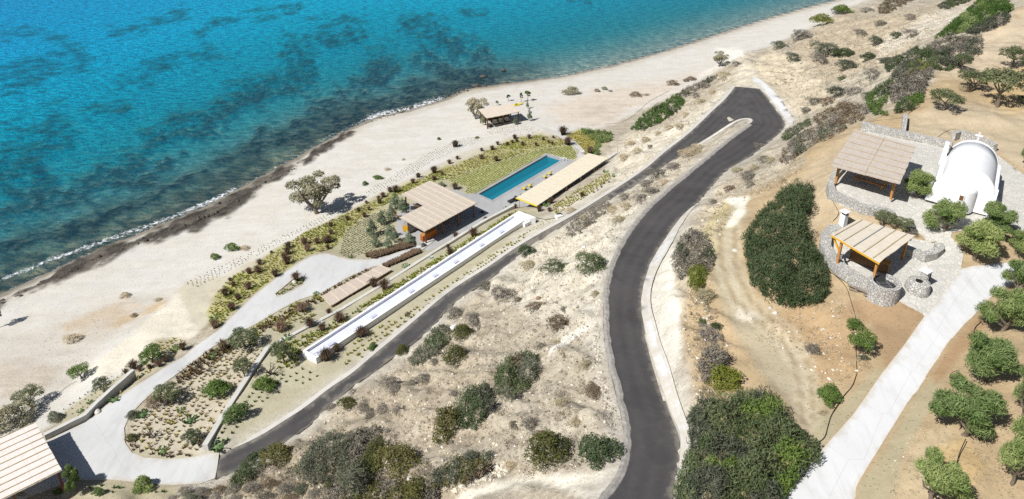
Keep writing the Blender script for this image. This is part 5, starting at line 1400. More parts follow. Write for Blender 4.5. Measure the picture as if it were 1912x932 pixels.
# ------------------------------------------------------------------ long white water channel
def channel():
    nl, nr = corner(565, 655, 7.55), corner(590, 669, 7.55)
    fl, fr_ = corner(957, 401, 8.75), corner(978, 412, 8.75)
    root = empty("water_channel", tuple((nl + fr_) / 2 - Vector((0, 0, 1))), "very long narrow white walled open basin sloping up the garden terrace", "basin")
    n = 30; t_ = .26; depth_ = .36
    def lerp(a, b, k): return a + (b - a) * k
    d = (fl - nl); d.z = 0; d.normalize(); side = Vector((d.y, -d.x, 0))
    for s, (a, b) in ((1, (nl, fl)), (-1, (nr, fr_))):
        m = MB(); P = [lerp(a, b, k / n) for k in range(n + 1)]
        V = []
        for p in P:
            q = p + side * t_ * s
            V += [(p.x, p.y, p.z - 1.7), (q.x, q.y, p.z - 1.7), (q.x, q.y, p.z), (p.x, p.y, p.z)]
        F = [(0, 1, 2, 3), tuple(n * 4 + q for q in (3, 2, 1, 0))]
        for i in range(n):
            for q in range(4): F.append((i * 4 + q, i * 4 + (q + 1) % 4, (i + 1) * 4 + (q + 1) % 4, (i + 1) * 4 + q))
        m.add(V, F); m.build("side_wall", M_LIME, root)
    m = MB(); e = nl + d * t_; f_ = nr + d * t_
    m.hexa([(nl.x, nl.y, nl.z - 1.7), (nr.x, nr.y, nl.z - 1.7), (f_.x, f_.y, nl.z - 1.7), (e.x, e.y, nl.z - 1.7), (nl.x, nl.y, nl.z + .002), (nr.x, nr.y, nl.z + .002), (f_.x, f_.y, nl.z + .002), (e.x, e.y, nl.z + .002)]); m.build("end_wall", M_LIME, root)
    m = MB(); P = []
    for k in range(n + 1):
        p, q = lerp(nl, fl, k / n) + side * .16, lerp(nr, fr_, k / n) - side * .16; P += [(p.x, p.y, p.z - depth_), (q.x, q.y, q.z - depth_)]
    m.add(P, [(2 * i, 2 * i + 1, 2 * i + 3, 2 * i + 2) for i in range(n)]); m.build("floor", simple("pale_blue_render", (.56, .575, .68), .7, .06, .8), root)
    for k in (.075, .245, .415, .53, .635, .775, .89):
        c = lerp(lerp(nl, fl, k), lerp(nr, fr_, k), .62); yaw = math.atan2(d.y, d.x)
        m = MB(); m.box((c.x, c.y, c.z - depth_ + .08), (.75, .42, .14), yaw); m.build("step", simple("blue_grey_block", (.47, .48, .57), .7, .05, 2) if k == .075 else bpy.data.materials["blue_grey_block"], root)
    # hopper shaped inlet at the upper end
    g = d * 1.0
    tip = corner(969, 394, 9.7); R0 = corner(1000, 406, 9.1); L0 = fl; e2 = corner(980, 421, 9.1)
    m = MB()
    bl, br = fl - Vector((0, 0, 1.7)), fr_ - Vector((0, 0, 1.7))
    b2, b3 = Vector((R0.x, R0.y, R0.z - 1.9)), Vector((tip.x, tip.y, tip.z - 2.4))
    m.add([fl, fr_, R0, tip, bl, br, b2, b3], [(0, 1, 3), (1, 2, 3), (0, 3, 7, 4), (3, 2, 6, 7), (1, 5, 6, 2), (0, 4, 5, 1)])
    m.build("inlet_hood", M_LIME, root)
    for k, (x, y) in enumerate(((981, 417), (988, 413), (996, 409))):
        c = corner(x, y + 5, 8.0); m = MB(); m.box((c.x, c.y, c.z + .15), (.7, .5, .9), .75); m.build("outlet_block", M_LIME2, root)
    for k in (.27, .30, .54, .565, .70, .80):
        c = lerp(nl, fl, k) - side * .22
        m = MB(); m.box((c.x, c.y, c.z - .62), (.6, .4, .7), math.atan2(d.y, d.x)); m.build("overflow_block", M_LIME, root)
channel()

# white pump by the road end of the garden
c = Vector(at1(1044, 407)); rt = empty("pump_unit", tuple(c), "white pump unit with black pipework beside the lower asphalt road", "pump")
m = MB(); m.box((c.x, c.y, c.z + .25), (1.1, .7, .5), .5); m.build("housing", M_LIME2, rt, bevel=.03)
m = MB(); m.tube([c + Vector((.1, .3, .3)), c + Vector((.15, .35, 1.2)), c + Vector((.0, .4, 1.6))], .06, 8); m.build("vent_pipe", M_LIME2, rt)
m = MB(); m.tube([c + Vector((-.4, .1, .5)), c + Vector((.1, .2, .7)), c + Vector((.5, .1, .45))], .1, 8); m.build("manifold", M_DARK, rt)

# ------------------------------------------------------------------ garden walls
wall_run("garden_wall", [un(384, 838, 5.6), un(398, 815, 5.6), un(430, 762, 5.7), un(462, 712, 5.7), un(500, 655, 5.7)], .55, .55, M_CONCW, "board marked concrete garden wall running down to the yard end of the road", base=1.2)
gw = [un(500, 655, 5.5), un(560, 622, 5.45), un(640, 580, 5.4), un(720, 532, 5.3), un(815, 471, 5.2), un(900, 418, 5.1), un(960, 386, 5.05)]
wall_run("garden_wall", gw, .45, .42, M_CONCW, "long low concrete wall edging the terrace from the garden trees to the pool", base=1.0)
wall_run("garden_wall", [un(1005, 386, 5.2), un(1040, 362, 5.2), un(1090, 330, 5.2), un(1150, 290, 5.3)], .4, .55, M_CONCW, "low concrete wall along the uphill side of the poolside pergola", base=1.0)
wall_run("garden_wall", [un(84, 818, 5.0), un(120, 800, 5.0), un(160, 780, 5.0), un(182, 757, 5.0), un(207, 734, 5.0), un(250, 696, 5.0)], .45, .5, M_CONCW, "concrete retaining wall between the yard and the seaward planting", base=2.2)
m = MB(); p = corner(1153, 288, 5.4); m.tube([p, p + Vector((0, 0, 1.5))], .04, 7); m.build("marker_post", M_GREYM, None, origin=tuple(p), label="thin grey post at the far end of the pergola wall", category="post")

# ------------------------------------------------------------------ boulders one can tell apart
def boulder(x, y, wpx, label, squash=.7, seed=0, mat=None, z=None, name="boulder"):
    p = at1(x, y) if z is None else un(x, y, z); r = wpx / ppm(p) / 2
    bm = bmesh.new(); bmesh.ops.create_icosphere(bm, subdivisions=3, radius=1)
    for v in bm.verts:
        k = 1 + .5 * (float(fbm(v.co.x * 1.3 + seed * 7.1, v.co.y * 1.3 + v.co.z * 1.1 + seed, 500 + seed, 3)) - .5)
        v.co = Vector((v.co.x * r * k, v.co.y * r * .85 * k, v.co.z * r * squash * k))
    me = bpy.data.meshes.new(name); bm.to_mesh(me); bm.free()
    for q in me.polygons: q.use_smooth = True
    return put(name, me, mat or M_BOULD, None, (p[0], p[1], p[2] + r * squash * (.45 if name == "boulder" else .1)), label=label, category="boulder")
boulder(550, 528, 10, "pale rounded boulder in the small planted island of the forecourt", seed=1)
boulder(183, 771, 14, "pale rounded boulder at the foot of the yard retaining wall", seed=2)
boulder(1372, 469, 12, "pale flat boulder on the dirt track beside the big dark shrub", .5, 3)
boulder(1447, 586, 11, "pale boulder at the lower tip of the big dark shrub, right one", .7, 4)
boulder(1438, 576, 7, "pale boulder at the lower tip of the big dark shrub, left one", .7, 5)
boulder(706, 897, 10, "tan boulder under the big olive green shrubs by the bottom slope", .8, 6)
boulder(767, 896, 14, "tan blocky boulder beside the big olive green shrubs", .8, 7)
boulder(899, 889, 9, "pale boulder at the upper edge of the bare gravel pad, left one", .8, 8)
boulder(937, 878, 9, "pale boulder among the rubble heap above the gravel pad", .8, 9)
boulder(848, 613, 15, "white block of rock caught in the shrubs above the lower road", .6, 10, M_LIME2)
boulder(926, 850, 6, "small white block lying on the slope above the gravel pad", .6, 11, M_LIME2)
boulder(1090, 463, 7, "white block lying on the pale slope between the two roads", .8, 12, M_LIME2)
boulder(725, 806, 8, "dark boulder alone on the stony slope below the lower road", .8, 13, simple("dark_rock", (.12, .11, .10), .9, .2, 3, bmp=.05))
M_SEAR = simple("sea_rock", (.075, .065, .055), .85, .2, 2.5, bmp=.06)
boulder(940, 131, 9, "black rock breaking the water off the beach shelter, farther out", .8, 14, M_SEAR, 0.0, "sea_rock")
boulder(946, 155, 8, "black rock at the waterline off the beach shelter", .7, 15, M_SEAR, 0.0, "sea_rock")
boulder(902, 143, 13, "low brown rock awash at the tip of the reef off the shelter", .45, 16, M_SEAR, 0.0, "sea_rock")
boulder(888, 160, 16, "flat rock in the surf where the reef meets the beach", .35, 17, M_SEAR, 0.0, "sea_rock")
boulder(905, 161, 9, "rock beside the flat surf rock, nearer the beach shelter", .5, 18, M_SEAR, 0.0, "sea_rock")
boulder(1549, 580 - 150, 9, "rock on the dirt at the outer foot of the curved kitchen parapet", .8, 19)
boulder(866, 553 + 3, 5, "small brown stone on the verge of the lower road", .8, 20)
boulder(1005, 558, 9, "brown stone on the pale slope left of the upper road", .8, 21, simple("brown_rock", (.24, .15, .10), .9, .2, 3, bmp=.05))

# hoses lying on the ground
def hose(px, r, label, mat=None, cat="hose", lift=.05):
    P = chaikin(np.array(px, float), 2); W = at(P[:, 0], P[:, 1]); W = rs(W, .35); W[:, 2] = np.maximum(hz(W[:, 0], W[:, 1]), hs(W[:, 0], W[:, 1]) + .02) + lift
    m = MB(); m.tube([tuple(p) for p in W], r * .62, 6); return m.build("hose", mat or M_BLACK, None, origin=tuple(W[0]), label=label, category=cat)
hose([(1600, 700), (1599, 680), (1598, 650), (1600, 620), (1598, 595), (1588, 560), (1580, 535), (1560, 515), (1535, 500)], .035, "black irrigation hose winding down the brown dirt below the kitchen")
hose([(1508, 838), (1523, 829), (1540, 820), (1546, 795), (1552, 775), (1565, 757), (1575, 740), (1592, 722), (1599, 700)], .045, "black irrigation hose along the drive past the lone small bush")
hose([(1454, 895), (1475, 880), (1495, 862), (1506, 845)], .045, "black hose hidden along the edge of the large bottom thicket")
hose([(1556, 325), (1548, 352), (1548, 360), (1555, 378), (1565, 395), (1566, 403), (1555, 414)], .035, "black hose hanging down the dirt between the chapel pavilion and kitchen")
hose([(1618, 240), (1628, 232), (1660, 226), (1690, 219)], .03, "thin hose crossing the dirt behind the chapel pavilion roof")
hose([(1691, 228), (1695, 212), (1710, 204), (1718, 198)], .035, "black hose from the stone wall spur to the grey thicket")
hose([(1752, 256), (1765, 246), (1780, 243), (1800, 247), (1808, 252)], .03, "dark cable looping over the dirt behind the chapel")
hose([(1781, 895), (1785, 870), (1790, 850), (1800, 830)], .045, "black hose between the two lowest orchard trees")
hose([(1817, 626), (1820, 612), (1832, 602)], .05, "black pipe end sticking out of the soil by the drive")
hose([(1771, 710), (1773, 703), (1780, 699), (1790, 698)], .03, "thin looped hose beside the drive below the leaning orchard tree")
hose([(1838, 765), (1842, 752), (1846, 744)], .045, "black hose behind the middle orchard tree")
hose([(999, 407), (1020, 411), (1038, 408)], .06, "thick black pipe from the white inlet to the pump")
hose([(1030, 371), (1060, 353), (1100, 330), (1145, 298)], .03, "long thin hose lying along the pergola wall")
hose([(1090, 335), (1105, 327), (1130, 326), (1145, 331)], .03, "thin hose curving through the yellow planting above the pergola")
hose([(65, 774), (70, 765), (105, 740), (125, 722), (145, 712)], .03, "thin hose across the grey sand between two seaside bushes")
hose([(1130, 232), (1160, 230), (1178, 220), (1195, 206), (1210, 190), (1250, 170)], .04, "thin brown cord line along the edge of the beach track", simple("cord_brown", (.25, .2, .14), .8, .1, 3))
hose([(317, 745), (318, 760), (335, 785), (345, 789)], .03, "thin hose loop at the near end of the white channel") if False else None

# ------------------------------------------------------------------ foliage
def leaf_mat(name, lo, hi, tip, trans=.25, tipamt=.6, objvar=.25):
    m, nt, b = new_mat(name)
    g = N(nt, "ShaderNodeNewGeometry"); ri = g.outputs['Random Per Island']
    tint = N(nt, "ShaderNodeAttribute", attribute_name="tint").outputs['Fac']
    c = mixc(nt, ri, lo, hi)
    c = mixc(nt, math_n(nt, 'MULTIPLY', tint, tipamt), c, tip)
    oi = N(nt, "ShaderNodeObjectInfo").outputs['Random']
    hsv = N(nt, "ShaderNodeHueSaturation"); L(nt, c, hsv.inputs['Color'])
    L(nt, rng(nt, oi, 0, 1, .5 - .018 * objvar * 4, .5 + .018 * objvar * 4), hsv.inputs['Hue'])
    L(nt, rng(nt, oi, 0, 1, 1 + objvar, 1 - objvar), hsv.inputs['Value'])
    L(nt, hsv.outputs[0], b.inputs['Base Color'])
    b.inputs['Roughness'].default_value = .75; b.inputs['Specular IOR Level'].default_value = .12
    out = nt.nodes["Material Output"]
    t = N(nt, "ShaderNodeBsdfTranslucent"); L(nt, hsv.outputs[0], t.inputs['Color'])
    mx = N(nt, "ShaderNodeMixShader"); mx.inputs[0].default_value = trans
    L(nt, b.outputs[0], mx.inputs[1]); L(nt, t.outputs[0], mx.inputs[2]); L(nt, mx.outputs[0], out.inputs['Surface'])
    return m
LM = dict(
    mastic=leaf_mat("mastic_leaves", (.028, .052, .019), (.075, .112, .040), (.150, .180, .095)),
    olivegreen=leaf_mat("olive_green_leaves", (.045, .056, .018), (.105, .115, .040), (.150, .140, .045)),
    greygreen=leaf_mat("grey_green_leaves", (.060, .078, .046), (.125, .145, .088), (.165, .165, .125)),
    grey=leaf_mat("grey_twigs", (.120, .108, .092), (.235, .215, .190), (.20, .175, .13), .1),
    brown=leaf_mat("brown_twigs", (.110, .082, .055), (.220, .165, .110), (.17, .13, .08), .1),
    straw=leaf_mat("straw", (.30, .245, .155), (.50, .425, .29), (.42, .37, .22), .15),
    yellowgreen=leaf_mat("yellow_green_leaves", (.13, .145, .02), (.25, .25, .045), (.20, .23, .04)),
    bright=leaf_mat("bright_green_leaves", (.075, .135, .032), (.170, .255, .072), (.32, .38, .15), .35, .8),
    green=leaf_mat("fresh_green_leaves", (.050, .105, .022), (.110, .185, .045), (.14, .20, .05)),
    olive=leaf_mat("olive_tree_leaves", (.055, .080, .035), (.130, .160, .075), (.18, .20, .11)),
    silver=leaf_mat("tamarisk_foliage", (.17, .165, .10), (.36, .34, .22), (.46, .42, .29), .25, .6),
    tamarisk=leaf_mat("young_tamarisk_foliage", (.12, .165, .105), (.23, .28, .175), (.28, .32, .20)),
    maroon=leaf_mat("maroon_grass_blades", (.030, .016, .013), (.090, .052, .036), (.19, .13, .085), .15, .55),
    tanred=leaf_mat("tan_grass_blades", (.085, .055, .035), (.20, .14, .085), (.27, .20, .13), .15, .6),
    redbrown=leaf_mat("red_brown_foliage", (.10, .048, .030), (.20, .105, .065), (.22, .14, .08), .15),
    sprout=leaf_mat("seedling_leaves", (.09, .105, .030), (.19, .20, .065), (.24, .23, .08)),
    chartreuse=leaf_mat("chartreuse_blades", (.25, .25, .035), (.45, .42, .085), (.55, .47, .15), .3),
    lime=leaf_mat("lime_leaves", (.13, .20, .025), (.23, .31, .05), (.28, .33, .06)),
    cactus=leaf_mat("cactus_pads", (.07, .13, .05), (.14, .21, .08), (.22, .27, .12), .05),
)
M_BARK = simple("bark", (.17, .135, .10), .9, .25, 6)
M_BARKD = simple("dark_bark", (.085, .065, .05), .9, .25, 6)

def leaf_cloud(lobes, n, size, rng_, slim=.55, up=.25, inner=.3, zmin=0.0, surf=(.82, 1.08), droop=0.0, upr=0.0):
    """leaf shaped quads through the shells of ellipsoidal lobes (x, y, z, rx, ry, rz, tint)."""
    Lb = np.asarray(lobes, float)
    area = (Lb[:, 3] * Lb[:, 4] + Lb[:, 4] * Lb[:, 5] + Lb[:, 3] * Lb[:, 5])
    P = []; Nn = []; Tn = []
    need = n; tries = 0
    while need > 0 and tries < 8:
        tries += 1
        m = int(need * 1.7) + 50
        k = rng_.choice(len(Lb), m, p=area / area.sum())
        d = rng_.normal(size=(m, 3)); d /= np.linalg.norm(d, axis=1)[:, None]
        d[:, 2] = np.where(d[:, 2] < -.25, -d[:, 2] * .6, d[:, 2]); d /= np.linalg.norm(d, axis=1)[:, None]
        f = np.where(rng_.random(m) < inner, rng_.uniform(.35, .82, m), rng_.uniform(*surf, m))
        p = Lb[k, :3] + d * Lb[k, 3:6] * f[:, None]
        ok = p[:, 2] > zmin
        for q in Lb[:60] if len(Lb) <= 60 else Lb[rng_.choice(len(Lb), 60, False)]:
            ok &= (((p - q[:3]) / q[3:6]) ** 2).sum(1) > .36
        p, d2, k2 = p[ok], d[ok], k[ok]
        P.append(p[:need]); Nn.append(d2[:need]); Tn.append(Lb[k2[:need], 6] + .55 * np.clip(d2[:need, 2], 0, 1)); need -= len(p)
    P = np.vstack(P); D = np.vstack(Nn); tint = np.concatenate(Tn); m = len(P)
    nrm = D * .8 + rng_.normal(size=(m, 3)) * .75; nrm[:, 2] += up * (1 - min(upr, 1)); nrm /= np.linalg.norm(nrm, axis=1)[:, None]
    t = rng_.normal(size=(m, 3)) + D * .7; t = t * (1 - .35 * min(upr, 1)) + D * .5 * upr; t[:, 2] += .2 - droop + upr
    t -= nrm * (t * nrm).sum(1)[:, None]; t /= np.linalg.norm(t, axis=1)[:, None] + 1e-9
    b = np.cross(nrm, t)
    s = size * rng_.uniform(.6, 1.35, m)[:, None]
    V = np.stack([P - t * s * .5, P + b * s * slim * .5, P + t * s * .5, P - b * s * slim * .5], 1).reshape(-1, 3)
    F = np.arange(4 * m).reshape(m, 4)
    tint = np.clip(tint + rng_.normal(size=m) * .15, 0, 1)
    return V, F, np.repeat(tint, 4)

def blades(P, H, W, rng_, k=10, spread=.6, seg=2):
    """grass tufts: k arching blades from each foot point P, heights H."""
    P = np.repeat(np.asarray(P, float), k, 0); H = np.repeat(np.asarray(H, float), k) * rng_.uniform(.6, 1.15, len(P)); W = np.repeat(np.asarray(W, float), k)
    m = len(P); a = rng_.uniform(0, 2 * math.pi, m); s = rng_.uniform(.1, 1, m) ** .7 * spread
    d = np.stack([np.cos(a), np.sin(a), 0 * a], 1); n_ = np.stack([-np.sin(a), np.cos(a), 0 * a], 1)
    up = np.array([0, 0, 1.0])
    if seg == 1:
        tip = P + d * (H * s)[:, None] + up * (H * (1 - .35 * s))[:, None]
        V = np.stack([P - n_ * W[:, None] * .5, P + n_ * W[:, None] * .5, tip], 1).reshape(-1, 3)
        return V, np.arange(3 * m).reshape(m, 3), np.tile(np.array([0, 0, .9]), m)
    mid = P + d * (H * s * .45)[:, None] + up * (H * .75)[:, None]
    tip = P + d * (H * s * 1.15)[:, None] + up * (H * (.95 - .55 * s))[:, None]
    V = np.stack([P - n_ * W[:, None] * .4, P + n_ * W[:, None] * .4, mid + n_ * W[:, None] * .5, mid - n_ * W[:, None] * .5, tip + n_ * W[:, None] * .12, tip - n_ * W[:, None] * .12], 1).reshape(-1, 3)
    b = np.arange(m) * 6
    F = np.concatenate([np.stack([b, b + 1, b + 2, b + 3], 1), np.stack([b + 3, b + 2, b + 4, b + 5], 1)])
    return V, F, np.tile(np.array([0, 0, .4, .4, 1, 1]), m)

def foliage_mesh(name, V, F, tint, mat):
    me = arr_mesh(name, V, F)
    q = me.attributes.new("tint", 'FLOAT', 'POINT'); q.data.foreach_set("value", np.asarray(tint, np.float32))
    me.materials.append(mat)
    return me

LEAF = dict(mastic=(3000, .052, .6), olivegreen=(2600, .055, .6), greygreen=(2400, .055, .5), grey=(1900, .075, .28), brown=(1700, .08, .28), straw=(1500, .095, .22), yellowgreen=(2200, .06, .6),
            bright=(2800, .085, .33), green=(2200, .07, .5), silver=(2800, .062, .4), tamarisk=(1500, .11, .3), redbrown=(1800, .08, .35), olive=(2200, .07, .35), maroon=(0, 0, 0), tanred=(0, 0, 0))
_dome = {}
def dome_mesh(kind, i):
    """unit bush: 1 wide, 1 deep, 1 high, several lobes."""
    if (kind, i) in _dome: return _dome[kind, i]
    r = np.random.default_rng(1000 + i * 77 + sum(map(ord, kind)))
    n, ls, slim = LEAF[kind]
    lobes = [(0, 0, .36, .28, .28, .46, .1)]
    nl = r.integers(7, 11)
    for k in range(nl):
        a = 2 * math.pi * k / nl + r.uniform(-.3, .3); q = r.uniform(.20, .40); rr = r.uniform(.10, .22)
        lobes.append((math.cos(a) * q, math.sin(a) * q, r.uniform(.12, .55), rr, rr, rr * r.uniform(1.1, 2.0), r.uniform(0, .7)))
    for k in range(3):
        a = r.uniform(0, 6.28); q = r.uniform(0, .18); rr = r.uniform(.14, .22)
        lobes.append((math.cos(a) * q, math.sin(a) * q, r.uniform(.6, .76), rr, rr, rr * 1.2, r.uniform(.2, .7)))
    if kind in ('grey', 'brown', 'straw'):
        V, F, t = leaf_cloud(lobes, n, ls, r, slim, .0, .45, 0, (.75, 1.25))
    else:
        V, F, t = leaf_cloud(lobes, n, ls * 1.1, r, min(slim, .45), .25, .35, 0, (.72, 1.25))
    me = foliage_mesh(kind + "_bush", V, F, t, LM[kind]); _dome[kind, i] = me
    return me
_tuft = {}
def tuft_mesh(kind, i):
    if (kind, i) in _tuft: return _tuft[kind, i]
    r = np.random.default_rng(3000 + i)
    Pf = r.normal(size=(26, 3)) * .11; Pf[:, 2] = 0
    V, F, t = blades(Pf, np.full(26, 1.0), np.full(26, .035), r, 11, .75, 2)
    V[:, :2] *= .62
    me = foliage_mesh(kind + "_tuft", V, F, t, LM[kind]); _tuft[kind, i] = me
    return me

def fit(px, py, w, h, hf):
    """ground point and world width, depth, height of a bush whose outline in the photo is w by h around (px, py)."""
    P = at1(px, py + .3 * h)
    for _ in range(2):
        k = ppm(P); d = (P - CAM) / np.linalg.norm(P - CAM); s_, c_ = -d[2], math.sqrt(1 - d[2] ** 2)
        W = w / k; T = h / k; Hh = hf * min(W, 1.5 * T)
        B = (T * T - (Hh * c_) ** 2) / (2 * T)
        lo, hi = .22 * W * s_, 1.1 * W * s_
        if B < lo: B = lo; Hh = math.sqrt(max(T * T - 2 * T * B, .05 * T * T)) / c_
        if B > hi: B = hi; Hh = math.sqrt(max(T * T - 2 * T * B, .05 * T * T)) / c_
        D = 2 * B / s_
        P = at1(px, py + h / 2 - B * k)
    return P, W, D, Hh
ORD = ["nearest", "second nearest", "third nearest", "fourth nearest", "fifth nearest", "sixth nearest", "seventh nearest", "eighth nearest", "ninth nearest", "tenth nearest",
       "eleventh nearest", "twelfth nearest", "thirteenth nearest", "fourteenth nearest", "fifteenth nearest", "sixteenth nearest", "seventeenth nearest", "eighteenth nearest", "nineteenth nearest", "twentieth nearest"]
ORD += ["%s nearest" % q for q in ("twenty-first", "twenty-second", "twenty-third", "twenty-fourth", "twenty-fifth", "twenty-sixth", "twenty-seventh", "twenty-eighth", "twenty-ninth", "thirtieth", "thirty-first", "thirty-second", "thirty-third", "thirty-fourth", "thirty-fifth", "thirty-sixth")]
HF = dict(mastic=.55, olivegreen=.62, greygreen=.5, grey=.42, brown=.5, straw=.42, yellowgreen=.5, bright=.75, green=.6, silver=.7, tamarisk=1.3, redbrown=.5, olive=.8)
_n = [0]
def bush(kind, px, py, w, h, label, group=None, name="shrub", cat="shrub", hf=None):
    _n[0] += 1; i = _n[0]
    P, W, D, Hh = fit(px, py, w, h, hf or HF[kind])
    o = put(name, dome_mesh(kind, i % 4), None, None, (P[0], P[1], P[2] - .05 * Hh), label=label, category=cat, group=group, kind="thing")
    rz = (i * 1.7) % 6.28
    rz = round(rz / (math.pi / 2)) * (math.pi / 2) + .25 * math.sin(i)
    if int(round(rz / (math.pi / 2))) % 2: W, D = D, W
    o.scale = (W * 1.0, D * 1.0, Hh * 1.02); o.rotation_euler[2] = rz
    return o
def bushes(items, desc, anchor_px, anchor, group, name="shrub", cat="shrub"):
    """items (kind, px, py, w, h); each label counts outward from a landmark."""
    it = sorted(items, key=lambda q: (q[1] - anchor_px[0]) ** 2 + ((q[2] - anchor_px[1]) * 1.4) ** 2)
    seen = {}
    for q in it:
        dd = desc[q[0]] if isinstance(desc, dict) else desc
        i = seen.get(dd, 0); seen[dd] = i + 1
        bush(q[0], q[1], q[2], q[3], q[4], "%s, %s to %s" % (dd, ORD[i], anchor) if len(items) > 1 else dd, group, name, cat)
def tufts(items, desc, anchor_px, anchor, group, kind="maroon", name="fountain_grass"):
    it = sorted(items, key=lambda q: (q[0] - anchor_px[0]) ** 2 + ((q[1] - anchor_px[1]) * 1.4) ** 2)
    for i, q in enumerate(it):
        px, py, w = q[:3]; h = q[3] if len(q) > 3 else w * .95; kd = q[4] if len(q) > 4 else kind
        _n[0] += 1
        P = at1(px, py + h * .28); k = ppm(P); W = w / k
        o = put(name, tuft_mesh(kd, _n[0] % 4), None, None, tuple(P), label="%s, %s to %s" % (desc, ORD[i], anchor), category="grass clump", group=group, kind="thing")
        o.scale = (W * 1.05, W * 1.05, W * .82); o.rotation_euler[2] = _n[0] * 2.1

UPR = ('mastic', 'green', 'bright', 'greygreen')
def thicket(name, poly, kinds, label, hgt=1.6, lob=1.0, dens=60, leaf=.17, group=None, cat="thicket", seed=1, slim=.5, accents=()):
    """a mass of bushes grown together, filling the surveyed outline; kinds = [(kind, weight)]; parts by foliage colour."""
    r = np.random.default_rng(900 + seed)
    P = np.array(poly, float); c = P.mean(0); g0 = at1(*c); k0 = ppm(g0)
    x0, y0 = P.min(0); x1, y1 = P.max(0)
    U = r.uniform((x0, y0), (x1, y1), (4000, 2)); s = poly_sd(P, U[:, 0], U[:, 1])
    ok = s > 1.5; U, s = U[ok], s[ok]
    pick = []; 
    for u, q in zip(U, s):
        rr = min(lob * k0 * r.uniform(.35, 1.1), max(q, .22 * k0) * 1.25)
        if all((u[0] - v[0]) ** 2 + (u[1] - v[1]) ** 2 > (.62 * (rr + v[2])) ** 2 for v in pick): pick.append((u[0], u[1], rr))
    by = {k: [] for k, _ in kinds}; names = [k for k, _ in kinds]; wts = np.array([w for _, w in kinds], float); wts /= wts.sum()
    hv = hgt * (.35 + 1.15 * r.random(len(pick)))
    C = at([q[0] for q in pick], [q[1] for q in pick])
    for (u, v, rr), hh, cc in zip(pick, hv, C):
        R_ = rr / ppm(cc); hh = min(hh, R_ * 2.6)
        d = (cc - CAM) / np.linalg.norm(cc - CAM); cph = math.sqrt(1 - d[2] ** 2)
        g = at1(u, v + .42 * hh * cph * ppm(cc))
        # neighbours share a species: pick by slow noise
        nz = float(vnoise(u / (1.6 * k0), v / (1.6 * k0), seed)); kk = names[min(int(np.searchsorted(np.cumsum(wts), (nz - .5) * 1.5 + .5)), len(names) - 1)]
        for ak, apoly in accents:
            if poly_sd(np.array(apoly, float), np.array([u]), np.array([v]))[0] > 0: kk = ak
        by.setdefault(kk, []).append((g[0] - g0[0], g[1] - g0[1], g[2] - g0[2] + hh * .42, R_, R_ * 1.05, max(hh * r.uniform(.5, .8), .15), r.uniform(0, 1) ** 1.5))
    root = None
    todo = [(k, l) for k, l in by.items() if l]
    single = len(todo) == 1
    if not single: root = empty(name, tuple(g0), label, cat, group); root['kind'] = 'thing'
    for k, l in todo:
        A_ = sum(q[3] * q[4] for q in l) * math.pi
        sl = LEAF[k][2] or slim
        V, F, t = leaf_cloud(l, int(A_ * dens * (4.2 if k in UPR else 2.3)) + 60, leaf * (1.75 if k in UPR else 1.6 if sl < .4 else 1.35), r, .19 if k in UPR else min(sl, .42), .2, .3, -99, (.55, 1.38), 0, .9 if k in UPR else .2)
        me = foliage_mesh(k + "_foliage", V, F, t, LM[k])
        if single: put(name, me, None, None, tuple(g0), label=label, category=cat, group=group, kind='thing')
        else: put(k.replace("olivegreen", "olive_green").replace("greygreen", "grey_green").replace("yellowgreen", "yellow_green") + "_foliage", me, None, root)

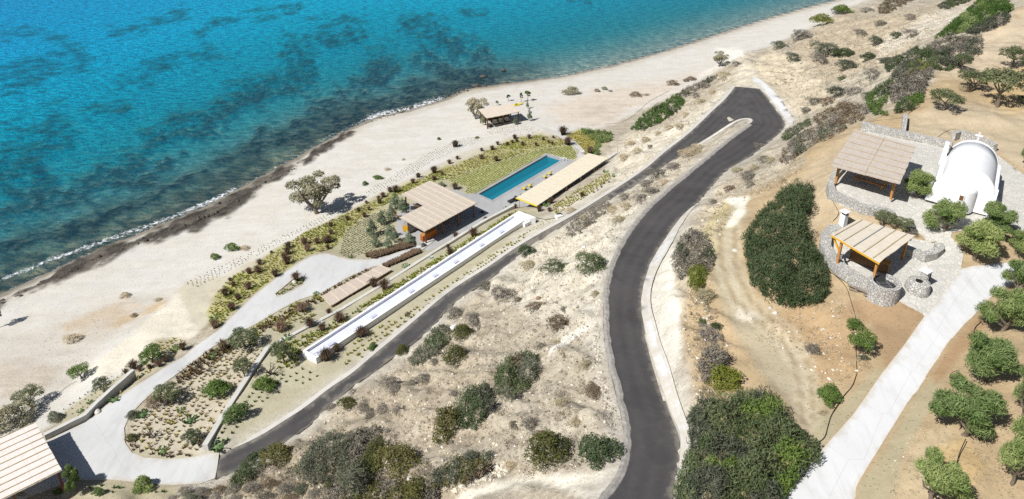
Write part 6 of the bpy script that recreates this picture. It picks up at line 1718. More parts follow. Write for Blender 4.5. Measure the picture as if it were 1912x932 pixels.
# ------------------------------------------------------------------ trees: trunk with limbs, crown of leaf clumps
_tree = {}
def tree_parts(kind, i):
    if (kind, i) in _tree: return _tree[kind, i]
    r = np.random.default_rng(5000 + 31 * i + sum(map(ord, kind)))
    m = MB(); lobes = []
    spec = dict(olive=(.34, 5, .18), bright=(.22, 6, .20), silver=(.16, 6, .21), tamarisk=(.10, 3, .10), bare=(.30, 7, .0), green=(.25, 5, .2), sapling=(.45, 3, .12))[kind]
    fork, nl, rr = spec
    lean = r.uniform(-.06, .06, 2)
    base = Vector((0, 0, -.06)); top = Vector((lean[0], lean[1], fork))
    m.tube([base, base * .5 + top * .5 + Vector((r.uniform(-.02, .02), r.uniform(-.02, .02), 0)), top], [.045, .036, .03], 8)
    for k in range(nl):
        a = 2 * math.pi * k / nl + r.uniform(-.4, .4)
        q = r.uniform(.22, .34) * (.45 if kind == 'tamarisk' else 1) * (.7 if kind == 'sapling' else 1); z = r.uniform(.58, .80) if kind != 'bare' else r.uniform(.55, .95)
        end = Vector((math.cos(a) * q, math.sin(a) * q, z))
        mid_ = top.lerp(end, .5) + Vector((r.uniform(-.05, .05), r.uniform(-.05, .05), -.04))
        m.tube([top, mid_, end], [.024, .017, .007], 6)
        for s in range(5 if kind == 'bare' else 2):
            b_ = mid_.lerp(end, r.uniform(0, .9)); e2 = b_ + Vector((r.uniform(-.16, .16), r.uniform(-.16, .16), r.uniform(.02, .2)))
            m.tube([b_, b_.lerp(e2, .5) + Vector((0, 0, .02)), e2], [.010, .007, .003], 5)
        if rr:
            R_ = rr * r.uniform(.8, 1.2)
            lobes.append((end.x, end.y, end.z + .02, R_, R_, R_ * r.uniform(.75, 1.05), r.uniform(0, .55)))
            R2 = rr * r.uniform(.5, .8); lobes.append((end.x * 1.25 + r.uniform(-.06, .06), end.y * 1.25 + r.uniform(-.06, .06), end.z - r.uniform(.02, .2), R2, R2, R2 * .9, r.uniform(0, .5)))
    if rr:
        lobes.append((0, 0, .78, rr * 1.1, rr * 1.1, rr, .4))
    if kind == 'bright':
        lobes = [(0, 0, .6, .17, .17, .26, .3)]
        for k in range(13):
            a = 2.4 * k + r.uniform(-.3, .3); q = r.uniform(.16, .40); z = r.uniform(.26, .9) if k > 3 else r.uniform(.8, 1.0)
            q = q * (1.1 if z < .6 else .7); R_ = r.uniform(.07, .15); lobes.append((math.cos(a) * q, math.sin(a) * q, z, R_, R_, R_ * 1.55, r.uniform(0, .9)))
    if kind == 'silver':
        lobes = [(.02, 0, .55, .16, .16, .2, .3)]
        for k in range(15):
            a = 2.4 * k + r.uniform(-.4, .4); q = r.uniform(.15, .42); z = r.uniform(.30, .92) if k > 4 else r.uniform(.7, .92); q *= 1 if z < .6 else .8
            R_ = r.uniform(.07, .15); lobes.append((math.cos(a) * q, math.sin(a) * q, z, R_, R_, R_ * 1.2, r.uniform(0, .9)))
    if kind == 'tamarisk':
        lobes = [(r.uniform(-.10, .10), r.uniform(-.10, .10), z, w_, w_, .17, r.uniform(0, .5)) for z, w_ in ((.28, .26), (.45, .25), (.62, .19), (.78, .13), (.9, .07))] + [(math.cos(a) * .24, math.sin(a) * .24, .3 + .1 * math.sin(3 * a), .12, .12, .18, .3) for a in (0, 1.3, 2.5, 3.8, 5)]
    me_t = bpy.data.meshes.new("trunk"); me_t.from_pydata(m.v, [], m.f); me_t.update(); me_t.materials.append(M_BARK if kind != 'bare' else M_BARKD)
    crown = None
    if lobes:
        n, ls, slim, mk = dict(olive=(3000, .058, .4, 'olive'), bright=(8500, .10, .15, 'bright'), silver=(5200, .050, .4, 'silver'), tamarisk=(1700, .095, .22, 'tamarisk'), green=(2600, .06, .5, 'green'), sapling=(900, .09, .5, 'green'))[kind]
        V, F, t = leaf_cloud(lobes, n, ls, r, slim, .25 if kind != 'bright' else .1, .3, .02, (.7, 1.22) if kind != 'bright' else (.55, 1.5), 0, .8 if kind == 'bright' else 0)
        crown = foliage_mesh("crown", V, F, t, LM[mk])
    _tree[kind, i] = (me_t, crown)
    return _tree[kind, i]
_proto = {}
def tree(kind, px, py, w, h, label, name="tree", group=None, base=None, cat="tree", hmul=1.0):
    """base: photo point of the trunk foot; else just inside the bottom of the outline."""
    _n[0] += 1; i = _n[0] % 3
    bx, by_ = base or (px, py + h * .40)
    P = at1(bx, by_); k = ppm(P); d = (P - CAM) / np.linalg.norm(P - CAM); s_, c_ = -d[2], math.sqrt(1 - d[2] ** 2)
    W = w / k; up_px = by_ - (py - h / 2)
    Hh = max((up_px / k - .30 * W * s_) / c_, .45 * W) * hmul
    root = bpy.data.objects.new(name, None); COL.objects.link(root); root.location = tuple(P); root.empty_display_size = .3
    root["label"] = label; root["category"] = cat
    if group: root["group"] = group
    key = (kind, i)
    if key not in _proto:
        mt, mc = tree_parts(kind, i)
        t_ = put("trunk", mt, None, root); c2 = put("crown", mc, None, root) if mc else None
        _proto[key] = (t_, c2)
    else:
        for q in _proto[key]:
            if q is None: continue
            c2 = q.copy(); COL.objects.link(c2); c2.parent = root
    root.scale = (W, W, Hh); root.rotation_euler[2] = _n[0] * 1.9
    return root

# ------------------------------------------------------------------ ground cover planted in rows (past counting)
def field(name, poly, p1, p2, srow, splant, H, W, kind, k, label, jit=.15, drop=.1, seg=1, spread=.8, clump=None, seed=1, avoid=()):
    r = np.random.default_rng(7000 + seed)
    Pp = np.array(poly, float); Wp = at(Pp[:, 0], Pp[:, 1]); o = Wp.mean(0)
    a, b = at1(*p1), at1(*p2); d = (b - a)[:2]; d /= np.linalg.norm(d); n_ = np.array([-d[1], d[0]])
    rel = Wp[:, :2] - o[:2]; s, t = rel @ d, rel @ n_
    S, T = np.meshgrid(np.arange(s.min(), s.max(), splant), np.arange(t.min(), t.max(), srow))
    S = S + (np.arange(len(S)) % 2)[:, None] * splant * .5
    S = S + r.normal(size=S.shape) * jit * splant; T = T + r.normal(size=T.shape) * jit * srow * .6
    X = o[0] + S * d[0] + T * n_[0]; Y = o[1] + S * d[1] + T * n_[1]; X, Y = X.ravel(), Y.ravel()
    Z = hz(X, Y); u, v = to_px(np.stack([X, Y, Z], -1))
    ok = (poly_sd(Pp, u, v) > 0) & (r.random(len(X)) > drop)
    for q in avoid: ok &= poly_sd(np.array(q, float), u, v) < 0
    for q in (ROAD, YARD, TERR): ok &= (poly_sd(q, X, Y) < -.15) | (poly_sd(ISLAND, X, Y) > .1)
    if clump: ok &= fbm(X * clump[0], Y * clump[0], 800 + seed, 3) > clump[1]
    P = np.stack([X, Y, Z], -1)[ok]
    hs_ = H * r.uniform(.7, 1.3, len(P))
    V, F, t_ = blades(P - o, hs_, np.full(len(P), W), r, k, spread, seg)
    put(name, foliage_mesh(name, V, F, t_, LM[kind]), None, None, tuple(o), label=label, category="ground cover", kind="stuff")
along = ((640, 590), (820, 478))
field("seedling_rows", [(345, 531), (372, 513), (470, 470), (560, 424), (650, 377), (740, 324), (800, 284), (870, 257), (906, 254), (900, 263), (830, 291), (740, 341), (660, 386), (520, 455), (440, 500), (370, 539)], (480, 470), (740, 330), .62, .6, .13, .17, 'mastic', 8, "dotted rows of small green seedlings along the seaward side of the beach track", .12, .08)
field("seedling_arcs", [(904, 243), (940, 236), (985, 232), (1012, 242), (995, 250), (945, 254), (915, 251)], (905, 244), (1000, 240), .6, .5, .12, .13, 'sprout', 6, "faint curved rows of seedlings in the sand before the beach shelter", .2, .2, seed=2)
field("lawn_rows", [(834, 337), (917, 306), (1017, 277), (1067, 271), (1082, 281), (1080, 295), (1066, 300), (1050, 296), (1020, 286), (888, 361), (869, 361), (872, 348)], (890, 355), (1010, 288), .5, .2, .17, .16, 'chartreuse', 9, "fine yellow green planted rows between the pool and the groundcover band", .12, .06, seed=3)
field("lawn_rows", [(650, 428), (690, 402), (740, 385), (742, 410), (700, 468), (655, 483), (633, 475), (640, 445)], (650, 440), (720, 400), .52, .24, .20, .14, 'sprout', 8, "fine grey green planted rows beside the young tamarisk trees", .12, .08, seed=4)
BAND = [(392, 606), (390, 580), (405, 545), (430, 520), (478, 494), (560, 440), (640, 402), (720, 364), (790, 331), (870, 300), (940, 268), (1000, 253), (1060, 261), (1072, 269), (1015, 277), (920, 304), (835, 336), (800, 342), (745, 366), (690, 400), (650, 428), (630, 455), (612, 470), (585, 473), (553, 489), (515, 516), (478, 544), (430, 585), (410, 610)]
field("yellow_groundcover", BAND, (480, 500), (740, 360), .50, .44, .27, .15, 'chartreuse', 12, "yellow green groundcover tufts filling the long bed along the beach track", .25, .10, clump=(.5, .36), seed=5)
field("green_groundcover", BAND, (480, 500), (740, 360), .55, .5, .34, .16, 'lime', 12, "fresher green tufts scattered through the yellow groundcover bed", .35, .1, clump=(.22, .50), seed=6)
field("straw_groundcover", BAND, (480, 500), (740, 360), .8, .7, .38, .12, 'straw', 9, "straw coloured tufts scattered through the long groundcover bed", .35, .3, clump=(.3, .5), seed=26)
field("terrace_rows", [(510, 656), (640, 592), (820, 482), (960, 396), (985, 398), (940, 420), (900, 442), (700, 566), (567, 650), (555, 690), (520, 690)], *along, .62, .36, .42, .20, 'chartreuse', 11, "yellow green tufts in rows on the terrace above the low wall", .16, .18, clump=(.2, .30), seed=7)
field("terrace_rows", [(510, 656), (640, 592), (820, 482), (960, 396), (985, 398), (940, 420), (900, 442), (700, 566), (567, 650), (540, 690)], *along, .7, .45, .42, .2, 'lime', 11, "greener low tufts between the yellow rows on the wall terrace", .2, .3, seed=8)
field("slope_rows", [(605, 678), (700, 617), (830, 538), (950, 456), (1000, 424), (962, 460), (872, 520), (780, 588), (690, 660), (620, 705), (560, 722), (560, 690)], (640, 690), (780, 590), .85, .5, .36, .19, 'chartreuse', 11, "spaced yellow green tufts in rows between the white channel and the road", .12, .16, clump=(.15, .34), seed=9)
field("knoll_rows", [(246, 786), (292, 742), (340, 702), (400, 655), (470, 620), (492, 650), (470, 690), (436, 742), (382, 836), (330, 852), (262, 842), (240, 815)], (330, 830), (430, 700), .78, .40, .34, .16, 'straw', 11, "straw coloured tufts in curved rows on the planted knoll above the yard", .16, .22, seed=10)
field("knoll_green_rows", [(246, 786), (292, 742), (340, 702), (400, 655), (470, 620), (492, 650), (470, 690), (436, 742), (382, 836), (330, 852), (262, 842), (240, 815)], (330, 830), (430, 700), 1.0, .7, .38, .18, 'chartreuse', 11, "yellow green tufts among the straw rows of the planted knoll", .3, .45, seed=11)
field("knoll_wall_rows", [(400, 832), (440, 762), (480, 715), (510, 690), (550, 715), (510, 742), (482, 760), (452, 800), (420, 830)], (420, 815), (500, 710), .9, .65, .34, .17, 'green', 11, "round dark green plants in rows below the sloping garden wall", .12, .15, seed=12)
field("dotted_plants", [(535, 700), (560, 680), (590, 700), (600, 690), (585, 720), (555, 722), (540, 715)], (545, 715), (590, 690), .95, .75, .34, .14, 'green', 12, "round green cushion plants in a grid below the near end of the channel", .06, .05, seed=13)
field("pergola_planting", [(1030, 386), (1060, 366), (1100, 343), (1135, 322), (1144, 332), (1105, 362), (1065, 385), (1040, 402)], (1040, 390), (1135, 325), .58, .42, .42, .16, 'chartreuse', 11, "yellow tufts in dense rows uphill of the straw coloured pergola", .14, .12, seed=14)
field("pergola_planting", [(985, 430), (1030, 405), (1042, 410), (1000, 432)], (990, 430), (1035, 408), .8, .6, .26, .10, 'chartreuse', 8, "small yellow tufts in rows below the pump by the road", .14, .12, seed=15)
field("green_groundcover", [(1058, 254), (1080, 244), (1118, 258), (1110, 282), (1096, 290), (1086, 276)], (1070, 255), (1105, 270), .42, .4, .42, .16, 'chartreuse', 12, "bright yellow green groundcover wedge beyond the garden path", .3, .05, seed=16)
field("verge_rows", [(110, 764), (165, 726), (205, 700), (245, 680), (250, 690), (205, 725), (180, 752), (158, 775), (120, 790)], (120, 770), (230, 695), .85, .55, .2, .09, 'sprout', 7, "sparse seedling rows on the sand slope outside the yard wall", .15, .15, seed=17)
field("verge_rows", [(190, 755), (212, 736), (255, 700), (292, 640), (330, 630), (352, 646), (300, 684), (250, 718), (215, 742)], (215, 735), (340, 650), .7, .48, .34, .14, 'chartreuse', 10, "yellow green tufts between the yard wall and the concrete path", .2, .15, seed=18)
field("path_border", [(478, 604), (527, 576), (560, 560), (600, 548), (612, 575), (560, 605), (500, 640), (470, 630)], (490, 605), (590, 552), .45, .42, .42, .15, 'chartreuse', 11, "yellow green border plants along the uphill edge of the forecourt", .25, .15, clump=(.4, .4), seed=19)
field("red_border", [(482, 612), (520, 590), (565, 565), (598, 556), (600, 563), (560, 585), (520, 605), (490, 622)], (490, 615), (590, 560), .36, .32, .42, .13, 'redbrown', 12, "red brown border plants behind the yellow edge of the forecourt", .25, .1, seed=20)
field("red_border", [(600, 548), (650, 521), (694, 500), (697, 505), (655, 527), (606, 553)], (605, 548), (690, 503), .36, .32, .38, .13, 'redbrown', 12, "thin red brown border strip between forecourt and flat pergola", .25, .1, seed=21)
field("red_border", [(326, 705), (356, 680), (395, 655), (430, 640), (445, 650), (410, 672), (372, 700), (335, 718)], (340, 705), (430, 645), .38, .36, .55, .13, 'redbrown', 12, "red brown planting along the inner edge of the path bend", .25, .12, seed=22)
field("island_plants", [(518, 551), (530, 541), (545, 526), (556, 519), (567, 524), (561, 533), (545, 541), (530, 549)], (520, 550), (560, 525), .42, .4, .36, .15, 'lime', 11, "green tufts in the teardrop planted island of the forecourt", .3, .1, seed=23)
field("yard_border", [(165, 897), (250, 904), (300, 910), (320, 918), (250, 928), (170, 912)], (170, 900), (300, 912), .7, .5, .34, .15, 'green', 9, "small green plants in rows along the bottom edge of the yard", .2, .2, seed=24)
field("yard_fringe", [(236, 826), (248, 845), (275, 855), (320, 857), (362, 853), (362, 846), (315, 848), (272, 842), (250, 828), (240, 805)], (240, 830), (360, 850), .45, .4, .4, .14, 'tanred', 11, "dry tan fringe of grasses round the tip of the planted knoll", .3, .15, seed=25)

# ------------------------------------------------------------------ wild scrub and stones strewn over the hillsides (past counting)
def strew(name, polys, n, size, kind, leaf, label, seed, per=26, flat=.5):
    r = np.random.default_rng(8000 + seed); V = []; F = []; T = []; o = None; c = 0
    for poly, share in polys:
        Pp = np.array(poly, float); x0, y0 = Pp.min(0); x1, y1 = Pp.max(0); m = int(n * share)
        U = r.uniform((x0, y0), (x1, y1), (m * 4, 2)); U = U[poly_sd(Pp, U[:, 0], U[:, 1]) > 0]
        nz = fbm(U[:, 0] / 38, U[:, 1] / 38, 60 + seed, 3); U = U[nz > .43 + .12 * (r.random(len(U)) - .5)][:m]
        W = at(U[:, 0], U[:, 1])
        ok = np.ones(len(W), bool)
        for q in (ROAD, GUT, YARD, DRIVE, PLAZA): ok &= poly_sd(q, W[:, 0], W[:, 1]) < -.3
        W = W[ok]
        if o is None: o = W[0].copy()
        for p in W:
            s = size[0] * (size[1] / size[0]) ** (r.random() ** 1.8)
            nl = r.integers(1, 4)
            lobes = [(r.normal() * s * .35, r.normal() * s * .35, s * .22, s * .42, s * .42, s * flat * .8, r.uniform(0, .6)) for _ in range(nl)]
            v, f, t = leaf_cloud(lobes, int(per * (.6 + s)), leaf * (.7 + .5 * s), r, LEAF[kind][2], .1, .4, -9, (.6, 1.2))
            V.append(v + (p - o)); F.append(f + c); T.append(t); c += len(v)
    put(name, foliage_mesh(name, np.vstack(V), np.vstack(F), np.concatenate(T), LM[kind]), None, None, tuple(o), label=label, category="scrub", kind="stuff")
S_MID = [(470, 880), (560, 830), (620, 775), (700, 712), (780, 655), (840, 600), (905, 545), (960, 505), (1010, 470), (1120, 470), (1120, 640), (1150, 800), (1150, 850), (1050, 880), (900, 900), (830, 930), (430, 930)]
S_MID2 = [(985, 480), (1060, 425), (1120, 390), (1210, 340), (1280, 295), (1330, 262), (1300, 290), (1200, 385), (1150, 455), (1122, 500), (1000, 520)]
S_DOWN = [(1150, 290), (1190, 250), (1240, 215), (1310, 170), (1365, 145), (1370, 165), (1330, 205), (1280, 250), (1215, 300), (1160, 340)]
S_FAR = [(1440, 120), (1460, 80), (1520, 50), (1600, 15), (1740, -5), (1790, 15), (1740, 70), (1640, 140), (1600, 220), (1520, 250), (1475, 225), (1430, 160)]
S_RIGHT = [(1290, 500), (1310, 400), (1360, 330), (1450, 290), (1510, 300), (1480, 340), (1380, 380), (1320, 480), (1330, 560), (1360, 640), (1370, 720), (1300, 740), (1275, 620)]
S_TRACK = [(1380, 590), (1450, 600), (1560, 560), (1620, 610), (1640, 680), (1560, 720), (1500, 690), (1420, 640)]
S_BOT = [(420, 905), (470, 865), (560, 830), (640, 800), (720, 800), (830, 890), (815, 935), (330, 935)]
strew("dry_scrub", [(S_MID, .55), (S_MID2, .15), (S_FAR, .34), (S_RIGHT, .12), (S_DOWN, .08), (S_BOT, .3)], 2300, (.16, .85), 'grey', .12, "small grey dry scrub dotted over the stony hillsides", 1)
strew("straw_grass", [(S_MID, .4), (S_MID2, .25), (S_FAR, .2), (S_RIGHT, .12), (S_DOWN, .25), (S_TRACK, .08)], 2000, (.15, .65), 'straw', .13, "tufts of bleached dry grass over the hillsides", 2)
strew("low_brush", [(S_MID, .5), (S_FAR, .5), (S_RIGHT, .15), (S_BOT, .35)], 800, (.18, .9), 'brown', .12, "low brown brush scattered over the hillsides", 3)
strew("green_brush", [(S_MID, .4), (S_FAR, .8), (S_RIGHT, .15), (S_BOT, .9)], 260, (.25, 1.0), 'olivegreen', .10, "small olive green cushions scattered over the hillsides", 4)
strew("beach_weed", [([(20, 650), (150, 590), (260, 560), (310, 570), (220, 640), (120, 700), (30, 720)], .5), ([(1090, 195), (1200, 165), (1310, 140), (1240, 175), (1180, 205), (1110, 225)], .5)], 130, (.12, .45), 'straw', .09, "thin straw coloured weeds on the upper beach sand", 5)
strew("beach_tufts", [([(1160, 205), (1200, 180), (1250, 150), (1310, 133), (1300, 145), (1230, 180), (1190, 205)], 1)], 60, (.15, .5), 'brown', .09, "small dark tufts dotted along the upper beach beside the track", 6)
strew("orchard_weed", [([(1650, 930), (1740, 790), (1830, 660), (1912, 620), (1912, 930)], .7), ([(1740, 150), (1850, 100), (1912, 90), (1912, 230), (1780, 205)], .3)], 260, (.15, .5), 'straw', .12, "dry golden weeds on the soil under the orchard trees", 7)

def stones(name, polys, n, size, mat, label, seed):
    r = np.random.default_rng(9000 + seed); V = []; F = []; o = None; c = 0
    ico = [(0, 0, 1), (.9, 0, .1), (.28, .85, .1), (-.72, .53, .1), (-.72, -.53, .1), (.28, -.85, .1), (0, 0, -.6)]
    fc = [(0, 1, 2), (0, 2, 3), (0, 3, 4), (0, 4, 5), (0, 5, 1), (6, 2, 1), (6, 3, 2), (6, 4, 3), (6, 5, 4), (6, 1, 5)]
    for poly, share in polys:
        Pp = np.array(poly, float); x0, y0 = Pp.min(0); x1, y1 = Pp.max(0); m = int(n * share)
        U = r.uniform((x0, y0), (x1, y1), (m * 4, 2)); U = U[poly_sd(Pp, U[:, 0], U[:, 1]) > 0][:m]
        W = at(U[:, 0], U[:, 1]); ok = np.ones(len(W), bool)
        for q in (ROAD, GUT, YARD, DRIVE, PLAZA): ok &= poly_sd(q, W[:, 0], W[:, 1]) < -.1
        W = W[ok]
        if o is None: o = W[0].copy()
        s = size[0] * (size[1] / size[0]) ** (r.random(len(W)) ** 2.6)
        B = np.array(ico)[None] * (1 + r.normal(size=(len(W), 7, 3)) * .22) * s[:, None, None] * np.array([1, .8, .6])
        a = r.uniform(0, 6.28, len(W)); ca, sa = np.cos(a)[:, None], np.sin(a)[:, None]
        B = np.stack([B[..., 0] * ca - B[..., 1] * sa, B[..., 0] * sa + B[..., 1] * ca, B[..., 2]], -1) + (W - o)[:, None, :] + np.array([0, 0, .15]) * s[:, None, None]
        V.append(B.reshape(-1, 3)); F.append((np.array(fc)[None] + (np.arange(len(W)) * 7)[:, None, None]).reshape(-1, 3) + c); c += len(W) * 7
    me = arr_mesh(name, np.vstack(V), np.vstack(F))
    put(name, me, mat, None, tuple(o), label=label, category="stones", kind="stuff")
stones("rubble", [(S_MID, .45), (S_MID2, .15), (S_DOWN, .06), (S_RIGHT, .15), (S_FAR, .12), (S_TRACK, .04)], 5200, (.035, .24), simple("limestone_chips", (.52, .47, .38), .9, .2, 1.2, world_co=True), "pale limestone chips strewn over the slopes", 1)
stones("dark_rubble", [(S_MID, .5), (S_MID2, .1), (S_RIGHT, .2), (S_TRACK, .1)], 1500, (.04, .2), simple("earthy_clods", (.25, .20, .14), .95, .2, 1.2, world_co=True), "brown stones and clods strewn over the slopes", 2)
stones("rubble_heap", [([(905, 880), (930, 865), (955, 860), (950, 885), (925, 895), (890, 905), (850, 920), (845, 912)], 1)], 150, (.10, .34), bpy.data.materials["limestone_chips"], "heap of loose rubble along the upper edge of the gravel pad", 3)
stones("scree", [([(1640, 75), (1740, 25), (1812, 6), (1805, 25), (1760, 50), (1690, 80), (1640, 105)], 1)], 900, (.08, .34), bpy.data.materials["limestone_chips"], "pale scree on the gully of the far hillside", 4)
stones("track_stones", [([(1430, 575), (1450, 580), (1462, 600), (1440, 600)], .1), ([(1545, 540), (1580, 545), (1610, 600), (1600, 640), (1560, 600)], .5), ([(1670, 830), (1720, 800), (1700, 850), (1660, 900)], .3)], 200, (.025, .09), bpy.data.materials["limestone_chips"], "pale stones in the dirt below the kitchen and beside the drive", 5)
stones("shore_rocks", [([(0, 560), (130, 500), (330, 415), (470, 350), (590, 285), (640, 255), (600, 290), (500, 348), (400, 400), (240, 465), (100, 525), (0, 570)], .8), ([(660, 240), (740, 205), (880, 160), (905, 160), (850, 180), (740, 214), (690, 230)], .3)], 2000, (.08, .55), M_SEAR, "dark rock fragments along the wet rocky waterline", 6)
stones("road_gravel", [([(1128, 500), (1120, 560), (1118, 640), (1130, 720), (1150, 800), (1140, 800), (1120, 720), (1108, 640), (1112, 560)], .6), ([(1100, 470), (1200, 385), (1290, 305), (1390, 238), (1385, 245), (1290, 315), (1200, 395)], .6)], 520, (.05, .2), bpy.data.materials["limestone_chips"], "pale gravel along the outer shoulder of the upper road", 7)

# ------------------------------------------------------------------ fountain grass clumps
tufts([(839, 303, 12), (854, 295, 10), (899, 280, 9), (919, 277, 13), (929, 268, 10), (947, 269, 10), (961, 256, 12), (957, 265, 9), (965, 263, 9), (976, 269, 11), (988, 256, 12), (1001, 270, 10), (1014, 260, 9), (1024, 265, 8), (1031, 268, 9), (1033, 256, 7), (899, 294, 13), (926, 297, 14)],
      "maroon fountain grass in the bed before the pool lawn", (1033, 256), "the garden path", "maroon fountain grasses seaward of the pool")
tufts([(811, 320, 20, 13), (826, 325, 10), (811, 333, 13), (781, 328, 13), (771, 339, 14), (739, 355, 20, 16), (728, 355, 15), (715, 365, 14), (709, 377, 12), (707, 370, 11), (684, 378, 9), (670, 392, 12), (689, 390, 10), (681, 402, 14), (649, 408, 13), (618, 420, 13), (618, 434, 14), (850, 349, 18)],
      "maroon fountain grass seaward of the house pavilion", (850, 349), "the pool corner", "maroon fountain grasses seaward of the house pavilion")
tufts([(569, 452, 20), (592, 451, 17), (608, 450, 17), (614, 447, 20), (539, 459, 18), (575, 465, 20, 15, 'tanred'), (612, 462, 12), (538, 470, 20), (532, 479, 18), (537, 488, 22, 18), (485, 490, 16), (482, 503, 20, 24), (514, 511, 20), (507, 471, 8), (465, 507, 17), (430, 522, 10), (436, 531, 14), (465, 535, 20), (422, 547, 22), (445, 555, 16), (434, 573, 22), (402, 607, 24, 18, 'tanred'), (850, 271, 18, 12)],
      "dark fountain grass seaward of the concrete forecourt", (615, 450), "the lawn rows", "dark fountain grasses seaward of the forecourt")
tufts([(342, 647, 22, 22), (310, 671, 18), (297, 680, 16), (280, 686, 14), (262, 690, 12), (250, 683, 26, 24), (235, 694, 14)], "dark fountain grass beside the fill slope", (342, 647), "the path junction", "dark fountain grasses beside the fill slope")
tufts([(417, 648, 28, 18, 'tanred'), (525, 613, 28, 20, 'tanred'), (565, 576, 26, 22, 'tanred'), (578, 605, 26, 20), (602, 613, 22, 18), (615, 583, 16, 12), (635, 596, 28, 18), (699, 531, 26, 18), (719, 535, 30, 22), (675, 622, 28, 22), (609, 666, 34, 26), (628, 651, 22, 20)],
      "large dark fountain grass round the white channel", (719, 535), "the upper terrace hedge", "dark fountain grasses round the white channel")
tufts([(884, 437, 24, 18), (851, 440, 16), (837, 461, 12), (841, 472, 18, 12), (907, 410, 12), (942, 407, 8), (951, 402, 8), (962, 386, 12), (1007, 392, 14, 10), (1026, 392, 12), (1029, 376, 16), (1087, 364, 13), (1058, 355, 7), (900, 398, 9)],
      "dark fountain grass between white channel and pergola", (1087, 364), "the yellow pergola planting", "dark fountain grasses uphill of the pool")
tufts([(1051, 249, 24, 12), (1060, 268, 22, 10), (1101, 283, 20, 14, 'tanred')], "wide dark fountain grass beside the paved garden path", (1051, 249), "the beach shelter", "wide fountain grasses by the garden path")
tufts([(553, 519, 24, 18)], "dark fountain grass behind the boulder in the forecourt island", (553, 519), "the boulder", None)
tufts([(1135, 383, 5), (1128, 342, 5), (1137, 340, 5), (1123, 349, 5), (1116, 355, 4), (1109, 359, 4)], "tiny dark tuft beside the yellow pergola planting", (1137, 340), "the far end", "tiny dark tufts in a line above the pergola planting")
# hedges of grass along the pavilion path
def hedge(poly, kind, label, h, seed, name="grass_hedge", k=9, W=.07):
    r = np.random.default_rng(seed); Pp = np.array(poly, float); x0, y0 = Pp.min(0); x1, y1 = Pp.max(0)
    U = r.uniform((x0, y0), (x1, y1), (9000, 2)); U = U[poly_sd(Pp, U[:, 0], U[:, 1]) > 0]
    A_ = at(U[:, 0], U[:, 1]); o = A_[0].copy(); n = min(len(A_), 420); A_ = A_[:n]
    V, F, t = blades(A_ - o, np.full(n, h), np.full(n, W), r, k, .55, 2)
    put(name, foliage_mesh(name, V, F, t, LM[kind]), None, None, tuple(o), label=label, category="hedge")
hedge([(680, 480), (700, 474), (730, 468), (750, 458), (768, 457), (775, 462), (735, 473), (700, 484)], 'tanred', "dry brown grass hedge along the seaward edge of the pavilion path", .75, 1)
hedge([(714, 498), (735, 488), (752, 480), (770, 470), (783, 468), (785, 473), (765, 482), (745, 491), (722, 500)], 'tanred', "dry brown grass hedge along the uphill edge of the pavilion path", .6, 2)

# ------------------------------------------------------------------ prickly pears and agaves
def cactus(px, py, w, label, seed):
    r = random.Random(seed); P = Vector(at1(px, py + w * .3)); s = w / ppm(P)
    o = None; m = MB()
    def pad(c, d, size, depth):
        d = d.normalized(); n_ = Vector((r.uniform(-1, 1), r.uniform(-1, 1), .25)); n_ -= d * n_.dot(d); n_.normalize(); u = d.cross(n_)
        K = 10; V = []
        for sg in (-.07, .07):
            for k in range(K):
                t = 2 * math.pi * k / K; V.append(c + d * size * (.5 + .5 * math.cos(t)) + u * size * .36 * math.sin(t) + n_ * size * sg)
        m.add(V, [tuple(range(K))[::-1], tuple(range(K, 2 * K))] + [(k, (k + 1) % K, (k + 1) % K + K, k + K) for k in range(K)])
        if depth > 0:
            for _ in range(r.choice((1, 2, 2))):
                pad(c + d * size * .9, d + Vector((r.uniform(-1, 1), r.uniform(-1, 1), r.uniform(-.2, .6))) * .8, size * .8, depth - 1)
    m.lathe(P, [(s * .24, -.1), (s * .22, s * .08), (s * .1, s * .16), (.01, s * .17)], 10, wob=.3, seed=seed)
    for k in range(9):
        a = 6.28 * k / 9 + r.uniform(-.4, .4); pad(P + Vector((math.cos(a), math.sin(a), 0)) * s * .15, Vector((math.cos(a) * .8, math.sin(a) * .8, .8)), s * .19, 2)
    m.build("prickly_pear", LM['cactus'], None, origin=tuple(P), label=label, category="cactus")
for k, (x, y, w, lab) in enumerate(((266, 769, 26, "prickly pear cactus at the yard tip of the planted knoll"), (355, 778, 30, "tall prickly pear in the middle of the knoll rows"), (338, 764, 16, "small prickly pear just left of the tall one on the knoll"), (304, 838, 24, "prickly pear by the bottom fringe of the planted knoll"), (407, 827, 34, "dark prickly pear below the foot of the sloping garden wall"),
        (397, 661, 24, "dark green prickly pear beside the path by the tan grass"), (537, 627, 24, "prickly pear where the low wall bends uphill"), (758, 494, 18, "prickly pear on the terrace above the pavilion path"), (213, 742, 22, "prickly pear leaning over the yard retaining wall"), (402, 590, 20, "prickly pear in the tip of the yellow bed"), (590, 546, 14, "prickly pear at the forecourt corner of the flat pergola"),
        (329, 647, 22, "prickly pear by the junction of path and beach track"), (1020, 380, 16, "prickly pear at the near end of the pergola wall"), (1131, 318, 14, "pale prickly pear uphill of the far pergola end, upper one"), (1147, 325, 14, "prickly pear uphill of the far pergola end, beside the hose"), (945, 387, 13, "prickly pear beside the pool terrace wall"), (168, 748, 14, "small prickly pear outside the yard wall, upper one"), (150, 765, 14, "small prickly pear outside the yard wall, lower one"), (655, 477, 12, "small prickly pear in the lawn rows by the forecourt"))):
    cactus(x, y, w, lab, 40 + k)
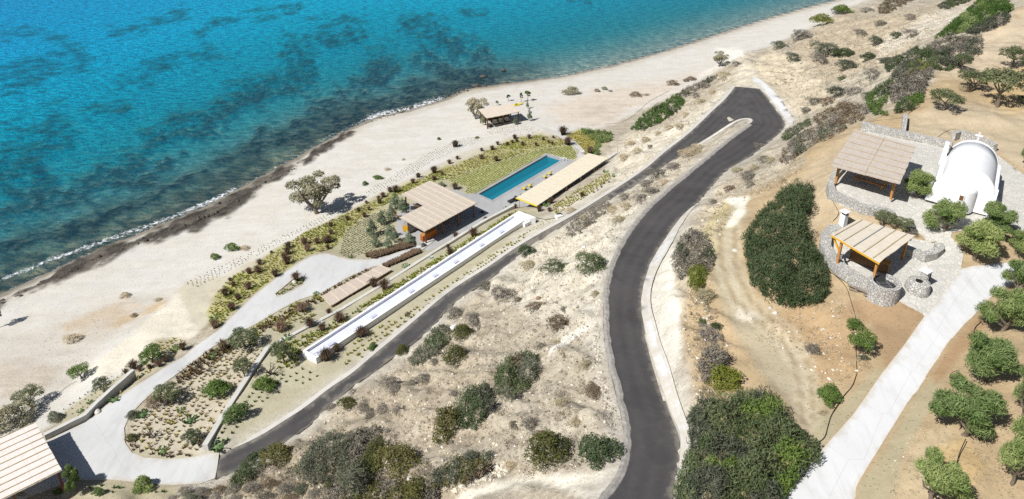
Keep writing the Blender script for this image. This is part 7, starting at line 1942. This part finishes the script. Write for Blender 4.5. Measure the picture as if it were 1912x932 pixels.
def agave(px, py, w, label, seed, mat):
    r = random.Random(seed); P = Vector(at1(px, py + w * .2)); s = w / ppm(P); m = MB()
    for k in range(22):
        a = 2.4 * k; el = .25 + .9 * (k / 22); d = Vector((math.cos(a) * math.cos(el), math.sin(a) * math.cos(el), math.sin(el))); u = Vector((-math.sin(a), math.cos(a), 0)); l = s * .55
        m.add([P - u * l * .09, P + u * l * .09, P + d * l * .6 + u * l * .10, P + d * l - Vector((0, 0, l * .1)), P + d * l * .6 - u * l * .10], [(0, 1, 2, 3, 4)])
    m.build("agave", mat, None, origin=tuple(P), label=label, category="agave")
M_AGV = simple("agave_leaves", (.45, .50, .44), .6, .1, 5)
agave(601, 602, 13, "silvery agave on the terrace near the end of the white channel", 1, M_AGV)
agave(805, 480, 13, "silvery agave on the terrace halfway along the white channel", 2, M_AGV)

# ------------------------------------------------------------------ trees of the garden and beach
tree('silver', 583, 362, 116, 92, "large silvery tamarisk tree alone on the open beach", "tamarisk_tree", None, (594, 398))
tree('silver', 881, 203, 54, 50, "large tamarisk tree beside the beach shelter", "tamarisk_tree", None, (889, 222))
tree('olive', 455, 630, 60, 44, "grey green olive tree between path bend and low garden wall", "olive_tree", None, (458, 648))
tree('olive', 302, 736, 56, 44, "olive tree with twisted trunk on the yard side of the knoll", "olive_tree", None, (313, 753))
tree('olive', 531, 655, 44, 50, "sparse tree between the low wall and the end of the channel", "olive_tree", None, (530, 678))
tree('olive', 458, 687, 38, 44, "pale wispy tree beside the sloping garden wall", "olive_tree", None, (458, 706))
tree('olive', 352, 818, 40, 34, "pale wispy tree near the yard end of the garden wall", "olive_tree", None, (360, 832))
tree('olive', 197, 717, 36, 34, "small tree outside the yard retaining wall", "olive_tree", None, (196, 733))
tree('green', 281, 661, 46, 36, "fresh green tree in the bed beside the fill slope", "garden_tree", None, (285, 678))
tree('bare', 508, 690, 50, 34, "nearly bare dark tree below the end of the white channel", "bare_tree", None, (505, 700))
tree('bare', 277, 808, 44, 34, "bare branching tree at the yard tip of the knoll", "bare_tree", None, (278, 818))
tree('bare', 374, 680, 34, 36, "bare reddish tree rising from the path bend planting", "bare_tree", None, (376, 697))
tree('green', 150, 693, 38, 30, "round dark tree at the foot of the white fill slope", "seaside_tree", None, (152, 707))
tree('olive', 54, 740, 52, 42, "loose green tree on the sand, right of the big silver bush", "seaside_tree", None, (60, 760))
bush('silver', 22, 782, 72, 70, "large silver green bush above the carport roof", None, "seaside_bush")
bush('greygreen', 104, 778, 38, 24, "grey green bush between carport and the seaside trees", None, "seaside_bush")
tree('olive', -6, 590, 24, 50, "tree cut by the frame edge at the far left beach", "seaside_tree", None, (-2, 612))
tree('bright', 141, 896, 34, 46, "feathery green tree at the carport corner", "yard_tree", None, (143, 918))
bush('bright', 270, 905, 40, 34, "feathery green bush at the bottom edge of the yard", None, "yard_bush")
bush('bright', 186, 919, 26, 20, "pale green bush below the yard border, right of the carport", None, "yard_bush")
bush('green', 110, 918, 20, 16, "small green bush in the shade line of the carport", None, "yard_bush")
bush('straw', 42, 926, 36, 16, "straw coloured bush in front of the carport roof", None, "yard_bush")
bush('green', 408, 730, 56, 46, "dense dark green round bush on the planted knoll", None, "garden_bush")
bush('green', 494, 720, 50, 36, "green bush leaning over the sloping garden wall, upper one", None, "garden_bush")
bush('bright', 441, 774, 50, 40, "green bush leaning over the sloping garden wall, lower one", None, "garden_bush")
bush('olivegreen', 246, 818, 24, 20, "olive brown bush at the yard tip of the knoll", None, "garden_bush")
bush('brown', 290, 752, 46, 30, "brown dry shrub beside the twisted olive tree", None, "garden_bush")
bush('greygreen', 248, 775, 28, 24, "grey green shrub at the inside of the yard bend", None, "garden_bush")
bush('green', 695, 648, 18, 18, "small green bush beside the road below the channel", None, "garden_bush")
bush('brown', 761, 588, 10, 12, "small brown bush on the pale strip below the channel", None, "garden_bush")
for i, (x, y, w, h) in enumerate(((694, 426, 24, 38), (701, 449, 20, 28), (713, 407, 20, 32), (731, 398, 22, 34), (728, 432, 20, 30), (725, 454, 20, 28), (737, 438, 18, 34), (738, 376, 24, 36), (753, 383, 26, 32), (765, 444, 24, 28))):
    tree('tamarisk', x, y, w * 1.25, h * 1.1, "young feathery tamarisk by the house pavilion, %s to its hut" % ORD[[7, 4, 5, 6, 2, 3, 1, 9, 8, 0][i]], "young_tamarisk", "young tamarisks beside the house pavilion", (x, y + h * .42))
tree('tamarisk', 824, 342, 20, 16, "young tamarisk behind the far corner of the house roof", "young_tamarisk", None, (824, 349), hmul=.8)
for (x, y, w, h, lab, kd) in ((902, 222, 13, 26, "slim tamarisk at the near post of the beach shelter", 'tamarisk'), (943, 212, 10, 22, "slim tamarisk before the middle of the beach shelter", 'tamarisk'), (963, 225, 17, 16, "bushy tamarisk before the far end of the beach shelter", 'tamarisk'),
        (989, 214, 14, 26, "slim pale tamarisk beyond the beach shelter, lower one", 'tamarisk'), (985, 195, 9, 18, "slim pale tamarisk beyond the beach shelter, upper one", 'tamarisk'), (985, 178, 17, 24, "small round headed tree on the beach, right of a pair", 'sapling'), (973, 181, 11, 22, "small round headed tree on the beach, left of a pair", 'sapling'), (949, 182, 13, 16, "small dark tree on the beach behind the shelter roof", 'sapling'), (928, 192, 10, 11, "tiny tree peeping over the beach shelter roof", 'sapling')):
    tree(kd, x, y, w, h, lab, "young_tamarisk" if kd == 'tamarisk' else "beach_tree", None, (x, y + h * .45))
tree('silver', 1345, 112, 38, 32, "yellowish tamarisk tree where the hairpin track meets the beach", "tamarisk_tree", None, (1344, 124))

# beach bushes
for (k_, x, y, w, h, lab) in (('green', 435, 462, 30, 20, "bright green bush at the edge of the seedling strip, larger one"), ('straw', 458, 464, 24, 12, "dry tan bush beside the bright green one on the sand"), ('green', 401, 480, 20, 16, "bright green bush at the seedling strip, smaller one"), ('green', 706, 332, 24, 11, "bright green bush above the seedling strip by the pavilion"),
        ('green', 682, 343, 11, 11, "small green bush on the sand seaward of the pavilion"), ('green', 820, 259, 9, 7, "tiny green bush alone on the sand near the surf"), ('silver', 1066, 170, 38, 20, "silver bush alone on the beach beyond the shelter"), ('brown', 1115, 169, 14, 8, "dark brown low bush on the beach, left of a pale one"), ('tamarisk', 1129, 165, 13, 8, "pale green wisp between two dark beach bushes"),
        ('brown', 1140, 170, 9, 5, "dark little bush right of the pale green wisp"), ('brown', 1186, 177, 28, 13, "brown bush on the beach below the track bend"), ('straw', 1206, 177, 14, 6, "flat brown bush tailing off the larger brown one"), ('straw', 233, 552, 24, 14, "tan dry bush on the open sand near the fill slope"), ('straw', 138, 633, 34, 24, "large dry tan bush on the grey sand"), ('brown', 250, 590, 15, 11, "dark brown tuft at the edge of the fill slope"),
        ('straw', 723, 316, 13, 8, "dry tan tuft on the sand beside the seedlings"), ('straw', 753, 298, 9, 5, "dry flat tuft on the sand near the seedling strip"), ('straw', 296, 560, 16, 10, "greyish dry bush on the brow of the fill slope"), ('lime', 890, 257, 10, 6, "small lime green tuft at the end of the seedling strip")):
    if k_ == 'lime': k_ = 'yellowgreen'
    bush(k_, x, y, w, h, lab, None, "beach_bush")
bushes([('brown', 1255, 155, 22, 13), ('brown', 1263, 157, 12, 8), ('brown', 1290, 147, 22, 12), ('brown', 1280, 150, 14, 9)], "brown bush in the dark row along the beach track", (1290, 147), "the hairpin", "brown bushes along the beach track", "beach_bush")

# ------------------------------------------------------------------ thickets and single shrubs of the slopes
TK = thicket
TK("thicket", [(1390, 480), (1392, 440), (1412, 408), (1440, 380), (1470, 350), (1515, 349), (1516, 380), (1500, 412), (1510, 450), (1540, 490), (1548, 540), (1528, 566), (1480, 573), (1440, 562), (1405, 532)], [('mastic', 1)], "huge dense dark green mastic thicket below the outdoor kitchen", 2.2, 1.25, 95, .19, seed=1)
TK("thicket", [(1258, 945), (1262, 905), (1276, 870), (1288, 840), (1284, 800), (1292, 770), (1312, 752), (1345, 757), (1375, 740), (1402, 735), (1440, 742), (1458, 775), (1492, 804), (1530, 842), (1520, 862), (1488, 892), (1450, 945)], [('mastic', 4), ('greygreen', 1.6), ('green', 2.0)], "huge mixed green thicket between the upper road and the drive", 2.0, 1.15, 95, .18, seed=2,
   accents=[('greygreen', [(1283, 800), (1300, 760), (1345, 745), (1335, 800), (1290, 850)])])
TK("thicket", [(1616, 200), (1618, 178), (1645, 160), (1665, 148), (1660, 175), (1640, 205), (1660, 214), (1700, 205), (1724, 186), (1722, 175), (1700, 180), (1680, 190), (1662, 215), (1630, 214)], [('green', 3), ('mastic', 2)], "dark green thicket at the near end of the long hilltop belt", 1.6, 1.1, 80, .2, seed=3)
TK("thicket", [(1655, 160), (1672, 128), (1700, 112), (1740, 130), (1728, 160), (1722, 180), (1695, 185), (1665, 195)], [('grey', 2), ('greygreen', 1)], "grey leafless thicket in the hilltop belt behind the pavilion", 1.7, 1.1, 75, .2, seed=4)
TK("shrub", [(1682, 145), (1690, 125), (1712, 114), (1735, 120), (1740, 128), (1715, 134), (1700, 140)], [('yellowgreen', 1)], "yellow green shrub bright among the grey hilltop thicket", 1.4, .8, 80, .2, cat="shrub", seed=5)
TK("thicket", [(1700, 112), (1735, 85), (1770, 70), (1830, 68), (1834, 88), (1815, 108), (1800, 118), (1770, 132), (1740, 130)], [('grey', 1.2), ('greygreen', 1.6), ('mastic', .8)], "broad grey green thicket in the middle of the hilltop belt", 1.8, 1.2, 75, .22, seed=6)
TK("thicket", [(1738, 74), (1775, 45), (1812, 12), (1835, -6), (1880, -8), (1892, 18), (1860, 32), (1810, 58), (1775, 66)], [('green', 2), ('bright', 1)], "bright green thicket at the far top of the hilltop belt", 1.6, 1.3, 70, .24, seed=7)
TK("thicket", [(1800, 62), (1830, 40), (1884, 22), (1884, 38), (1850, 56), (1820, 64)], [('greygreen', 2), ('grey', 1)], "grey green scrub along the plateau side of the hilltop belt", 1.2, 1.0, 70, .22, seed=8)
TK("thicket", [(1650, 118), (1680, 103), (1712, 88), (1720, 96), (1690, 112), (1655, 137)], [('greygreen', 1), ('mastic', 1)], "narrow grey green scrub below the hilltop belt", 1.0, .8, 75, .2, seed=9)
TK("thicket", [(1455, 302), (1465, 275), (1490, 252), (1525, 236), (1575, 226), (1582, 238), (1550, 258), (1520, 270), (1490, 290), (1465, 308)], [('grey', 3), ('brown', 1), ('greygreen', 1)], "grey dry thicket on the slope between hairpin and chapel pavilion", 1.2, 1.0, 75, .19, seed=10)
TK("thicket", [(1457, 262), (1465, 246), (1485, 235), (1512, 222), (1515, 232), (1490, 246), (1468, 262)], [('mastic', 1), ('greygreen', 1)], "dark green strip of scrub beside the hairpin kerb", 1.0, .8, 75, .18, seed=11)
TK("thicket", [(1515, 222), (1545, 205), (1580, 190), (1620, 200), (1610, 225), (1570, 236), (1530, 236)], [('brown', 2), ('grey', 2)], "brown and grey scrub at the head of the slope near the pavilion roof", 1.0, .9, 70, .19, seed=12)
TK("thicket", [(1175, 243), (1198, 216), (1238, 192), (1262, 176), (1280, 190), (1268, 206), (1232, 230), (1200, 244)], [('green', 2), ('mastic', 1), ('greygreen', .7)], "green scrub band on the slope foot beside the beach track", 1.0, .9, 75, .2, seed=13)
TK("thicket", [(1262, 176), (1290, 160), (1318, 148), (1345, 136), (1335, 148), (1300, 170), (1275, 184)], [('grey', 2), ('greygreen', 1.3)], "grey scrub band continuing up the beach track to the hairpin", .9, .8, 75, .2, seed=14)
TK("hedge", [(1080, 240), (1100, 244), (1125, 244), (1142, 248), (1144, 262), (1120, 268), (1118, 290), (1106, 292), (1112, 266), (1092, 252)], [('bright', 1)], "fresh green hedge at the corner of the garden beyond the pool", 1.1, .7, 90, .2, cat="hedge", seed=15)
TK("thicket", [(762, 672), (788, 645), (812, 616), (838, 606), (842, 634), (816, 660), (792, 676), (768, 684)], [('greygreen', 2), ('mastic', 1.3)], "grey green thicket on the verge of the lower road below the channel", 1.1, .9, 85, .17, seed=16)
TK("shrub", [(812, 832), (814, 798), (818, 770), (848, 758), (858, 775), (850, 800), (838, 828)], [('olivegreen', 2), ('mastic', 1)], "olive green tall shrub at the lower end of a dark pair midslope", 1.6, .9, 85, .17, cat="shrub", seed=17)
TK("thicket", [(852, 780), (860, 752), (880, 726), (905, 719), (916, 728), (924, 755), (908, 775), (885, 805), (862, 800)], [('mastic', 2), ('greygreen', 1)], "dark green thicket at the upper end of a pair midslope", 1.4, .9, 85, .17, seed=18)
TK("thicket", [(924, 735), (925, 700), (948, 672), (984, 655), (1006, 672), (1002, 700), (984, 726), (950, 748)], [('mastic', 2), ('greygreen', 1.2), ('brown', .5)], "large dark thicket alone on the pale midslope", 1.5, 1.0, 85, .17, seed=19)
TK("thicket", [(556, 890), (570, 850), (592, 824), (625, 812), (650, 815), (700, 795), (716, 805), (704, 840), (690, 880), (660, 900), (620, 900), (590, 905)], [('greygreen', 3), ('grey', 1)], "wide grey green thicket at the foot of the slope by the yard road", 1.3, 1.1, 85, .17, seed=20)
TK("thicket", [(600, 945), (612, 905), (660, 890), (690, 880), (720, 900), (770, 895), (812, 905), (820, 945)], [('greygreen', 1.5), ('grey', 1), ('olivegreen', 1.6)], "mixed grey and olive thicket cut by the bottom frame edge", 1.3, 1.1, 85, .16, seed=21)
TK("thicket", [(430, 905), (445, 880), (470, 850), (492, 842), (494, 870), (470, 895), (440, 912)], [('mastic', 2), ('greygreen', 1)], "dark green thicket where the yard meets the lower road", 1.1, .9, 85, .16, seed=22)
bushes([('grey', 345, 918, 34, 20), ('grey', 378, 920, 36, 22), ('brown', 410, 918, 34, 22), ('grey', 440, 915, 34, 24), ('greygreen', 360, 930, 40, 20), ('grey', 405, 932, 36, 20), ('grey', 470, 912, 40, 26), ('brown', 505, 905, 38, 24), ('grey', 535, 915, 40, 26), ('greygreen', 565, 915, 42, 26), ('grey', 500, 928, 42, 20), ('grey', 590, 925, 36, 24), ('brown', 545, 931, 40, 16), ('grey', 325, 930, 30, 14), ('grey', 445, 932, 36, 16)],
       dict(grey="grey scrub along the bottom frame edge", brown="brown scrub along the bottom frame edge", greygreen="grey green scrub along the bottom frame edge"), (300, 920), "the yard", "scrub along the bottom edge")
TK("thicket", [(1255, 490), (1265, 455), (1290, 430), (1320, 440), (1332, 480), (1325, 505), (1290, 505), (1265, 525)], [('grey', 2), ('greygreen', 1.6)], "dark grey thicket above the white cut of the upper road", 1.4, .95, 85, .17, seed=24)
TK("thicket", [(805, 895), (812, 885), (850, 862), (890, 845), (918, 852), (920, 875), (890, 895), (850, 905), (815, 915)], [('brown', 2), ('olivegreen', 1), ('greygreen', .8)], "brown and green thicket above the pale gravel pad", 1.2, .9, 85, .16, seed=25)
TK("thicket", [(1302, 690), (1315, 655), (1340, 650), (1360, 668), (1345, 700), (1312, 715)], [('grey', 1)], "grey leafless thicket above the yellowish shrub at the cut edge", 1.2, .8, 85, .16, seed=26)
TK("thicket", [(1056, 428), (1075, 405), (1110, 385), (1140, 378), (1142, 390), (1115, 408), (1090, 430), (1062, 446)], [('grey', 2), ('straw', .8)], "grey dry thicket along the uphill verge of the lower road", .9, .8, 75, .17, seed=27)
TK("thicket", [(1640, 12), (1665, -10), (1730, -12), (1690, 8), (1655, 26), (1640, 25)], [('brown', 1.5), ('grey', 1)], "brown thicket on the far hilltop at the upper frame edge", 1.3, 1.2, 60, .25, seed=28)
TK("thicket", [(1745, 14), (1780, -6), (1830, -8), (1800, 6), (1765, 18)], [('greygreen', 1), ('mastic', 1)], "grey green thicket on the far ridge beside the scree", 1.3, 1.2, 60, .25, seed=29)

LOWER = "the yard"
bushes([('olivegreen', 525, 852, 84, 56), ('olivegreen', 748, 862, 92, 72), ('olivegreen', 700, 862, 60, 74), ('olivegreen', 780, 921, 60, 34)], "large olive brown dome shrub on the bottom slope", (420, 890), LOWER, "large olive domes on the bottom slope")
bush('olivegreen', 863, 622, 46, 40, "tan olive shrub with a white rock at its foot")
bush('olivegreen', 851, 667, 56, 44, "round olive shrub with a yellow green side above the lower road")
bush('olivegreen', 650, 753, 38, 30, "olive shrub on the upper bank of the lower road")
bush('olivegreen', 751, 655, 28, 26, "small thorny olive shrub right on the lower road edge")
bush('olivegreen', 1022, 842, 92, 80, "big olive green dome shrub beside the upper road bend, left of a pair")
bush('mastic', 1110, 848, 88, 70, "big dark dome shrub beside the upper road bend, right of a pair")
bush('brown', 1108, 734, 44, 44, "dark brown leafless shrub beside the outer kerb of the upper road")
bush('mastic', 1106, 492, 64, 52, "dark green dome shrub by the outer side of the upper road")
bush('mastic', 1038, 500, 62, 30, "dark green low shrub in the middle of the pale slope")
bush('mastic', 980, 470, 36, 28, "dark green shrub on the very edge of the lower road")
bush('yellowgreen', 1298, 520, 42, 56, "yellow green shrub at the lower tip of the grey thicket")
bush('yellowgreen', 1352, 712, 80, 64, "large yellowish green shrub above the bottom thicket")
bush('straw', 1303, 278, 44, 20, "golden dry bush at the top of the road median")
bush('straw', 1282, 286, 34, 20, "pale dry bush beside the golden one on the median")
bush('green', 1594, 606, 34, 0 + 26, "small green bush in the brown dirt, upper of three")
tree('green', 1604, 640, 50, 54, "small dark tree with a strong shadow in the brown dirt", "small_tree", None, (1606, 662))
bush('green', 1549, 742, 46, 46, "round green bush beside the drive, lowest of three")
bush('greygreen', 1612, 668, 26, 14, "grey green low bush at the foot of the small dark tree")
bush('grey', 1517, 653, 32, 26, "grey dead shrub alone on the orange dirt")
bush('straw', 1536, 770, 26, 12, "golden dry grass clump under the round green bush")
MIDS = "the upper road bend"
bushes([('grey', 728, 716, 44, 28), ('grey', 738, 727, 30, 26), ('grey', 678, 762, 34, 24), ('grey', 715, 768, 36, 30), ('grey', 848, 736, 18, 16), ('grey', 885, 600, 36, 40), ('grey', 848, 586, 42, 30), ('grey', 908, 536, 40, 26), ('grey', 935, 548, 52, 36), ('grey', 810, 676, 22, 16), ('grey', 795, 708, 42, 24), ('grey', 660, 733, 20, 16), ('grey', 692, 770, 30, 20), ('grey', 770, 716, 26, 18), ('grey', 618, 760, 26, 16), ('grey', 1011, 648, 22, 20), ('grey', 990, 795, 36, 30), ('grey', 690, 780, 22, 16), ('grey', 740, 765, 24, 20), ('grey', 1053, 578, 16, 14),
        ('brown', 1000, 573, 50, 24), ('brown', 1040, 605, 50, 44), ('brown', 966, 560, 22, 14), ('brown', 1010, 815, 26, 24), ('brown', 960, 795, 20, 22), ('straw', 988, 497, 40, 26), ('straw', 1111, 549, 20, 14), ('straw', 1040, 640, 20, 14), ('straw', 955, 870, 40, 20), ('straw', 1050, 755, 40, 24), ('straw', 1095, 680, 32, 18), ('straw', 1075, 790, 34, 18)],
       dict(grey="grey cushion shrub between the two roads", brown="brown dry shrub between the two roads", straw="pale straw bush between the two roads"), (1125, 600), MIDS, "dry shrubs on the slope between the roads")
bushes([('grey', 1256, 312, 40, 20), ('grey', 1231, 326, 54, 22), ('grey', 1206, 344, 34, 18), ('grey', 1166, 369, 26, 18), ('grey', 1198, 371, 34, 18), ('straw', 1171, 388, 30, 18), ('straw', 1156, 410, 30, 18), ('grey', 1215, 357, 34, 16), ('straw', 1240, 340, 26, 14), ('straw', 1145, 392, 28, 18), ('straw', 1068, 395, 34, 16), ('grey', 1095, 415, 26, 22)],
       dict(grey="grey dry bush on the road median", straw="straw bush on the road median"), (1300, 275), "the hairpin", "dry bushes on the road median slope")
bushes([('straw', 1165, 295, 26, 18), ('straw', 1178, 268, 26, 14), ('straw', 1190, 283, 24, 14), ('straw', 1205, 262, 26, 14), ('straw', 1230, 250, 22, 12), ('straw', 1250, 238, 26, 12), ('straw', 1280, 215, 22, 12), ('straw', 1310, 190, 26, 12), ('straw', 1330, 172, 22, 12), ('straw', 1352, 140, 34, 16), ('grey', 1215, 275, 18, 10), ('grey', 1300, 178, 22, 12), ('grey', 1318, 160, 24, 12), ('grey', 1375, 120, 24, 12), ('straw', 1270, 235, 24, 12)],
       dict(straw="straw coloured bush on the bank below the hairpin", grey="grey bush on the bank below the hairpin"), (1373, 160), "the hairpin end", "dry bushes on the bank below the hairpin")
bushes([('greygreen', 1456, 85, 30, 24), ('grey', 1495, 68, 44, 30), ('greygreen', 1482, 107, 30, 20), ('greygreen', 1545, 95, 54, 40), ('mastic', 1575, 99, 46, 22), ('greygreen', 1581, 122, 50, 26), ('mastic', 1620, 106, 34, 20), ('greygreen', 1637, 78, 30, 24), ('mastic', 1672, 66, 24, 16), ('grey', 1628, 140, 38, 24), ('greygreen', 1560, 172, 50, 26), ('grey', 1598, 172, 48, 24), ('grey', 1565, 22, 30, 18), ('grey', 1620, 20, 24, 14), ('grey', 1645, 45, 26, 16), ('grey', 1700, 32, 24, 14), ('grey', 1605, 60, 20, 14), ('grey', 1530, 110, 26, 26), ('grey', 1700, 62, 40, 16), ('greygreen', 1655, 112, 40, 14), ('mastic', 1572, 146, 22, 12), ('grey', 1520, 190, 34, 22), ('brown', 1545, 190, 30, 20), ('grey', 1620, 180, 30, 20), ('grey', 1505, 208, 24, 18)],
       dict(greygreen="grey green shrub on the far hillside", grey="grey shrub on the far hillside", mastic="dark green shrub on the far hillside", brown="brown shrub on the far hillside"), (1440, 150), "the hairpin kerb", "shrubs on the far hillside")
bush('yellowgreen', 1532, 36, 44, 28, "yellow green bush at the brow of the far hill beside the beach", hf=.7)
bush('green', 1572, 18, 40, 20, "green bush higher up the brow of the far hill")
bushes([('grey', 1395, 330, 34, 26), ('grey', 1427, 300, 28, 20), ('grey', 1418, 275, 22, 16), ('straw', 1377, 318, 30, 14), ('grey', 1400, 345, 24, 16), ('grey', 1333, 378, 18, 14), ('brown', 1362, 352, 30, 16), ('straw', 1410, 315, 24, 14), ('straw', 1440, 300, 26, 16)],
       dict(grey="grey shrub on the rubbly inner bank", straw="straw bush on the rubbly inner bank", brown="brown shrub on the rubbly inner bank"), (1430, 280), "the hairpin kerb", "shrubs on the rubbly inner bank")
bushes([('straw', 1320, 556, 50, 38), ('grey', 1323, 628, 46, 44), ('mastic', 1312, 603, 20, 18), ('straw', 1305, 545, 26, 20), ('mastic', 1336, 610, 26, 18)],
       dict(straw="pale dry bush on the tan bank", grey="dark grey shrub on the tan bank", mastic="small dark green shrub on the tan bank"), (1300, 500), "the grey thicket", "shrubs on the bank above the cut")

# ------------------------------------------------------------------ trees by the chapel and in the orchard
for (kd, x, y, w, h, base, lab) in (('bright', 1710, 352, 62, 64, (1710, 376), "bright green feathery tree at the corner of the chapel pavilion"),
        ('bright', 1756, 408, 74, 66, (1760, 436), "bright green tree in front of the chapel, left of the apse"),
        ('bright', 1857, 412, 78, 58, (1858, 436), "bright green tree in front of the chapel, right of the apse"),
        ('bright', 1818, 452, 92, 76, (1820, 486), "broad green tree nearest the drive end below the chapel"),
        ('olive', 1648, 408, 40, 34, (1650, 422), "thin olive sapling behind the kitchen roof, left one"),
        ('olive', 1682, 420, 38, 34, (1684, 434), "thin olive sapling behind the kitchen roof, right one"),
        ('bright', 1900, 458, 56, 56, (1902, 480), "green tree at the right frame edge above the drive end"),
        ('bright', 1893, 520, 66, 74, (1898, 552), "pale green tree overhanging the drive at the frame edge"),
        ('bright', 1864, 585, 88, 84, (1870, 618), "yellowish green tree right of the drive, uppermost of the orchard"),
        ('bright', 1822, 672, 112, 92, (1834, 712), "large tree leaning to the drive, second from the top of the orchard"),
        ('bright', 1903, 740, 74, 110, (1908, 790), "tall tree at the right frame edge in mid orchard"),
        ('bright', 1784, 770, 124, 98, (1798, 812), "largest broad tree in the middle of the orchard"),
        ('bright', 1882, 855, 90, 118, (1888, 905), "tall tree at the lower right corner of the orchard"),
        ('bright', 1732, 895, 112, 94, (1740, 935), "tree at the bottom frame edge nearest the drive"),
        ('bright', 1785, 708, 26, 22, (1786, 716), "small leafy sapling beside the broad orchard tree"),
        ('bright', 1908, 292, 26, 54, (1912, 312), "tree cut by the frame edge behind the chapel")):
    tree(kd, x, y, w, h, lab, "olive_tree" if kd == 'olive' else "orchard_tree", None, base)
for (x, y, w, h, base, lab) in ((1888, 106, 54, 52, (1888, 126), "dark round olive tree at the upper right frame edge"), (1858, 160, 84, 84, (1862, 200), "large grey green olive tree on the dirt behind the chapel"), (1808, 150, 60, 50, (1812, 172), "olive tree behind the large one, towards the thicket"), (1766, 184, 58, 50, (1760, 206), "olive tree with forked trunk and strong shadow by the wall spur"), (1796, 116, 34, 40, (1794, 134), "small green olive at the edge of the grey thicket"), (1908, 122, 30, 40, (1910, 140), "olive tree cut by the frame edge below the round one"), (1914, 188, 30, 24, (1914, 196), "dark bush at the frame edge beside the large olive")):
    tree('olive', x, y, w, h, lab, "olive_tree", None, base)
bush('straw', 1800, 165, 26, 14, "golden dry bush between the hilltop olive trees")
bush('grey', 1700, 432, 30, 22, "grey dry bush beside the thin saplings behind the kitchen", None)
